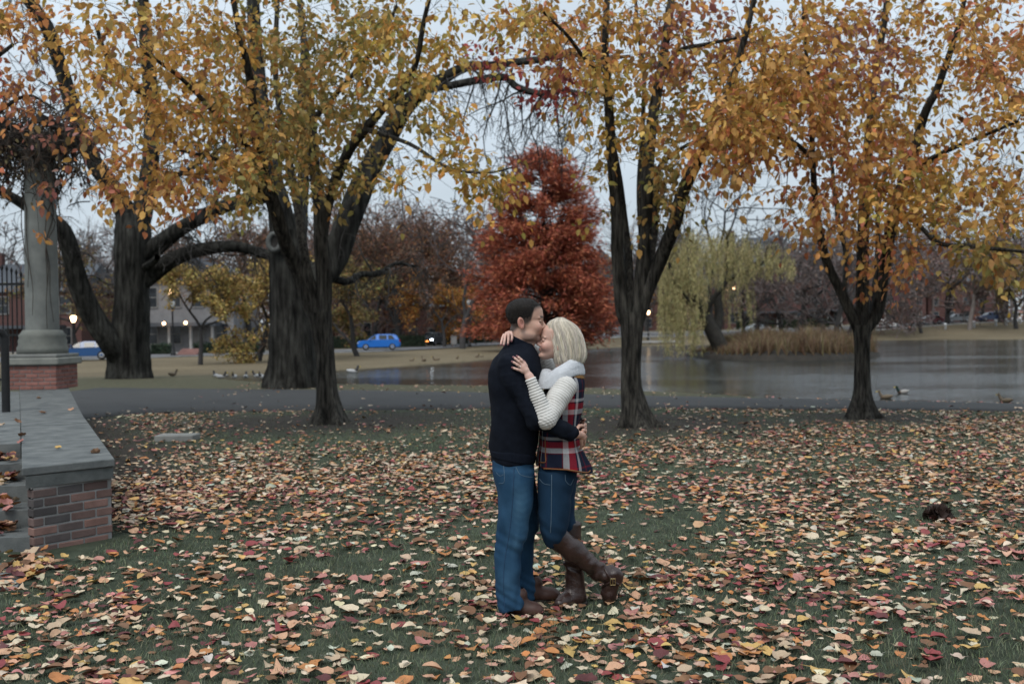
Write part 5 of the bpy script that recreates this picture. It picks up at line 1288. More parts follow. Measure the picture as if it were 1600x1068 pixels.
for y0, y1, q in [(3.9, 6, 400), (6, 9, 400), (9, 13, 360), (13, 17, 310), (17, 21, 250), (21, 33, 80)]:
    a, b = scatter(y0, y1, q); xs_.append(a); ys_.append(b)
x = np.concatenate(xs_); y = np.concatenate(ys_); n = len(x)
on_path = (y > path_front(x)) & (y < path_back(x))
size = np.clip(.0545 * np.exp(R_.normal(0, .33, n)), .024, .118) * np.where(y < 7, 1.0, 1.06)
z = gz(x, y) + np.where(on_path, .05, R_.uniform(.004, .034, n) * np.where(y < 12, 1, .6))
ci = R_.choice(len(LC), n, p=LW / LW.sum()); patch = fbm(x * .5, y * .5, 77, 2)
sw_ = (R_.rand(n) < .5 * np.clip(patch + .2, 0, 1)); ci[sw_] = R_.choice([5, 6, 7, 2, 3, 8], sw_.sum())
col = np.array(LC)[ci] * (1 + R_.normal(0, .12, (n, 1))) * (1 + R_.normal(0, .04, (n, 3))); col = np.clip(col, .01, .8)
vi = R_.randint(0, 10, n)
yaw = R_.uniform(0, 6.283, n); tilt = np.abs(R_.normal(0, .17, n)); td = R_.uniform(0, 6.283, n)
nz_ = np.c_[np.sin(tilt) * np.cos(td), np.sin(tilt) * np.sin(td), np.cos(tilt)]; xa = np.c_[np.cos(yaw), np.sin(yaw), np.zeros(n)]
xa -= nz_ * np.sum(xa * nz_, 1, keepdims=True); xa /= np.linalg.norm(xa, axis=1, keepdims=True); ya = np.cross(nz_, xa); R3 = np.stack([xa, ya, nz_], 1)
flip = R_.rand(n) < .3; R3[flip, 1:] *= -1
pos = np.c_[x, y, z]
px, py = proj(pos); ok = (px > 20) & (px < 1580) & (py > 645) & (py < 1058)
big = np.argsort(-np.where(ok, size / y, 0))[:288]; rest = np.ones(n, bool); rest[big] = False
g = Geo()
for v in range(10):
    for k, T_ in ((rest & (vi == v) & (y < 7.2), VARS[v]), (rest & (vi == v) & (y >= 7.2), VARL[v])):
        if k.any(): g.add(*leaf_arrays(pos[k], R3[k], size[k], col[k], *T_))
tag(g.build('fallen_leaves', M_litter, None), kind='stuff')
cache = {}; FOUND = []
for b in big:
    key = (vi[b], ci[b])
    if key not in cache:
        cache[key] = make_mesh('fallen_leaf', VARS[vi[b]][0], VARS[vi[b]][1], None, np.tile(LC[ci[b]], (len(VARS[0][0]), 1))); cache[key].materials.append(M_litter)
    o = bpy.data.objects.new('fallen_leaf', cache[key]); COL.objects.link(o)
    o.matrix_world = Matrix.Translation(pos[b]) @ Matrix(R3[b].T.tolist()).to_4x4() @ Matrix.Scale(float(size[b]), 4)
    FOUND.append((o, vi[b], ci[b], size[b], px[b], py[b]))
seen = {}
med = np.median([f[3] for f in FOUND])
for (o, v, c, sz, fx, fy) in FOUND:
    zone = 'near the lower left corner' if fx < 330 else 'left of the man' if fx < 700 else "below the couple's feet" if fx < 1000 else 'right of the kicked back boot' if fx < 1300 else 'near the lower right corner'
    base = f"{'broad' if sz > med else 'small'} {SNAME[v]} {LNAME[c]} fallen leaf {zone}"
    seen.setdefault(base, []).append((o, fy, fx))
for base, L_ in seen.items():
    L_.sort(key=lambda q: -q[1])
    words = [''] if len(L_) == 1 else ['lower ', 'upper '] if len(L_) == 2 else ['lowest ', 'middle ', 'topmost '] if len(L_) == 3 else ['lowest ', 'second lowest ', 'third lowest ', 'fourth lowest ', 'fifth lowest ', 'sixth lowest ']
    for q, (o, fy, fx) in enumerate(L_):
        tag(o, words[min(q, len(words) - 1)] + base, 'leaf', 'fallen leaves on the foreground grass')
# leaves lying on the steps, the landing and the coping
g = Geo(); pts = []
for k in range(5):
    for _ in range(70 if k < 4 else 10):
        yy = (ys[k + 1] - abs(R_.normal(0, .13)) - .02) if k < 4 else R_.uniform(9.0, 11); xx = lx(yy) - abs(R_.normal(.05, .5)) - .03; pts.append([xx, yy - .04 if k < 4 else yy, zs[k] + R_.uniform(.005, .06)])
for (px_, py_) in [(66, 645), (36, 680), (33, 690), (90, 700), (60, 622), (112, 640), (150, 706)]: pts.append(gp(px_, py_, ZT + .01))
for _ in range(60): t_ = R_.rand(); q = np.array(paver[1]) * (1 - t_) + np.array(paver[3]) * t_; pts.append([q[0] - R_.uniform(-.1, .5), q[1] + R_.uniform(-.1, .5), .03])
pts = np.array(pts); m_ = len(pts); tl = R_.normal(0, .35, (m_, 2)); nzz = np.c_[tl, np.ones(m_)]; nzz /= np.linalg.norm(nzz, axis=1, keepdims=True)
yw = R_.uniform(0, 6.28, m_); xa = np.c_[np.cos(yw), np.sin(yw), np.zeros(m_)]; xa -= nzz * np.sum(xa * nzz, 1, keepdims=True); xa /= np.linalg.norm(xa, axis=1, keepdims=True)
R4 = np.stack([xa, np.cross(nzz, xa), nzz], 1); cc = np.array(LC)[R_.choice([1, 2, 3, 5, 8, 8, 7, 4], m_)] * R_.uniform(.75, 1.1, (m_, 1))
V_, F_, K_ = leaf_arrays(pts, R4, R_.uniform(.06, .10, m_), cc, *VARS[1]); g.add(V_, F_, K_); tag(g.build('step_leaves', M_litter, None), kind='stuff')
# a dark withered clump in the lawn
cpos = gp(1466, 812); g = Geo()
for k in range(26):
    d = R_.normal(0, 1, 3); d[2] = abs(d[2]); d /= np.linalg.norm(d)
    V_, F_, K_ = leaf_arrays((cpos + d * [.07, .05, .07] + [R_.normal(0, .02), 0, .02])[None], rot_from((d + R_.normal(0, .5, 3))[None], R_.uniform(-2, 2, 1)), np.array([.10]), np.array([[.035, .022, .018]]) * R_.uniform(.6, 1.5), *VARS[k % 10]); g.add(V_, F_, K_)
o = g.build('leaf_clump', M_litter, None, at_base=True); tag(o, 'dark withered clump of leaves sticking up from the lawn at right', 'leaf clump')

# ------------------------------------------------------------------ grass
def blades(y0, y1, per, h0, w0):
    hw = lambda q: q * .56 + .5
    n = int((hw(y0) + hw(y1)) * (y1 - y0) * per); y = R_.uniform(y0, y1, n); x = R_.uniform(-1, 1, n) * hw(y1)
    k = (np.abs(x) < hw(y)) & (R_.rand(n) > .88 * dirt_mask(x, y) - .25 * vnoise(x * 3, y * 3, 5)) & (y < path_front(x) + .02)
    S = np.array(side); wx = np.interp(y, S[:, 1], S[:, 0]); k &= ~((y > 7.3) & (x < wx)) & ~((x < -3.0) & (x > -3.9) & (y < 8.1) & (y - 7.37 > (x + 3.63) * .92 + .06)) & ~((x < -2.95) & (y < 7.35) & (y > 6.3) & (x < -3.1 - 0 * y))
    x, y = x[k], y[k]; n = len(x); h = h0 * R_.uniform(.45, 1.25, n) * (1 + .4 * fbm(x * 1.3, y * 1.3, 9, 2)); a = R_.uniform(0, 3.14, n); w = w0 * R_.uniform(.7, 1.3, n)
    B = np.c_[x, y, gz(x, y) - .005]; wv = np.c_[np.cos(a) * w, np.sin(a) * w, 0 * w]; ln = R_.normal(0, .55, (n, 2)) * h[:, None]
    T1 = B + np.c_[ln * .35, h * .6]; T2 = B + np.c_[ln, h]
    V_ = np.stack([B - wv, B + wv, T1 + wv * .7, T1 - wv * .7, T2], 1).reshape(-1, 3); o5 = np.arange(n)[:, None] * 5
    c = pick([((0.135, 0.158, 0.098), 4), ((0.105, 0.130, 0.084), 3), ((0.185, 0.20, 0.125), 2), ((0.15, 0.135, 0.085), .6)], n, .18)
    return V_, o5, np.repeat(c, 5, axis=0)
g = Geo()
for y0, y1, per, h0, w0 in [(3.7, 5.5, 3600, .036, .0022), (5.5, 8, 2300, .036, .0028), (8, 12, 1000, .036, .0042), (12, 20, 330, .04, .007)]:
    V_, o5, K_ = blades(y0, y1, per, h0, w0)
    if y0 >= 8: n_ = len(o5); k_ = (o5 + [0, 1, 4]).ravel(); g.add(V_[k_], np.arange(3 * n_).reshape(-1, 3), K_[k_]); continue
    g.add(V_, np.hstack([o5, o5 + 1, o5 + 2, o5 + 3]), K_); g.T.append(np.hstack([o5 + 3, o5 + 2, o5 + 4]) + g.n - len(V_))
tag(g.build('grass', M_grass, None), kind='stuff')
# ------------------------------------------------------------------ the couple : signed-distance modelling, one surface per body / garment
R_ = np.random.RandomState(7)
class SD:
    def __init__(s, lo, hi, h):
        s.lo = np.array(lo, np.float32); s.h = h; n = np.ceil((np.array(hi) - s.lo) / h).astype(int) + 1
        s.X, s.Y, s.Z = [(s.lo[k] + h * np.arange(n[k], dtype=np.float32)).reshape([-1 if q == k else 1 for q in range(3)]) for k in range(3)]
        s.shape = tuple(n)
def cap(g, a, b, ra, rb, sq=(1, 1, 1)):
    a = np.asarray(a, np.float32); b = np.asarray(b, np.float32); ba = b - a; L = float(ba @ ba) + 1e-9
    x, y, z = g.X - a[0], g.Y - a[1], g.Z - a[2]
    t = np.clip((x * ba[0] + y * ba[1] + z * ba[2]) / L, 0, 1)
    return np.sqrt(((x - t * ba[0]) / sq[0]) ** 2 + ((y - t * ba[1]) / sq[1]) ** 2 + ((z - t * ba[2]) / sq[2]) ** 2) - (ra + (rb - ra) * t)
def ell(g, c, r, M=None):
    x, y, z = g.X - c[0], g.Y - c[1], g.Z - c[2]
    if M is not None:
        M = np.asarray(M, np.float32); x, y, z = [M[k, 0] * x + M[k, 1] * y + M[k, 2] * z for k in range(3)]
    k0 = np.sqrt((x / r[0]) ** 2 + (y / r[1]) ** 2 + (z / r[2]) ** 2); k1 = np.sqrt((x / r[0] ** 2) ** 2 + (y / r[1] ** 2) ** 2 + (z / r[2] ** 2) ** 2) + 1e-9
    return k0 * (k0 - 1) / k1
def smin(a, b, k):
    h = np.clip(k - np.abs(a - b), 0, None) / k; return np.minimum(a, b) - h * h * k * .25
def smax(a, b, k): return -smin(-a, -b, k)
def sarr(z, v, n=160):                              # smooth resample of a profile
    z = np.asarray(z, float); v = np.asarray(v, float); o = np.argsort(z); z, v = z[o], v[o]
    c = catmull(np.c_[z, v], 8); q = np.maximum.accumulate(c[:, 0]); return q, c[:, 1]
def loft(g, rows, sq=2.0, Zin=None, Xin=None, Yin=None, cap_r=0.0):
    """rows: (z, x0, x1, y centre, half width)"""
    rows = np.array(sorted(rows), float); z = rows[:, 0]; Zg = g.Z if Zin is None else Zin; Xg = g.X if Xin is None else Xin; Yg = g.Y if Yin is None else Yin
    f = [np.interp(Zg, *sarr(z, rows[:, k])).astype(np.float32) for k in range(1, 5)]
    c, a = (f[0] + f[1]) / 2, np.abs(f[1] - f[0]) / 2 + 1e-4; w = f[3] + 1e-4
    q = (np.abs((Xg - c) / a) ** sq + np.abs((Yg - f[2]) / w) ** sq) ** (1 / sq)
    d = (q - 1) * np.maximum(np.minimum(a, w), .03); return smax(d, np.maximum(z[0] - Zg, Zg - z[-1]), .012 + cap_r)
def rowpx(py, p0, p1, yc, w):
    A_, B_ = P(p0, py, yc), P(p1, py, yc); return ((A_[2] + B_[2]) / 2, A_[0], B_[0], DC + yc, w)
def wr(g, amp, f, seed=0, d=(0, 0, 1)):
    rs = np.random.RandomState(seed); out = 0
    for k in range(3):
        v = np.array(d) * f + rs.normal(0, f * .45, 3); ph = rs.uniform(0, 6, 3)
        out = out + np.sin(v[0] * g.X + v[1] * g.Y + v[2] * g.Z + 1.6 * np.sin(f * .45 * (g.X * rs.normal() + g.Z * rs.normal()) + ph[0]) + ph[1])
    return (amp * out / 3).astype(np.float32)
def surfnet(D, g):
    D = np.ascontiguousarray(np.broadcast_to(D, g.shape)).astype(np.float32); ins = D < 0
    c = np.zeros(tuple(np.array(D.shape) - 1), np.int8)
    for i in (0, 1):
        for j in (0, 1):
            for k in (0, 1): c += ins[i:i + c.shape[0], j:j + c.shape[1], k:k + c.shape[2]]
    act = (c > 0) & (c < 8); I = np.argwhere(act); vid = -np.ones(c.shape, np.int64); vid[act] = np.arange(len(I))
    cor = np.array([[i, j, k] for i in (0, 1) for j in (0, 1) for k in (0, 1)])
    val = np.stack([D[I[:, 0] + q[0], I[:, 1] + q[1], I[:, 2] + q[2]] for q in cor], 1)
    acc = np.zeros((len(I), 3)); cnt = np.zeros(len(I))
    for a in range(8):
        for b in range(a + 1, 8):
            if np.abs(cor[a] - cor[b]).sum() == 1:
                m_ = (val[:, a] < 0) != (val[:, b] < 0); t = val[m_, a] / (val[m_, a] - val[m_, b])
                acc[m_] += cor[a] + t[:, None] * (cor[b] - cor[a]); cnt[m_] += 1
    V_ = g.lo + g.h * (I + acc / cnt[:, None]); Q_ = []
    for ax in range(3):
        s0 = [slice(None)] * 3; s1 = [slice(None)] * 3; s0[ax] = slice(0, -1); s1[ax] = slice(1, None)
        e0, e1 = ins[tuple(s0)], ins[tuple(s1)]; E = np.argwhere(e0 != e1); u, w = (ax + 1) % 3, (ax + 2) % 3
        ok = (E[:, u] > 0) & (E[:, w] > 0) & (E[:, u] < D.shape[u] - 1) & (E[:, w] < D.shape[w] - 1); E = E[ok]
        def vv(du, dw):
            q = E.copy(); q[:, u] -= du; q[:, w] -= dw; return vid[q[:, 0], q[:, 1], q[:, 2]]
        q = np.stack([vv(1, 1), vv(0, 1), vv(0, 0), vv(1, 0)], 1); fl = ~e0[E[:, 0], E[:, 1], E[:, 2]]; q[fl] = q[fl][:, ::-1]; Q_.append(q)
    return V_, np.vstack(Q_)
def smooth_mesh(V_, Q_, it=2):
    for _ in range(it):
        acc = np.zeros_like(V_); cnt = np.zeros(len(V_))
        for a, b in ((0, 1), (1, 2), (2, 3), (3, 0)):
            np.add.at(acc, Q_[:, a], V_[Q_[:, b]]); np.add.at(acc, Q_[:, b], V_[Q_[:, a]]); np.add.at(cnt, Q_[:, a], 1); np.add.at(cnt, Q_[:, b], 1)
        V_ = V_ * .5 + .5 * acc / cnt[:, None]
    return V_
def sdf_obj(name, D, g, mat_, parent, colfn=None, it=1):
    V_, Q_ = surfnet(D, g); V_ = smooth_mesh(V_, Q_, it) if it else V_
    k = colfn(V_) if colfn is not None else np.ones((len(V_), 3))
    G_ = Geo(); G_.add(V_, Q_, k); return G_.build(name, mat_, parent)

# ---- head in its own frame: x forward, y to its left, z up from the chin (metres for a 0.235 m head)
HZ = [0.0, .008, .02, .033, .045, .058, .07, .085, .10, .115, .13, .145, .16, .175, .19, .205, .218, .228, .2335, .236]
HF = [.062, .078, .084, .079, .082, .085, .084, .083, .083, .082, .092, .093, .091, .088, .080, .066, .046, .024, .006, -.012]
HB = [.030, .012, -.010, -.026, -.035, -.046, -.055, -.072, -.083, -.091, -.096, -.098, -.098, -.095, -.089, -.078, -.062, -.043, -.026, -.013]
HW = [.014, .028, .040, .049, .054, .058, .061, .065, .068, .070, .0725, .075, .077, .077, .073, .063, .048, .029, .014, .001]
class Loc: pass
def head_local(g, org, f, up, s):
    """org = chin point under the middle of the head; f = forward, up = up axis (world)"""
    f = np.array(f, float); f /= np.linalg.norm(f); up = np.array(up, float); up -= f * (up @ f); up /= np.linalg.norm(up); l = np.cross(up, f)
    L = Loc(); x, y, z = g.X - org[0], g.Y - org[1], g.Z - org[2]
    L.X, L.Y, L.Z = [((v[0] * x + v[1] * y + v[2] * z) / s).astype(np.float32) for v in (f, l, up)]; L.M = np.stack([f, l, up]); return L
def head_sdf(L, female=False, ears=True):
    wk = .93 if female else 1.0
    rows = [(z, b, f, 0, w * wk) for z, f, b, w in zip(HZ, HF, HB, HW)]
    d = loft(L, rows, 2.15, cap_r=.0)
    d = smin(d, ell(L, (.066, 0, .014), (.020, .024 if not female else .018, .016)), .022)                     # chin
    for s in (-1, 1):
        d = smin(d, ell(L, (.062, s * .043, .080), (.024, .020, .022)), .03)              # cheek
        d = smin(d, ell(L, (.018, s * .050, .028), (.036, .016, .022)), .03) if not female else d  # jaw corner
        d = smax(d, -ell(L, (.094, s * .031, .113), (.021, .020, .014)), .012)            # eye socket
        d = smin(d, ell(L, (.0735, s * .031, .113), (.0125, .0145, .0115)), .004)         # closed lid
        d = smin(d, cap(L, (.087, s * .014, .129), (.074, s * .050, .131), .006, .004), .012)  # brow ridge
        d = smin(d, ell(L, (.088, s * .0125, .078), (.011, .0085, .008)), .008)           # nostril wing
    d = smin(d, cap(L, (.085, 0, .120), (.101, 0, .091), .0068, .0088), .012)             # nose bridge
    d = smin(d, ell(L, (.103, 0, .0845), (.0125 if not female else .011, .011, .0095)), .010)
    d = smin(d, ell(L, (.085, 0, .0605), (.0085, .021, .0055)), .006)                     # lips
    d = smin(d, ell(L, (.084, 0, .0495), (.0085, .018, .0060)), .006)
    d = smax(d, -cap(L, (.0945, -.02, .0552), (.0945, .02, .0552), .0022, .0022), .003)
    for s in ((-1, 1) if ears else ()):                                                    # ears
        a = math.radians(14); Me = np.array([[math.cos(a), 0, math.sin(a)], [0, 1, 0], [-math.sin(a), 0, math.cos(a)]])
        e = ell(L, (-.024, s * .078, .098), (.0185, .0085, .032), Me)
        e = smax(e, -ell(L, (-.019, s * .089, .101), (.0115, .0100, .021), Me), .002)
        e = smin(e, ell(L, (-.016, s * .077, .073), (.008, .006, .009)), .006)
        d = smin(d, e, .006)
    return d
def mixc(c, d, m): return c * (1 - m[:, None]) + np.asarray(d) * m[:, None]
def gss(*a):
    s = 0
    for v, c, w in a: s = s + ((v - c) / w) ** 2
    return np.exp(-s)
def hand_sdf(g, wrist, palm, fingers, pr=.018, fr=.0085, k=.008):
    """wrist point, list of palm capsules ends, fingers = point lists from knuckle to tip"""
    d = cap(g, wrist, palm[0], .024, .024)
    for a, b in zip(palm[:-1], palm[1:]): d = smin(d, cap(g, a, b, pr, pr), .012)
    fd = None
    for f in fingers:
        n = len(f)
        for i in range(n - 1):
            c = cap(g, f[i], f[i + 1], fr * (1.06 - .10 * i), fr * (1.0 - .10 * (i + 1)))
            q = c if i == 0 else smin(q, c, .003)
        fd = q if fd is None else smin(fd, q, .0022)
    return smin(d, fd, k)

M_skin = mat('skin', (.95, .95, .95), (1.05, 1.05, 1.05), 60, .5, .12, 300, attr=True, dist=.001)
b_ = M_skin.node_tree.nodes['Principled BSDF']; b_.inputs['Subsurface Weight'].default_value = .12; b_.inputs['Subsurface Radius'].default_value = (.012, .005, .003); b_.inputs['Subsurface Scale'].default_value = .5
M_sweater = mat('navy_knit', (0.0042, 0.0056, 0.0098), (0.0068, 0.0090, 0.0148), 30, .95, .6, 220, (1, 1, 1), dist=.003, spec=.1)
M_rib = mat('navy_rib', (0.0042, 0.0058, 0.0108), (0.0068, 0.0092, 0.016), 30, .95, .8, 120, (3, 3, .2), dist=.004, spec=.1)
M_jean1 = mat('blue_denim', (0.0085, 0.034, 0.074), (0.021, 0.060, 0.112), 9, .85, .5, 260, (1, 1, .45), dist=.002, attr=True, spec=.15)
M_jean2 = mat('dark_denim', (0.0055, 0.020, 0.043), (0.011, 0.032, 0.063), 8, .85, .5, 260, (1, 1, .45), dist=.002, attr=True, spec=.15)
M_boot = mat('brown_leather', (0.020, 0.0098, 0.0080), (0.036, 0.0175, 0.0140), 9, .30, .5, 26, dist=.014, spec=.5)
M_shoe = mat('tan_leather', (0.060, 0.028, 0.021), (0.036, 0.018, 0.014), 14, .5, .4, 60, dist=.003)
M_sole = mat('dark_sole', (0.02, 0.016, 0.014), None, 8, .8)
M_knit = mat('cream_knit', (0.48, 0.465, 0.44), (0.58, 0.565, 0.535), 40, .95, .5, 160, dist=.003, spec=.1, attr=True)
M_fleece = mat('grey_fleece', (0.46, 0.475, 0.50), (0.56, 0.575, 0.60), 35, 1.0, 1.0, 190, dist=.006, spec=.05)
M_trimb = mat('tan_binding', (0.20, 0.085, 0.028), (0.15, 0.06, 0.022), 20, .7)
M_brass = mat('brass', (0.42, 0.32, 0.16), None, 5, .35, metal=1.0)

# =========================================================== the man
NEAR, FAR = -.10, .16
def W3(px, py, dy): return P(px, py, dy)
man = bpy.data.objects.new('tmp', None)
m_f = np.array([1.0, -.03, -.06]); m_up = np.array([.06, 0, 1.0]); MS = 1.06
ear = P(815, 504.5, 0)
fn = m_f / np.linalg.norm(m_f); upn = m_up - fn * (m_up @ fn); upn /= np.linalg.norm(upn)
m_org = ear - MS * (fn * -.022 + upn * .098)
gh = SD(ear + [-.14, -.14, -.22], ear + [.17, .14, .18], .0032)
L = head_local(gh, m_org, fn, upn, MS)
d = head_sdf(L) * MS
nk = smin(cap(gh, P(811, 552, 0.0), P(812, 517, 0), .064, .057, (1, .95, 1)), cap(gh, P(826, 548, 0), P(829, 531, 0), .03, .026), .03)
d = smin(d, nk, .02)
def mcol(V_):
    q = (V_ - m_org) @ np.stack([fn, np.cross(upn, fn), upn]).T / MS; x, y, z = q.T; ay = np.abs(y)
    c = np.tile(np.array([.47, .285, .215]), (len(V_), 1)) * (1 + .05 * np.sin(x * 90 + z * 70) * np.sin(y * 80))[:, None]
    c = mixc(c, (.50, .22, .17), .55 * gss((x, .07, .03), (ay, .045, .02), (z, .078, .022)))
    c = mixc(c, (.52, .17, .13), .7 * gss((x, -.024, .03), (ay, .087, .012), (z, .097, .045))); c = mixc(c, (.14, .05, .04), .8 * gss((x, -.017, .008), (ay, .082, .006), (z, .099, .016)))  # reddish ears; ear hollow darkened in the colour, standing in for recess shade
    st = smoothstep(.05, .03, z - .25 * np.maximum(0, .02 - x)) * smoothstep(-.03, .0, x) * smoothstep(-.02, .0, z)
    c = mixc(c, (.16, .105, .09), .62 * np.clip(st, 0, 1))
    c = mixc(c, (.26, .16, .13), .4 * gss((x, .09, .02), (ay, 0, .025), (z, .068, .006)))
    c = mixc(c, (.38, .16, .135), .8 * gss((x, .09, .02), (ay, 0, .020), (z, .055, .0085)))
    c = mixc(c, (.030, .02, .015), .95 * np.clip(1.3 * gss((z, .1335 + .003 * np.sin((ay - .012) * 60), .0058)) * smoothstep(.008, .014, ay) * smoothstep(.056, .046, ay) * (x > .04), 0, 1))
    c = mixc(c, (.03, .02, .016), .95 * gss((z, .1065 + .10 * (ay - .031) ** 2 * 30, .0036)) * smoothstep(.014, .019, ay) * smoothstep(.049, .044, ay) * (x > .05))
    # clipped sides
    hz = np.interp(x, [-.1, -.07, -.045, -.012, .012, .028, .042, .06, .078, .092], [.028, .036, .060, .084, .088, .106, .162, .176, .184, .195])
    c = mixc(c, (.030, .024, .021), .94 * smoothstep(-.012, .020, z - hz) * (1 - .8 * (ay > .0775) * (z < .132) * (x > -.045) * (x < .0)))
    return c
HV, HQ = surfnet(d, gh); HC = mcol(HV)
# body under the clothes
sh_n = P(795, 572, -.17); el_n = P(839, 655, -.25); wr_n = P(897, 678, -.205)
sh_f = P(800, 572, .17); el_f = P(850, 650, .27); wr_f = P(906, 662, .17)
gb = SD([P(740, 700, 0)[0], DC - .38, -.03], [P(940, 700, 0)[0], DC + .42, P(800, 540, 0)[2]], .014)
bd = cap(gb, P(808, 580, 0), P(804, 710, 0), .125, .12, (.9, 1.25, 1))
for a, b, c_ in ((sh_n, el_n, wr_n), (sh_f, el_f, wr_f)): bd = smin(smin(bd, cap(gb, a, b, .045, .036), .03), cap(gb, b, c_, .036, .026), .02)
bd = smin(bd, cap(gb, P(811, 575, 0), P(811, 545, 0), .06, .055), .04)
lg = {}
for nm, hip, knee, ank, toe in (('n', (803, 735, NEAR), (797, 845, NEAR), (794, 940, NEAR), (836, 953, NEAR - .01)), ('f', (806, 735, .1), (818, 840, .14), (818, 925, FAR), (856, 932, FAR + .02))):
    bd = smin(bd, cap(gb, P(*hip), P(*knee), .075, .052), .03); bd = smin(bd, cap(gb, P(*knee), P(*ank), .05, .035), .02); bd = smin(bd, cap(gb, P(*ank), P(*toe), .028, .024), .02)
BV, BQ = surfnet(bd, gb)
# near hand, wrapped onto her back ; far hand below it
def hands_m():
    out = []
    w = P(897, 678, -.205); gg = SD(P(905, 682, -.12) - [.10, .16, .11], P(905, 682, -.12) + [.09, .16, .11], .0024)
    pal = [P(901, 678, -.195), P(907, 679, -.165), P(910, 683, -.14)]
    fing = [[P(911, 672, -.15), P(914.5, 673, -.115), P(913, 677, -.085), P(911, 680, -.062)], [P(912, 678, -.148), P(914.8, 682, -.115), P(913.5, 687, -.085), P(911, 690, -.066)],
            [P(911, 684, -.148), P(913, 690, -.12), P(912, 695, -.095), P(909, 698, -.08)], [P(908, 688, -.152), P(909, 694, -.135), P(908, 699, -.118), P(906, 701, -.108)]]
    th = [P(901, 670, -.185), P(905, 665, -.165), P(910, 664.5, -.145)]
    out.append((surfnet(hand_sdf(gg, w, pal, fing + [th], .019, .0100), gg)))
    w = P(906, 662, .17); gg = SD(P(908, 666, .08) - [.10, .16, .11], P(908, 666, .08) + [.09, .16, .11], .003)
    pal = [P(908, 664, .15), P(911, 666, .12), P(912, 668, .09)]
    fing = [[P(913, 662 + 4 * k, .085 - .006 * k), P(914.5, 663 + 4 * k, .045), P(913, 664 + 4.2 * k, .01), P(912, 666 + 4.2 * k, -.015 + .006 * k)] for k in range(4)]
    th = [P(908, 660, .14), P(912, 656, .10), P(914, 655, .07)]
    out.append((surfnet(hand_sdf(gg, w, pal, fing + [th], .019, .0100), gg)))
    return out
G_ = Geo(); G_.add(BV, BQ, (.45, .28, .22)); G_.add(HV, HQ, HC)
for V_, Q_ in hands_m():
    c = np.tile(np.array([.45, .265, .20]), (len(V_), 1)) * (1 + .06 * np.sin(V_[:, 2] * 300))[:, None]; G_.add(V_, Q_, c)
bpy.data.objects.remove(man)
man = G_.build('person', M_skin, None, at_base=True)
tag(man, 'man in navy sweater and blue jeans kissing the blonde woman\'s forehead', 'person')

# hair: short shell plus clipped strands
hzf = lambda x: np.interp(x, [-.1, -.07, -.045, -.012, .012, .028, .042, .066, .090], [.058, .064, .084, .106, .110, .124, .168, .180, .192])
th_ = np.clip((L.Z - hzf(L.X)) * .135 - .0022 + .0012 * np.sin(L.X * 900) * np.sin(L.Z * 800 + L.Y * 500), -.006, .0125)
hd = head_sdf(L, False, False) - th_ + .0012 * np.sin(L.X * 420 + 3 * np.sin(L.Y * 210)) * np.sin(L.Y * 380)
hd = np.maximum(hd, hzf(L.X) - .004 - L.Z)
M_hair = mat('dark_hair', (0.009, 0.0075, 0.0068), (0.017, 0.0135, 0.0115), 50, .85, .6, 250, dist=.004)
HHV, HHQ = surfnet(hd * MS, gh); G_ = Geo(); G_.add(HHV, HHQ)
k = R_.choice(len(HHV), 2600); c0 = m_org + upn * .12 * MS; nn = HHV[k] - c0; nn /= np.linalg.norm(nn, axis=1, keepdims=True)
tdir = nn * .8 + R_.normal(0, .28, nn.shape) + fn * .35; sd_ = np.cross(nn, R_.normal(0, 1, nn.shape)); sd_ /= np.linalg.norm(sd_, axis=1, keepdims=True); ln = R_.uniform(.004, .009, (2600, 1))
V_ = np.stack([HHV[k] - sd_ * .0009, HHV[k] + sd_ * .0009, HHV[k] + tdir * ln], 1).reshape(-1, 3); G_.add(V_, np.arange(len(V_)).reshape(-1, 3))
G_.build('hair', M_hair, man)

# sweater
gs = SD([P(752, 640, 0)[0], DC - .36, P(800, 735, 0)[2]], [P(912, 640, 0)[0], DC + .38, P(800, 515, 0)[2]], .0066)
tor = [rowpx(*r) for r in [(536, 792, 832, 0, .075), (542, 787.5, 835, 0, .10), (549, 780.5, 838.5, 0, .145), (557, 773, 841, 0, .18), (567, 767, 843, 0, .203), (580, 763.6, 845.5, 0, .215), (600, 763, 846, 0, .215), (620, 764.5, 846, 0, .206), (640, 766.5, 845, 0, .197), (660, 767, 843.5, 0, .19), (680, 765.6, 841.5, 0, .185), (694, 764.6, 839.5, 0, .183), (704, 766, 838, 0, .180), (712, 767.5, 836, 0, .176), (722, 768, 835, 0, .172)]]
d = loft(gs, tor, 2.3) + wr(gs, .0065, 26, 3, (.5, .2, .9)) + wr(gs, .0035, 60, 4, (.7, .2, .7))
ar = smin(cap(gs, sh_n, el_n, .070, .056), cap(gs, el_n, wr_n + (el_n - wr_n) * .06, .056, .042), .025)
ar = ar + wr(gs, .0075, 45, 9, (.8, .1, .5)) + wr(gs, .003, 90, 10, (.7, .2, .7))
d = smin(d, ar, .022)
d = smin(d, smin(cap(gs, sh_f, el_f, .07, .055), cap(gs, el_f, wr_f, .054, .042), .025), .025)
sweater = sdf_obj('sweater', d, gs, M_sweater, man, it=1)
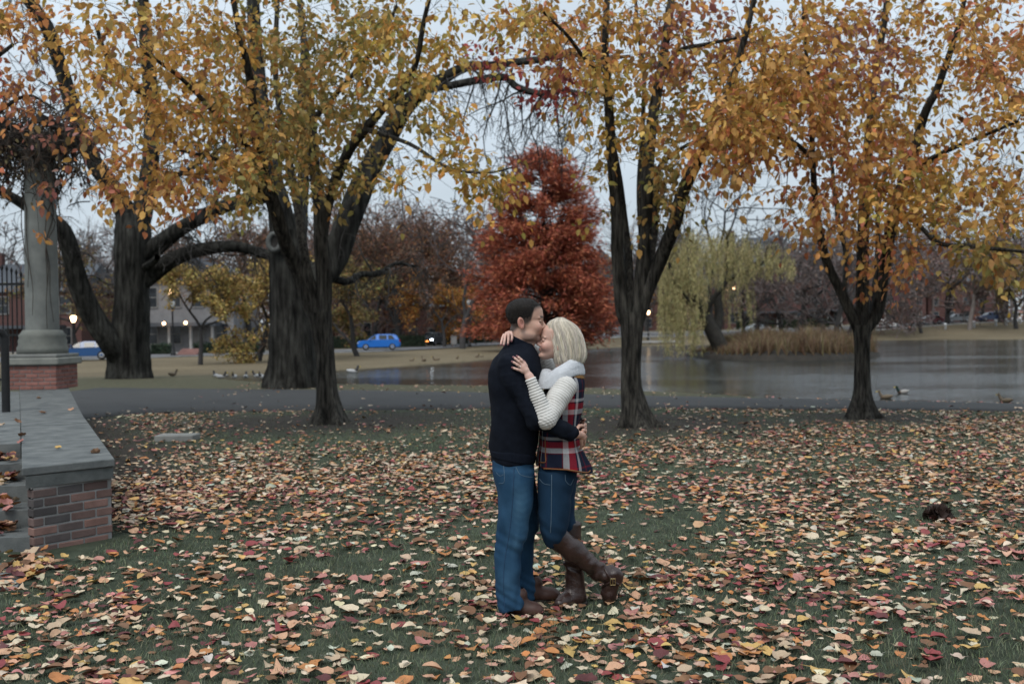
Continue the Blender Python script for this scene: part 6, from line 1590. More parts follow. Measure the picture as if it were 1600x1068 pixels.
# ribbed hem, cuffs, stand collar with zip
gr = SD([P(755, 715, 0)[0], DC - .24, P(800, 740, 0)[2]], [P(850, 715, 0)[0], DC + .24, P(800, 695, 0)[2]], .0045)
hemr = loft(gr, [rowpx(*r) for r in [(700, 764.5, 838, 0, .183), (708, 766, 838, 0, .184), (716, 766.3, 837.5, 0, .183), (724, 766.8, 836, 0, .179), (733, 767.5, 835.5, 0, .176)]], 2.3)
a_ = P(767, 714, -.1); b2 = P(834, 726, -.1); sl_ = (b2[2] - a_[2]) / (b2[0] - a_[0])
lowcut = (a_[2] + (gr.X - a_[0]) * sl_) - gr.Z; hemr = smax(hemr, lowcut, .008); hemr = smax(hemr, gr.Z - (a_[2] + .062 + (gr.X - a_[0]) * sl_), .01)
sdf_obj('hem', hemr, gr, M_rib, sweater, it=1)
gr = SD(wr_n - [.09, .08, .08], wr_n + [.07, .08, .08], .004); u = (wr_n - el_n) / np.linalg.norm(wr_n - el_n)
cf = cap(gr, wr_n - u * .055, wr_n + u * .004, .0445, .0425); pl = (gr.X - wr_n[0]) * u[0] + (gr.Y - wr_n[1]) * u[1] + (gr.Z - wr_n[2]) * u[2]
cf = smax(cf, np.abs(pl + .024) - .026, .006); sdf_obj('cuff', cf, gr, M_rib, sweater)
gr = SD(P(812, 535, 0) - [.12, .11, .09], P(812, 535, 0) + [.13, .11, .09], .0035)
ca, cb_ = P(809, 553, 0), P(813.5, 524, 0); co = cap(gr, ca, cb_, .079, .0685, (1.08, .98, 1)); ci_ = cap(gr, ca, cb_, .066, .0600, (1.04, .98, 1))
v = np.array([.50, 0, 1.0]); v /= np.linalg.norm(v); top = P(798, 522, 0); hc = (gr.X - top[0]) * v[0] + (gr.Z - top[2]) * v[2]
co = smax(smax(co, -ci_, .006), hc, .006); co = smax(co, P(800, 560, 0)[2] - gr.Z + 0 * gr.X, .01)
sdf_obj('collar', co, gr, M_rib, sweater)
G_ = Geo(); G_.tube(catmull([P(830, 540, -.035), P(835, 550, -.03), P(840, 562, -.03), P(844, 576, -.03)], 4), .0035, 6); G_.build('zip', mat('zip_metal', (.22, .22, .23), None, 20, .4, metal=.7), sweater)

# jeans
gj = SD([P(755, 800, 0)[0], DC - .30, .0], [P(855, 800, 0)[0], DC + .34, P(800, 706, 0)[2]], .0068)
pel = loft(gj, [rowpx(*r) for r in [(704, 771, 833, 0, .165), (715, 769, 834.5, 0, .17), (735, 769.5, 834.5, 0, .178), (752, 773, 834, .01, .18), (768, 779, 832, .02, .172), (784, 786, 828, .03, .15)]], 2.3, cap_r=.02)
leg = loft(gj, [rowpx(*r) for r in [(735, 775, 834, NEAR, .085), (752, 777.5, 834, NEAR, .095), (768, 779, 833, NEAR, .094), (790, 778, 830.5, NEAR, .089), (815, 776.3, 827, NEAR, .083), (837, 775, 823.5, NEAR, .079), (848, 774.2, 818.5, NEAR, .077), (862, 773.2, 816, NEAR, .077), (880, 773, 814.5, NEAR, .079), (905, 773.3, 814, NEAR, .083), (925, 775, 817, NEAR, .087), (938, 776.8, 821, NEAR, .089), (954, 779.5, 824.5, NEAR, .089)]], 2.2)
far = loft(gj, [rowpx(*r) for r in [(740, 782, 836, .09, .085), (765, 786, 839, .10, .09), (800, 794, 842, .11, .084), (822, 797, 841, .125, .078), (842, 799, 835.5, .13, .074), (870, 801, 834, .14, .075), (900, 801, 833.5, .15, .08), (925, 802, 837, FAR, .085), (937, 804, 837, FAR, .085)]], 2.2)
h0 = P(779, 955, NEAR); h1 = P(824, 942, NEAR)
hemcut = (h0[2] + (gj.X - h0[0]) * (h1[2] - h0[2]) / (h1[0] - h0[0])) - gj.Z
leg = smax(leg, hemcut, .006)
d = smin(smin(pel, leg, .03), far, .02)
d = d + wr(gj, .0075, 38, 21, (.8, 0, .45)) * np.clip((P(800, 730, 0)[2] - gj.Z) * 6, 0, 1) + wr(gj, .0085, 55, 5, (.9, .3, .8)) * (np.exp(-((gj.Z - P(0, 850, 0)[2]) / .07) ** 2) + np.exp(-((gj.Z - P(0, 935, 0)[2]) / .09) ** 2))
def jcol(V_):
    # worn fade along the front of the thigh and on the knee
    fx = V_[:, 0]; fz = V_[:, 2]; zk = P(0, 850, 0)[2]
    k = gss((fx, P(815, 800, 0)[0], .05), (fz, P(0, 795, 0)[2], .16)) * .75 + gss((fx, P(808, 850, 0)[0], .05), (fz, zk, .04)) * .35 + .3 * gss((fx, P(790, 900, 0)[0], .05), (fz, P(0, 905, 0)[2], .1))
    wh = .5 + .5 * np.sin(fz * 160 + 20 * fx + 3 * np.sin(fx * 40)); k = k * (.75 + .25 * wh)
    return np.stack([1 + 2.4 * k, 1 + 1.6 * k, 1 + 1.15 * k], 1)
jeans = sdf_obj('jeans', d, gj, M_jean1, man, jcol, it=1)
def on_surface(D_fn, p, n, it=8): return p
def seam(pts, r, m_, nm, parent):
    G_ = Geo(); G_.tube(catmull(np.array(pts), 5), r, 5); return G_.build(nm, m_, parent)
from mathutils.bvhtree import BVHTree
def stick(parent_obj, pts2, off=.001, hint=-.5):
    """drop photo-plane points straight onto the camera-facing side of a garment"""
    me = parent_obj.data; o0 = origin(parent_obj); bv = BVHTree.FromPolygons([tuple(v.co + Vector(o0)) for v in me.vertices], [tuple(p_.vertices) for p_ in me.polygons]); out = []
    for px, py in pts2:
        dr = ray(px, py); st = np.array([0, 0, CAM_H]) + dr / dr[1] * (DC - .7); h = bv.ray_cast(Vector(st), Vector(dr / np.linalg.norm(dr)), 2.0)
        if h[0] is not None: out.append(np.array(h[0]) + np.array(h[1]) * off)
    return np.array(out)
def stick_seam(parent_obj, pts2, r, m_, nm, off=.001):
    c = catmull(np.array(pts2, float), 6); q = stick(parent_obj, c, off)
    if len(q) > 2: G_ = Geo(); G_.tube(q, r, 5); return G_.build(nm, m_, parent_obj)
M_stitch = mat('denim_stitch', (0.10, 0.15, 0.20), None, 20, .8); M_seam = mat('denim_seam', (0.016, 0.045, 0.095), None, 20, .85)
stick_seam(jeans, [(803, 730), (801, 780), (796, 830), (788, 880), (787, 920), (789, 951)], .0022, M_seam, 'side_seam')
stick_seam(jeans, [(787, 727), (788, 740), (787.5, 753), (779.5, 755)], .0013, M_stitch, 'pocket_stitch')
stick_seam(jeans, [(776, 738), (781, 743), (787, 741)], .0011, M_stitch, 'pocket_stitch')
stick_seam(jeans, [(806, 729), (812, 740), (822, 744), (832, 745)], .0013, M_stitch, 'pocket_stitch')

# shoes
def shoe(label, heel, toe, dy0, dy1):
    hp, tp_ = P(*heel, dy0), P(*toe, dy1); hp[2] = tp_[2] = 0; gg = SD(np.minimum(hp, tp_) - [.09, .09, .02], np.maximum(hp, tp_) + [.09, .09, .16], .004)
    up_ = np.array([0, 0, 1.0]); v = tp_ - hp; ln_ = np.linalg.norm(v); v /= ln_
    d = cap(gg, hp + v * .03 + up_ * .055, hp + v * (ln_ - .06) + up_ * .042, .042, .040, (1, 1, 1.0)); d = smin(d, cap(gg, hp + v * (ln_ - .09) + up_ * .034, tp_ - v * .034 + up_ * .030, .041, .034, (1, 1.05, .9)), .03)
    d = smin(d, cap(gg, hp + v * .05 + up_ * .07, hp + v * .055 + up_ * .12, .043, .045), .03)
    d = smax(d, .018 - gg.Z + 0 * gg.X, .004); o = sdf_obj('shoe', d, gg, M_shoe, man); o['label'] = label
    s_ = cap(gg, hp + v * .032, tp_ - v * .034, .043, .039); sdf_obj('sole', smax(s_, np.abs(gg.Z - .010) - .0105 + 0 * gg.X, .004), gg, M_sole, o)
    G_ = Geo()
    for q in range(4):
        c = hp + v * (ln_ * (.46 + .075 * q)) + up_ * (.086 - .006 * q); w_ = np.cross(up_, v); t = np.linspace(-1, 1, 9)
        G_.tube(np.stack([c + w_ * .026 * k_ + up_ * (-.014 * k_ * k_) for k_ in t]), .0022, 5)
    G_.build('laces', mat('lace', (.12, .07, .05), None, 9, .8), o)
shoe('brown leather shoe nearer the camera', (797, 955), (850, 958), NEAR, NEAR - .02)
shoe('brown leather shoe farther from the camera', (822, 940), (876, 938), FAR, FAR + .05)

# =========================================================== the woman
f_f = np.array([-1.0, -.10, .15]); WS = .935
fn2 = f_f / np.linalg.norm(f_f); up2 = np.array([.15, 0, 1.0]); up2 -= fn2 * (up2 @ fn2); up2 /= np.linalg.norm(up2)
tipn = P(838.4, 537, -.01); w_org = tipn - WS * (fn2 * .112 + up2 * .085)
wc = P(866, 530, 0)
gw = SD(wc - [.15, .14, .20], wc + [.17, .14, .15], .0032); L2_ = head_local(gw, w_org, fn2, up2, WS)
d = head_sdf(L2_, True) * WS
d = smin(d, cap(gw, P(886, 585, .0), P(876, 550, 0), .052, .046), .02)
def wcol(V_):
    q = (V_ - w_org) @ np.stack([fn2, np.cross(up2, fn2), up2]).T / WS; x, y, z = q.T; ay = np.abs(y)
    c = np.tile(np.array([.53, .33, .265]), (len(V_), 1))
    c = mixc(c, (.56, .23, .19), .6 * gss((x, .065, .03), (ay, .045, .022), (z, .074, .020)))
    c = mixc(c, (.55, .25, .21), .4 * gss((x, .105, .015), (ay, 0, .015), (z, .084, .012)))
    c = mixc(c, (.44, .14, .14), .9 * gss((x, .09, .02), (ay, 0, .018), (z, .055, .0085)))
    c = mixc(c, (.15, .09, .06), .85 * np.clip(gss((z, .1335, .0046)) * smoothstep(.008, .014, ay) * smoothstep(.054, .044, ay) * (x > .04), 0, 1))
    c = mixc(c, (.025, .016, .014), .95 * gss((z, .1055 + 3 * (ay - .031) ** 2, .0040)) * smoothstep(.012, .018, ay) * smoothstep(.051, .046, ay) * (x > .05))
    return c
WHV, WHQ = surfnet(d, gw); WHC = wcol(WHV)
sL, eL, wL = P(882, 605, -.15), P(853.5, 655, -.27), P(829, 592, -.27)
sR, eR, wR = P(872, 596, .15), P(842, 556, .19), P(806, 529, .10)
gb = SD([P(770, 700, 0)[0], DC - .36, -.02], [P(990, 700, 0)[0], DC + .36, P(800, 500, 0)[2]], .014)
bd = cap(gb, P(880, 605, .02), P(872, 720, .03), .095, .11, (.85, 1.2, 1)); bd = smin(bd, cap(gb, P(884, 600, 0), P(880, 570, 0), .05, .042), .04)
for a, b, c_ in ((sL, eL, wL), (sR, eR, wR)): bd = smin(smin(bd, cap(gb, a, b, .036, .030), .03), cap(gb, b, c_, .030, .021), .02)
kn, an, tn = P(866, 834, -.02), P(941, 893, .06), P(954, 938, .095); kf, af, tf = P(884, 832, .11), P(897, 915, .12), P(885, 942, .07)
for hip, a, b, c_ in ((P(868, 745, -.06), kn, an, tn), (P(876, 745, .10), kf, af, tf)): bd = smin(smin(smin(bd, cap(gb, hip, a, .07, .045), .03), cap(gb, a, b, .042, .028), .02), cap(gb, b, c_, .024, .02), .02)
WBV, WBQ = surfnet(bd, gb)
def hands_w():
    out = []
    gg = SD(P(814, 573, -.26) - [.10, .08, .10], P(814, 573, -.26) + [.09, .08, .10], .0022)      # ring hand on his chest
    pal = [P(827, 588, -.262), P(821.5, 578, -.262), P(818.5, 573, -.262)]
    fing = [[P(819.5, 568.5, -.262), P(815, 562.5, -.272), P(811, 558.5, -.271), P(807.5, 556, -.266)], [P(816.5, 571, -.262), P(810.5, 564.5, -.272), P(806, 560.5, -.271), P(802, 557.5, -.265)],
            [P(815, 574.5, -.262), P(808.5, 569.5, -.270), P(804, 566.5, -.268), P(800, 564.5, -.262)], [P(815.5, 579, -.260), P(809, 577, -.266), P(804.5, 575.5, -.263), P(800.2, 573.8, -.257)]]
    th = [P(823.5, 580, -.25), P(822.5, 571, -.243), P(818.5, 564, -.238)]
    d = smin(hand_sdf(gg, P(829, 591, -.265), pal, fing + [th], .0165, .0080), cap(gg, P(819, 570, -.26), P(817.5, 579, -.258), .0125, .0125), .012); out.append((surfnet(d, gg), [f[-1] for f in fing + [th]]))
    gg = SD(P(792, 528, -.02) - [.08, .12, .08], P(792, 528, -.02) + [.09, .14, .08], .0022)      # hand behind his neck
    pal = [P(803, 522, .07), P(799, 520.5, .02), P(795, 521.5, -.03)]
    fing = [[P(798.5, 519, -.045), P(800, 523, -.068), P(800, 528, -.076), P(799.2, 533, -.078)], [P(795, 519, -.040), P(794.5, 524, -.068), P(794.3, 531, -.080), P(793.5, 538, -.084)],
            [P(791, 520.5, -.032), P(789.3, 526, -.060), P(788.2, 533, -.078), P(787, 539.5, -.084)], [P(787.5, 523, -.022), P(785.2, 528, -.048), P(783.6, 533.5, -.066), P(782.6, 538.5, -.074)]]
    th = [P(803, 517.5, .03), P(804, 514, .005), P(803, 513, -.03)]
    out.append((surfnet(hand_sdf(gg, P(806, 527, .10), pal, fing + [th], .0165, .0082), gg), [f[-1] for f in fing + [th]])); return out
G_ = Geo(); G_.add(WBV, WBQ, (.50, .33, .27)); G_.add(WHV, WHQ, WHC)
for (V_, Q_), tips_ in hands_w():
    c = np.tile(np.array([.54, .345, .285]), (len(V_), 1))
    for k_, f_ in enumerate(tips_): c = mixc(c, (.20, .075, .085), np.clip(smoothstep(.0085, .0060, np.linalg.norm(V_ - (f_ + np.array([0, -.006, 0])), axis=1)), 0, 1))
    G_.add(V_, Q_, c)
woman = G_.build('person', M_skin, None, at_base=True); tag(woman, 'blonde woman in plaid vest and brown boots hugging the man, one foot kicked back', 'person')
G_ = Geo(); rc = P(812, 567, -.2705); fdir = P(808.5, 569.5, -.27) - P(815, 574.5, -.262); rc = P(812, 572.2, -.2655); fdir /= np.linalg.norm(fdir); u1 = np.cross(fdir, [0, 1, 0]); u1 /= np.linalg.norm(u1); u2_ = np.cross(u1, fdir); a = np.linspace(0, 2 * math.pi, 17)
G_.tube(rc + .0088 * (np.cos(a)[:, None] * u1 + np.sin(a)[:, None] * u2_), .0014, 6); G_.build('ring', mat('ring_silver', (.7, .7, .72), None, 5, .15, metal=1.0), woman)

# bob hair: soft base volume with strands laid over it
hr_ = [(496.8, 873, 877, .008), (498.3, 868, 881, .028), (501, 862, 886.5, .050), (505.5, 857.2, 893.5, .066), (510, 855.6, 899, .074), (515, 856.4, 903.3, .080), (522, 858, 907, .084), (530, 858.8, 910.3, .086), (540, 861.2, 913, .086), (550, 863.2, 914.6, .085), (558, 865, 914, .084), (564, 866.8, 911.5, .082), (570, 869.5, 906, .076)]
HR = np.array([(P(a, py, 0)[2], P(a, py, 0)[0], P(b, py, 0)[0], w) for py, a, b, w in hr_])[::-1]
gq = SD(P(882, 535, 0) - [.14, .12, .16], P(882, 535, 0) + [.14, .12, .16], .0042)
d = loft(gq, [(z, a, b, DC, w - .006) for z, a, b, w in HR], 2.1) + .004
d = smax(d, -ell(gq, P(856, 545, 0), (.060, .062, .085)), .02)
M_blonde = mat('blonde_hair', (.85, .85, .85), (1.15, 1.15, 1.15), 30, .5, .4, 120, (1, 1, .15), attr=True, dist=.004, spec=.4)
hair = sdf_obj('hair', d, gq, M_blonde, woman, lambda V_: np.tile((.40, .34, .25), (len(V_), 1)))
G_ = Geo(); zt, zb = HR[-1, 0], HR[0, 0]
for k in range(2100):
    a = R_.uniform(0, 2 * math.pi); off = R_.normal(0, .0042) + .001; s = np.linspace(0, 1, 12); end = R_.uniform(.76, 1.05) + .03 * math.sin(a * 23) if R_.rand() < .75 else R_.uniform(.4, .8)
    zz = zt + .004 + (zb - zt) * (s * end); zz = np.maximum(zz, zb - .012)
    x0 = np.interp(zz, HR[:, 0], HR[:, 1]); x1 = np.interp(zz, HR[:, 0], HR[:, 2]); w = np.interp(zz, HR[:, 0], HR[:, 3])
    aa = a + .22 * np.sin(a * 2) * (s - .3) + R_.normal(0, .05) * s + .03 * np.sin(s * 7 + k)
    fr = (off + .003 * np.sin(s * 5 + k)); p_ = np.stack([(x0 + x1) / 2 + ((x1 - x0) / 2 + fr) * np.cos(aa), DC + (w + fr) * np.sin(aa), zz], -1)
    lx_ = (p_ - w_org) @ fn2 / WS; lz_ = (p_ - w_org) @ up2 / WS
    # keep the face clear
    if np.any((lx_ > .042) & (lz_ < .155) & (np.abs(p_[:, 1] - DC) < .075)): continue
    c = np.array([.76, .70, .60]) * R_.uniform(.70, 1.08) * (1 + .20 * math.sin(a * 19) * math.sin(a * 7 + 1))  * np.array([1, R_.uniform(.95, 1.02), R_.uniform(.88, 1.05)])
    cs = np.repeat((c[None] * (.72 + .36 * s ** .6)[:, None]), 3, 0)
    G_.tube(p_, np.interp(s, [0, .1, .9, 1], [.0012, .0018, .0016, .0005]), 3, cs)
so_ = G_.build('strands', M_blonde, hair)

# plaid vest
m, nt_, b_ = mat_new('plaid_wool'); b_.inputs['Roughness'].default_value = .95; b_.inputs['Specular IOR Level'].default_value = .08; M_plaid = m
at_n = N(nt_, 'ShaderNodeVertexColor', layer_name='col'); sp_n = N(nt_, 'ShaderNodeSeparateColor'); nt_.links.new(at_n.outputs[0], sp_n.inputs[0])
def thread(sock, period, shift):
    mu = N(nt_, 'ShaderNodeMath', operation='MULTIPLY_ADD'); mu.inputs[1].default_value = 1 / period; mu.inputs[2].default_value = shift; nt_.links.new(sock, mu.inputs[0])
    fr = N(nt_, 'ShaderNodeMath', operation='FRACT'); nt_.links.new(mu.outputs[0], fr.inputs[0]); r = N(nt_, 'ShaderNodeValToRGB'); r.color_ramp.interpolation = 'CONSTANT'
    stops = [(0, NV), (.34, RDD), (.37, WH), (.50, RD), (.66, NV), (.70, WH), (.78, NV), (.95, RDD)]
    e = r.color_ramp.elements; e[0].position = 0; e[0].color = (*stops[0][1], 1); e[1].position = stops[1][0]; e[1].color = (*stops[1][1], 1)
    for p_, c in stops[2:]: q = e.new(p_); q.color = (*c, 1)
    nt_.links.new(fr.outputs[0], r.inputs[0]); return r.outputs[0]
NV, RD, RDD, WH = (.010, .013, .026), (.27, .013, .020), (.12, .010, .016), (.42, .41, .41)
t1 = thread(sp_n.outputs[0], .215, .33); t2_ = thread(sp_n.outputs[1], .215, .05); mxp = N(nt_, 'ShaderNodeMixRGB'); mxp.inputs[0].default_value = .5
nt_.links.new(t1, mxp.inputs[1]); nt_.links.new(t2_, mxp.inputs[2])
tcn = N(nt_, 'ShaderNodeTexCoord'); nzp = N(nt_, 'ShaderNodeTexNoise', Scale=260.0, Detail=4); nt_.links.new(tcn.outputs['Object'], nzp.inputs['Vector'])
mrp = N(nt_, 'ShaderNodeMapRange'); mrp.inputs[3].default_value = .65; mrp.inputs[4].default_value = 1.35; nt_.links.new(nzp.outputs['Fac'], mrp.inputs[0])
vmp = N(nt_, 'ShaderNodeVectorMath', operation='SCALE'); nt_.links.new(mxp.outputs[0], vmp.inputs[0]); nt_.links.new(mrp.outputs[0], vmp.inputs['Scale']); nt_.links.new(vmp.outputs[0], b_.inputs['Base Color'])
bpp = N(nt_, 'ShaderNodeBump', Strength=.6, Distance=.003); nt_.links.new(nzp.outputs['Fac'], bpp.inputs['Height']); nt_.links.new(bpp.outputs[0], b_.inputs['Normal'])
gv = SD([P(828, 650, 0)[0], DC - .30, P(800, 746, 0)[2]], [P(934, 650, 0)[0], DC + .30, P(800, 572, 0)[2]], .0056)
vr = [rowpx(*r) for r in [(577, 876, 904, .02, .08), (584, 868, 909, .02, .125), (592, 860, 912, .02, .165), (602, 853.5, 913, .02, .19), (615, 848.5, 912.6, .02, .195), (630, 846, 911, .02, .188), (645, 845, 908.6, .02, .18), (660, 844, 905.5, .02, .176), (678, 843, 903.6, .02, .18), (692, 842, 906.5, .02, .188), (704, 841, 911, .02, .197), (715, 840.2, 916, .02, .205), (725, 839.6, 921, .02, .212), (733, 839.5, 923.5, .02, .216), (742, 839.5, 922, .02, .217)]]
d = loft(gv, vr, 2.25)
ang = np.arctan2(gv.Y - (DC + .02), gv.X - P(878, 650, 0)[0]); flr = np.clip((P(0, 680, 0)[2] - gv.Z) / .22, 0, 1)
d = d + (.009 * flr * np.sin(ang * 7 + 1.2) + wr(gv, .004, 30, 13, (.6, .2, .7))).astype(np.float32)
hz0 = P(838, 731.5, -.1); hz1 = P(880, 733, -.2); hz2 = P(922, 738, 0)
hemz = np.interp(gv.X, [hz0[0], hz1[0], hz2[0]], [hz0[2], hz1[2], hz2[2]]); d = smax(d, (hemz - gv.Z).astype(np.float32), .006)
d = smax(d, -smax(cap(gv, sL + [.0, -.06, .012], eL, .058, .058), -(gv.X - P(846, 600, 0)[0]) + 0 * gv.Z, .01), .008)     # armhole
def pcol(V_):
    a_ = np.arctan2(V_[:, 1] - (DC + .02), V_[:, 0] - P(878, 650, 0)[0]); u_ = (a_ + math.pi) * .145; return np.stack([u_ + .12 * (V_[:, 0] - P(878, 650, 0)[0]), V_[:, 2], 0 * u_], 1)
vest = sdf_obj('vest', d, gv, M_plaid, woman, pcol, it=1)
stick_seam(vest, [(839.5, 731), (852, 731.6), (866, 732), (880, 732.6), (894, 734.5), (908, 737), (918, 737.5), (922, 735)], .0042, M_trimb, 'hem_binding', .001)
stick_seam(vest, [(852, 682), (852.3, 695), (852.5, 710), (852.5, 721), (846, 722), (840, 721)], .0036, M_trimb, 'edge_binding', .001)
G_ = Geo(); yk = smax(smax(d - .0035, P(0, 601, 0)[2] - gv.Z + 0.25 * (P(905, 590, 0)[0] - gv.X) + 0 * gv.Y, .004), P(890, 590, 0)[0] - gv.X + 0 * gv.Y, .004)
sdf_obj('shoulder_yoke', yk, gv, mat('mustard_yoke', (.17, .085, .022), (.12, .06, .018), 30, .9), vest)
# sleeves : ribbed cream knit, ribs running round the arm
def sleeve(sh, el, w, rs_, lo, hi, h, k=.022):
    gg = SD(lo, hi, h); dA = cap(gg, sh, el, rs_[0], rs_[1]); dB = cap(gg, el, w, rs_[1] * .98, rs_[2])
    def par(a, b):
        u = b - a; Lg = np.linalg.norm(u); u /= Lg; return (gg.X - a[0]) * u[0] + (gg.Y - a[1]) * u[1] + (gg.Z - a[2]) * u[2]
    lam = 2 * math.pi / .0155; m_ = np.clip((dA - dB) / .02 * .5 + .5, 0, 1)
    rib = (1 - m_) * np.sin(lam * par(sh, el)) + m_ * np.sin(lam * par(el, w)); d = smin(dA, dB, k) - .0022 * rib + wr(gg, .003, 34, 8)
    uw = (w - el) / np.linalg.norm(w - el); pl = (gg.X - w[0]) * uw[0] + (gg.Y - w[1]) * uw[1] + (gg.Z - w[2]) * uw[2]; d = smax(d, pl - .006, .006)
    def kc(V_):
        a_, b_2 = V_ - sh, V_ - el; uA = (el - sh) / np.linalg.norm(el - sh); uB = (w - el) / np.linalg.norm(w - el)
        return np.ones((len(V_), 3))
    return sdf_obj('sleeve', d, gg, M_knit, woman, kc, it=0)
slv = sleeve(sL, eL, wL, (.069, .053, .030), [P(812, 600, 0)[0], DC - .36, P(0, 682, 0)[2]], [P(908, 600, 0)[0], DC - .03, P(0, 568, 0)[2]], .0031)
sleeve(sR, eR, wR, (.066, .050, .034), [P(790, 600, 0)[0], DC + .02, P(0, 625, 0)[2]], [P(900, 600, 0)[0], DC + .28, P(0, 505, 0)[2]], .0045)
# fleece collar
gc = SD([P(828, 590, 0)[0], DC - .24, P(0, 615, 0)[2]], [P(925, 590, 0)[0], DC + .24, P(0, 555, 0)[2]], .0045)
pts = catmull([P(848, 602, -.135), P(857, 597, -.155), P(868, 589, -.158), P(881, 581.5, -.142), P(894, 574.5, -.10), P(904, 573, -.03), P(905, 573.5, .05), P(895, 578, .12), P(878, 583, .15), P(860, 592, .14)], 3)
d = None
for a, b in zip(pts[:-1], pts[1:]):
    ctr = P(880, 580, 0); ia, ib = a - ctr, b - ctr; ia[2] = ib[2] = 0; ia /= np.linalg.norm(ia) + 1e-6; ib /= np.linalg.norm(ib) + 1e-6
    for o_, z_, r_ in ((-.016, .034, .013), (.0, .018, .015), (.008, .0, .016), (.013, -.020, .015), (.016, -.036, .0125)):
        c = cap(gc, a + ia * o_ + [0, 0, z_], b + ib * o_ + [0, 0, z_], r_, r_); d = c if d is None else smin(d, c, .010)
d = smin(d, ell(gc, P(853, 588, -.02), (.055, .10, .045)), .02); d = smin(d, ell(gc, P(846, 597, -.06), (.035, .075, .035)), .02)
d = d + wr(gc, .003, 50, 2)
sdf_obj('collar', d, gc, M_fleece, vest)

# jeans of the woman
gj = SD([P(832, 800, 0)[0], DC - .22, P(0, 865, 0)[2]], [P(912, 800, 0)[0], DC + .28, P(0, 715, 0)[2]], .0058)
pel = loft(gj, [rowpx(*r) for r in [(716, 846, 896, .02, .16), (730, 842, 901, .02, .172), (744, 840.5, 900.5, .02, .175), (758, 841, 896, .025, .17), (772, 843, 893, .03, .15)]], 2.2, cap_r=.02)
nl = loft(gj, [rowpx(*r) for r in [(735, 840.5, 900, -.065, .085), (750, 840, 898.5, -.065, .09), (765, 840, 894, -.062, .09), (785, 840.2, 892.5, -.055, .087), (800, 840.8, 891.5, -.05, .083), (815, 841.8, 889, -.042, .078), (828, 843.6, 886, -.035, .074), (840, 846.5, 881, -.028, .07), (850, 852, 874, -.02, .058), (856, 858, 868, -.02, .04)]], 2.1)
fl_ = loft(gj, [rowpx(*r) for r in [(745, 850, 903, .10, .08), (770, 856, 899, .105, .082), (800, 862, 898, .11, .076), (820, 868, 899, .11, .07), (845, 874, 904, .11, .06)]], 2.1)
d = smin(smin(pel, nl, .02), fl_, .015) + wr(gj, .0065, 55, 31, (.7, .2, 1.0)) * (.5 + np.exp(-((gj.Z - P(0, 838, 0)[2]) / .06) ** 2))
wj = sdf_obj('jeans', d, gj, M_jean2, woman, lambda V_: np.repeat((1 + .45 * gss((V_[:, 0], P(858, 800, 0)[0], .05), (V_[:, 2], P(0, 800, 0)[2], .12)))[:, None], 3, 1), it=1)
stick_seam(wj, [(862, 741), (862, 760), (861.5, 790), (861, 815), (860, 832)], .0018, M_stitch, 'side_seam')
stick_seam(wj, [(883, 741), (884, 751), (891, 757), (896, 748)], .0013, M_stitch, 'pocket_stitch')
stick_seam(wj, [(843, 748), (850, 755), (860, 757)], .0012, M_stitch, 'pocket_stitch')

# boots
gg = SD([P(842, 880, 0)[0], DC - .14, -.01], [P(990, 880, 0)[0], DC + .24, P(0, 812, 0)[2]], .0052)
kneeb = P(866, 836, -.02); calf = P(897, 861, .02); ank = P(937, 893, .06); heel = P(962, 899, .075); ball = P(957, 927, .09); toe = P(953, 939, .098)
d = cap(gg, kneeb, calf, .068, .063); d = smin(d, cap(gg, calf, ank, .063, .050), .03); d = smin(d, cap(gg, ank, heel, .052, .047), .02); d = smin(d, cap(gg, heel - [.026, 0, 0], ball - [.020, 0, 0], .052, .045), .02); d = smin(d, cap(gg, ball - [.020, 0, 0], toe - [.006, 0, 0], .045, .032), .015)
ax_ = (calf - kneeb) / np.linalg.norm(calf - kneeb); tA, tB = P(852, 848, -.02), P(881, 819, -.02); tv = tB - tA; tv[1] = 0; tv /= np.linalg.norm(tv); nrm_ = np.array([-tv[2], 0, tv[0]]); nrm_ *= np.sign(nrm_ @ (kneeb - calf))
pl = (gg.X - tA[0]) * nrm_[0] + (gg.Z - tA[2]) * nrm_[2]; d = smax(d, pl - .004, .008)
sx_ = (gg.X - ank[0]) * ax_[0] + (gg.Z - ank[2]) * ax_[2]
d = d + wr(gg, .010, 75, 17, (.8, 0, -.6)) * np.exp(-(sx_ / .10) ** 2) + wr(gg, .0055, 42, 19, (.7, 0, -.7))
sole_n = np.array([.93, 0, -.28]); sp0 = P(973.5, 905, .08); pls = (gg.X - sp0[0]) * sole_n[0] + (gg.Z - sp0[2]) * sole_n[2]
d = smax(d, pls, .004)
bt = sdf_obj('boot', d, gg, M_boot, woman, it=1); bt['label'] = 'brown boot kicked back with raised heel'
ds = smin(cap(gg, heel + [.006, 0, 0], ball, .046, .040), cap(gg, ball, toe, .040, .030), .01); ds = smax(ds, np.abs(pls - .007) - .007, .003); sdf_obj('sole', ds, gg, M_sole, bt)
def strap(bo_, pts2, r): 
    q = stick(bo_, catmull(np.array(pts2, float), 6), .0015)
    if len(q) > 2: G_ = Geo(); G_.tube(q, r, 6); G_.build('strap', M_boot, bo_)
strap(bt, [(945, 888), (950, 898), (957, 907), (966, 912)], .0085); strap(bt, [(937, 921), (944, 914), (953, 909)], .007)
bk_ = stick(bt, [(957, 907)], .008)
if len(bk_):
    c = bk_[0]; G_ = Geo(); w_, h_ = .014, .018
    for a, b in (((-w_, -h_), (w_, -h_)), ((w_, -h_), (w_, h_)), ((w_, h_), (-w_, h_)), ((-w_, h_), (-w_, -h_)), ((0, -h_), (0, h_))): G_.tube([c + [a[0], -.004, a[1]], c + [b[0], -.004, b[1]]], .0024, 6, cap=True)
    G_.build('buckle', M_brass, bt)
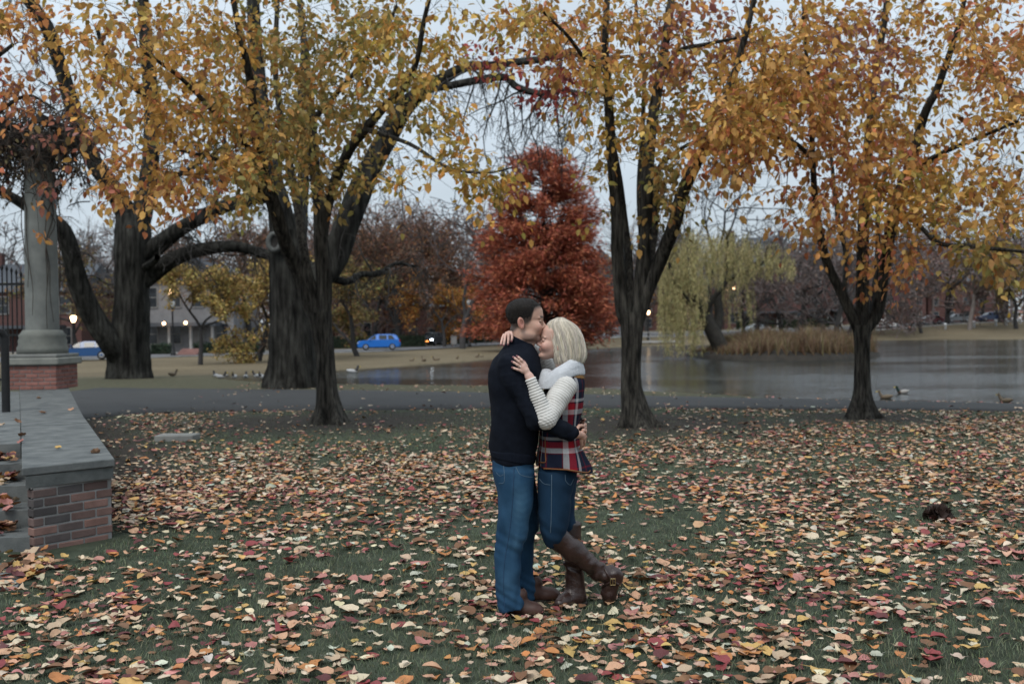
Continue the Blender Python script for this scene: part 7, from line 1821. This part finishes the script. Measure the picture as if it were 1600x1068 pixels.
q = stick_seam(bt, [(857, 846), (866, 838), (876, 827), (881, 821)], .0025, M_boot, 'top_seam', .001); stick_seam(bt, [(884, 823), (895, 834), (908, 846)], .0022, M_trimb, 'zip', .001)
gg = SD([P(858, 880, 0)[0], DC - .10, -.01], [P(930, 880, 0)[0], DC + .30, P(0, 805, 0)[2]], .0056)
d = loft(gg, [rowpx(*r) for r in [(815, 872, 908.5, .11, .066), (843, 875, 908, .11, .066), (868, 878.5, 908.5, .115, .060), (885, 882, 910.5, .12, .052), (898, 883.5, 912.5, .12, .050), (915, 883, 914, .12, .050), (930, 880, 915.5, .12, .052), (944, 878, 915, .12, .048)]], 2.1)
d = d + wr(gg, .012, 75, 27, (.25, .1, 1.0)) * np.exp(-((gg.Z - P(0, 892, 0)[2]) / .09) ** 2)
f0, f1 = P(900, 938, .12), P(881, 942, .06); f0[2], f1[2] = .045, .036; d = smin(d, cap(gg, f0, f1, .048, .040), .03); f2 = f1 + [-.028, -.035, -.006]; d = smin(d, cap(gg, f1, f2, .040, .032), .02)
d = smax(d, .016 - gg.Z + 0 * gg.X, .005); b2o = sdf_obj('boot', d, gg, M_boot, woman, it=1); b2o['label'] = 'brown boot standing flat on the grass'
f0[2] = f1[2] = f2[2] = 0; ds = smin(cap(gg, f0 + [.02, 0, 0], f1, .050, .042), cap(gg, f1, f2, .042, .034), .01); sdf_obj('sole', smax(ds, np.abs(gg.Z - .009) - .009 + 0 * gg.X, .003), gg, M_sole, b2o)
stick_seam(b2o, [(893, 900), (893.5, 915), (893, 938)], .002, M_boot, 'side_seam')

# a walker far across the pond
wx_ = X_at(1577, 164); wz_ = gz1(wx_, 164); gg = SD([wx_ - .6, 163.4, wz_ - .05], [wx_ + .6, 164.6, wz_ + 1.9], .022); B_ = np.array([wx_, 164.0, wz_])
def cw(a, b, r0, r1): return cap(gg, B_ + a, B_ + b, r0, r1)
d = smin(cw([-.1, 0, .86], [-.02, 0, 1.36], .14, .15), cw([0, 0, 1.40], [.01, 0, 1.52], .06, .055), .05); d = smin(d, ell(gg, B_ + [.02, 0, 1.63], (.095, .08, .12)), .02)
for s_, f_ in ((-1, .22), (1, -.20)):
    d = smin(d, cw([-.08, s_ * .09, .86], [f_ * .5, s_ * .09, .46], .085, .06), .04); d = smin(d, cw([f_ * .5, s_ * .09, .46], [f_, s_ * .09, .06], .058, .04), .03); d = smin(d, cw([f_, s_ * .09, .04], [f_ + .17, s_ * .09, .035], .042, .034), .02)
    d = smin(d, cw([0, s_ * .20, 1.36], [-f_ * .5, s_ * .24, 1.08], .055, .045), .03); d = smin(d, cw([-f_ * .5, s_ * .24, 1.08], [-f_ * .8 + .08, s_ * .23, .86], .044, .034), .02)
def wkc(V_):
    z = V_[:, 2] - wz_; c = np.tile((.03, .032, .04), (len(V_), 1)); c[z > .9] = (.45, .29, .2); c[z > 1.66] = (.05, .04, .03); return c
wk_ = sdf_obj('person', d, gg, M_skin, None, wkc)
tag(wk_, 'distant walker in a yellow jacket beyond the bollards at right', 'person')
jk = smin(cw([-.08, 0, .9], [-.02, 0, 1.36], .185, .175), cw([0, 0, 1.40], [0, 0, 1.44], .09, .08), .04)
for s_, f_ in ((-1, .22), (1, -.20)): jk = smin(jk, cw([0, s_ * .20, 1.36], [-f_ * .5, s_ * .24, 1.08], .078, .068), .03); jk = smin(jk, cw([-f_ * .5, s_ * .24, 1.08], [-f_ * .75 + .06, s_ * .23, .92], .066, .058), .02)
sdf_obj('jacket', jk, gg, mat('yellow_jacket', (.55, .36, .04), (.45, .28, .03), 20, .8), wk_)
print('script time', time.time() - T0)
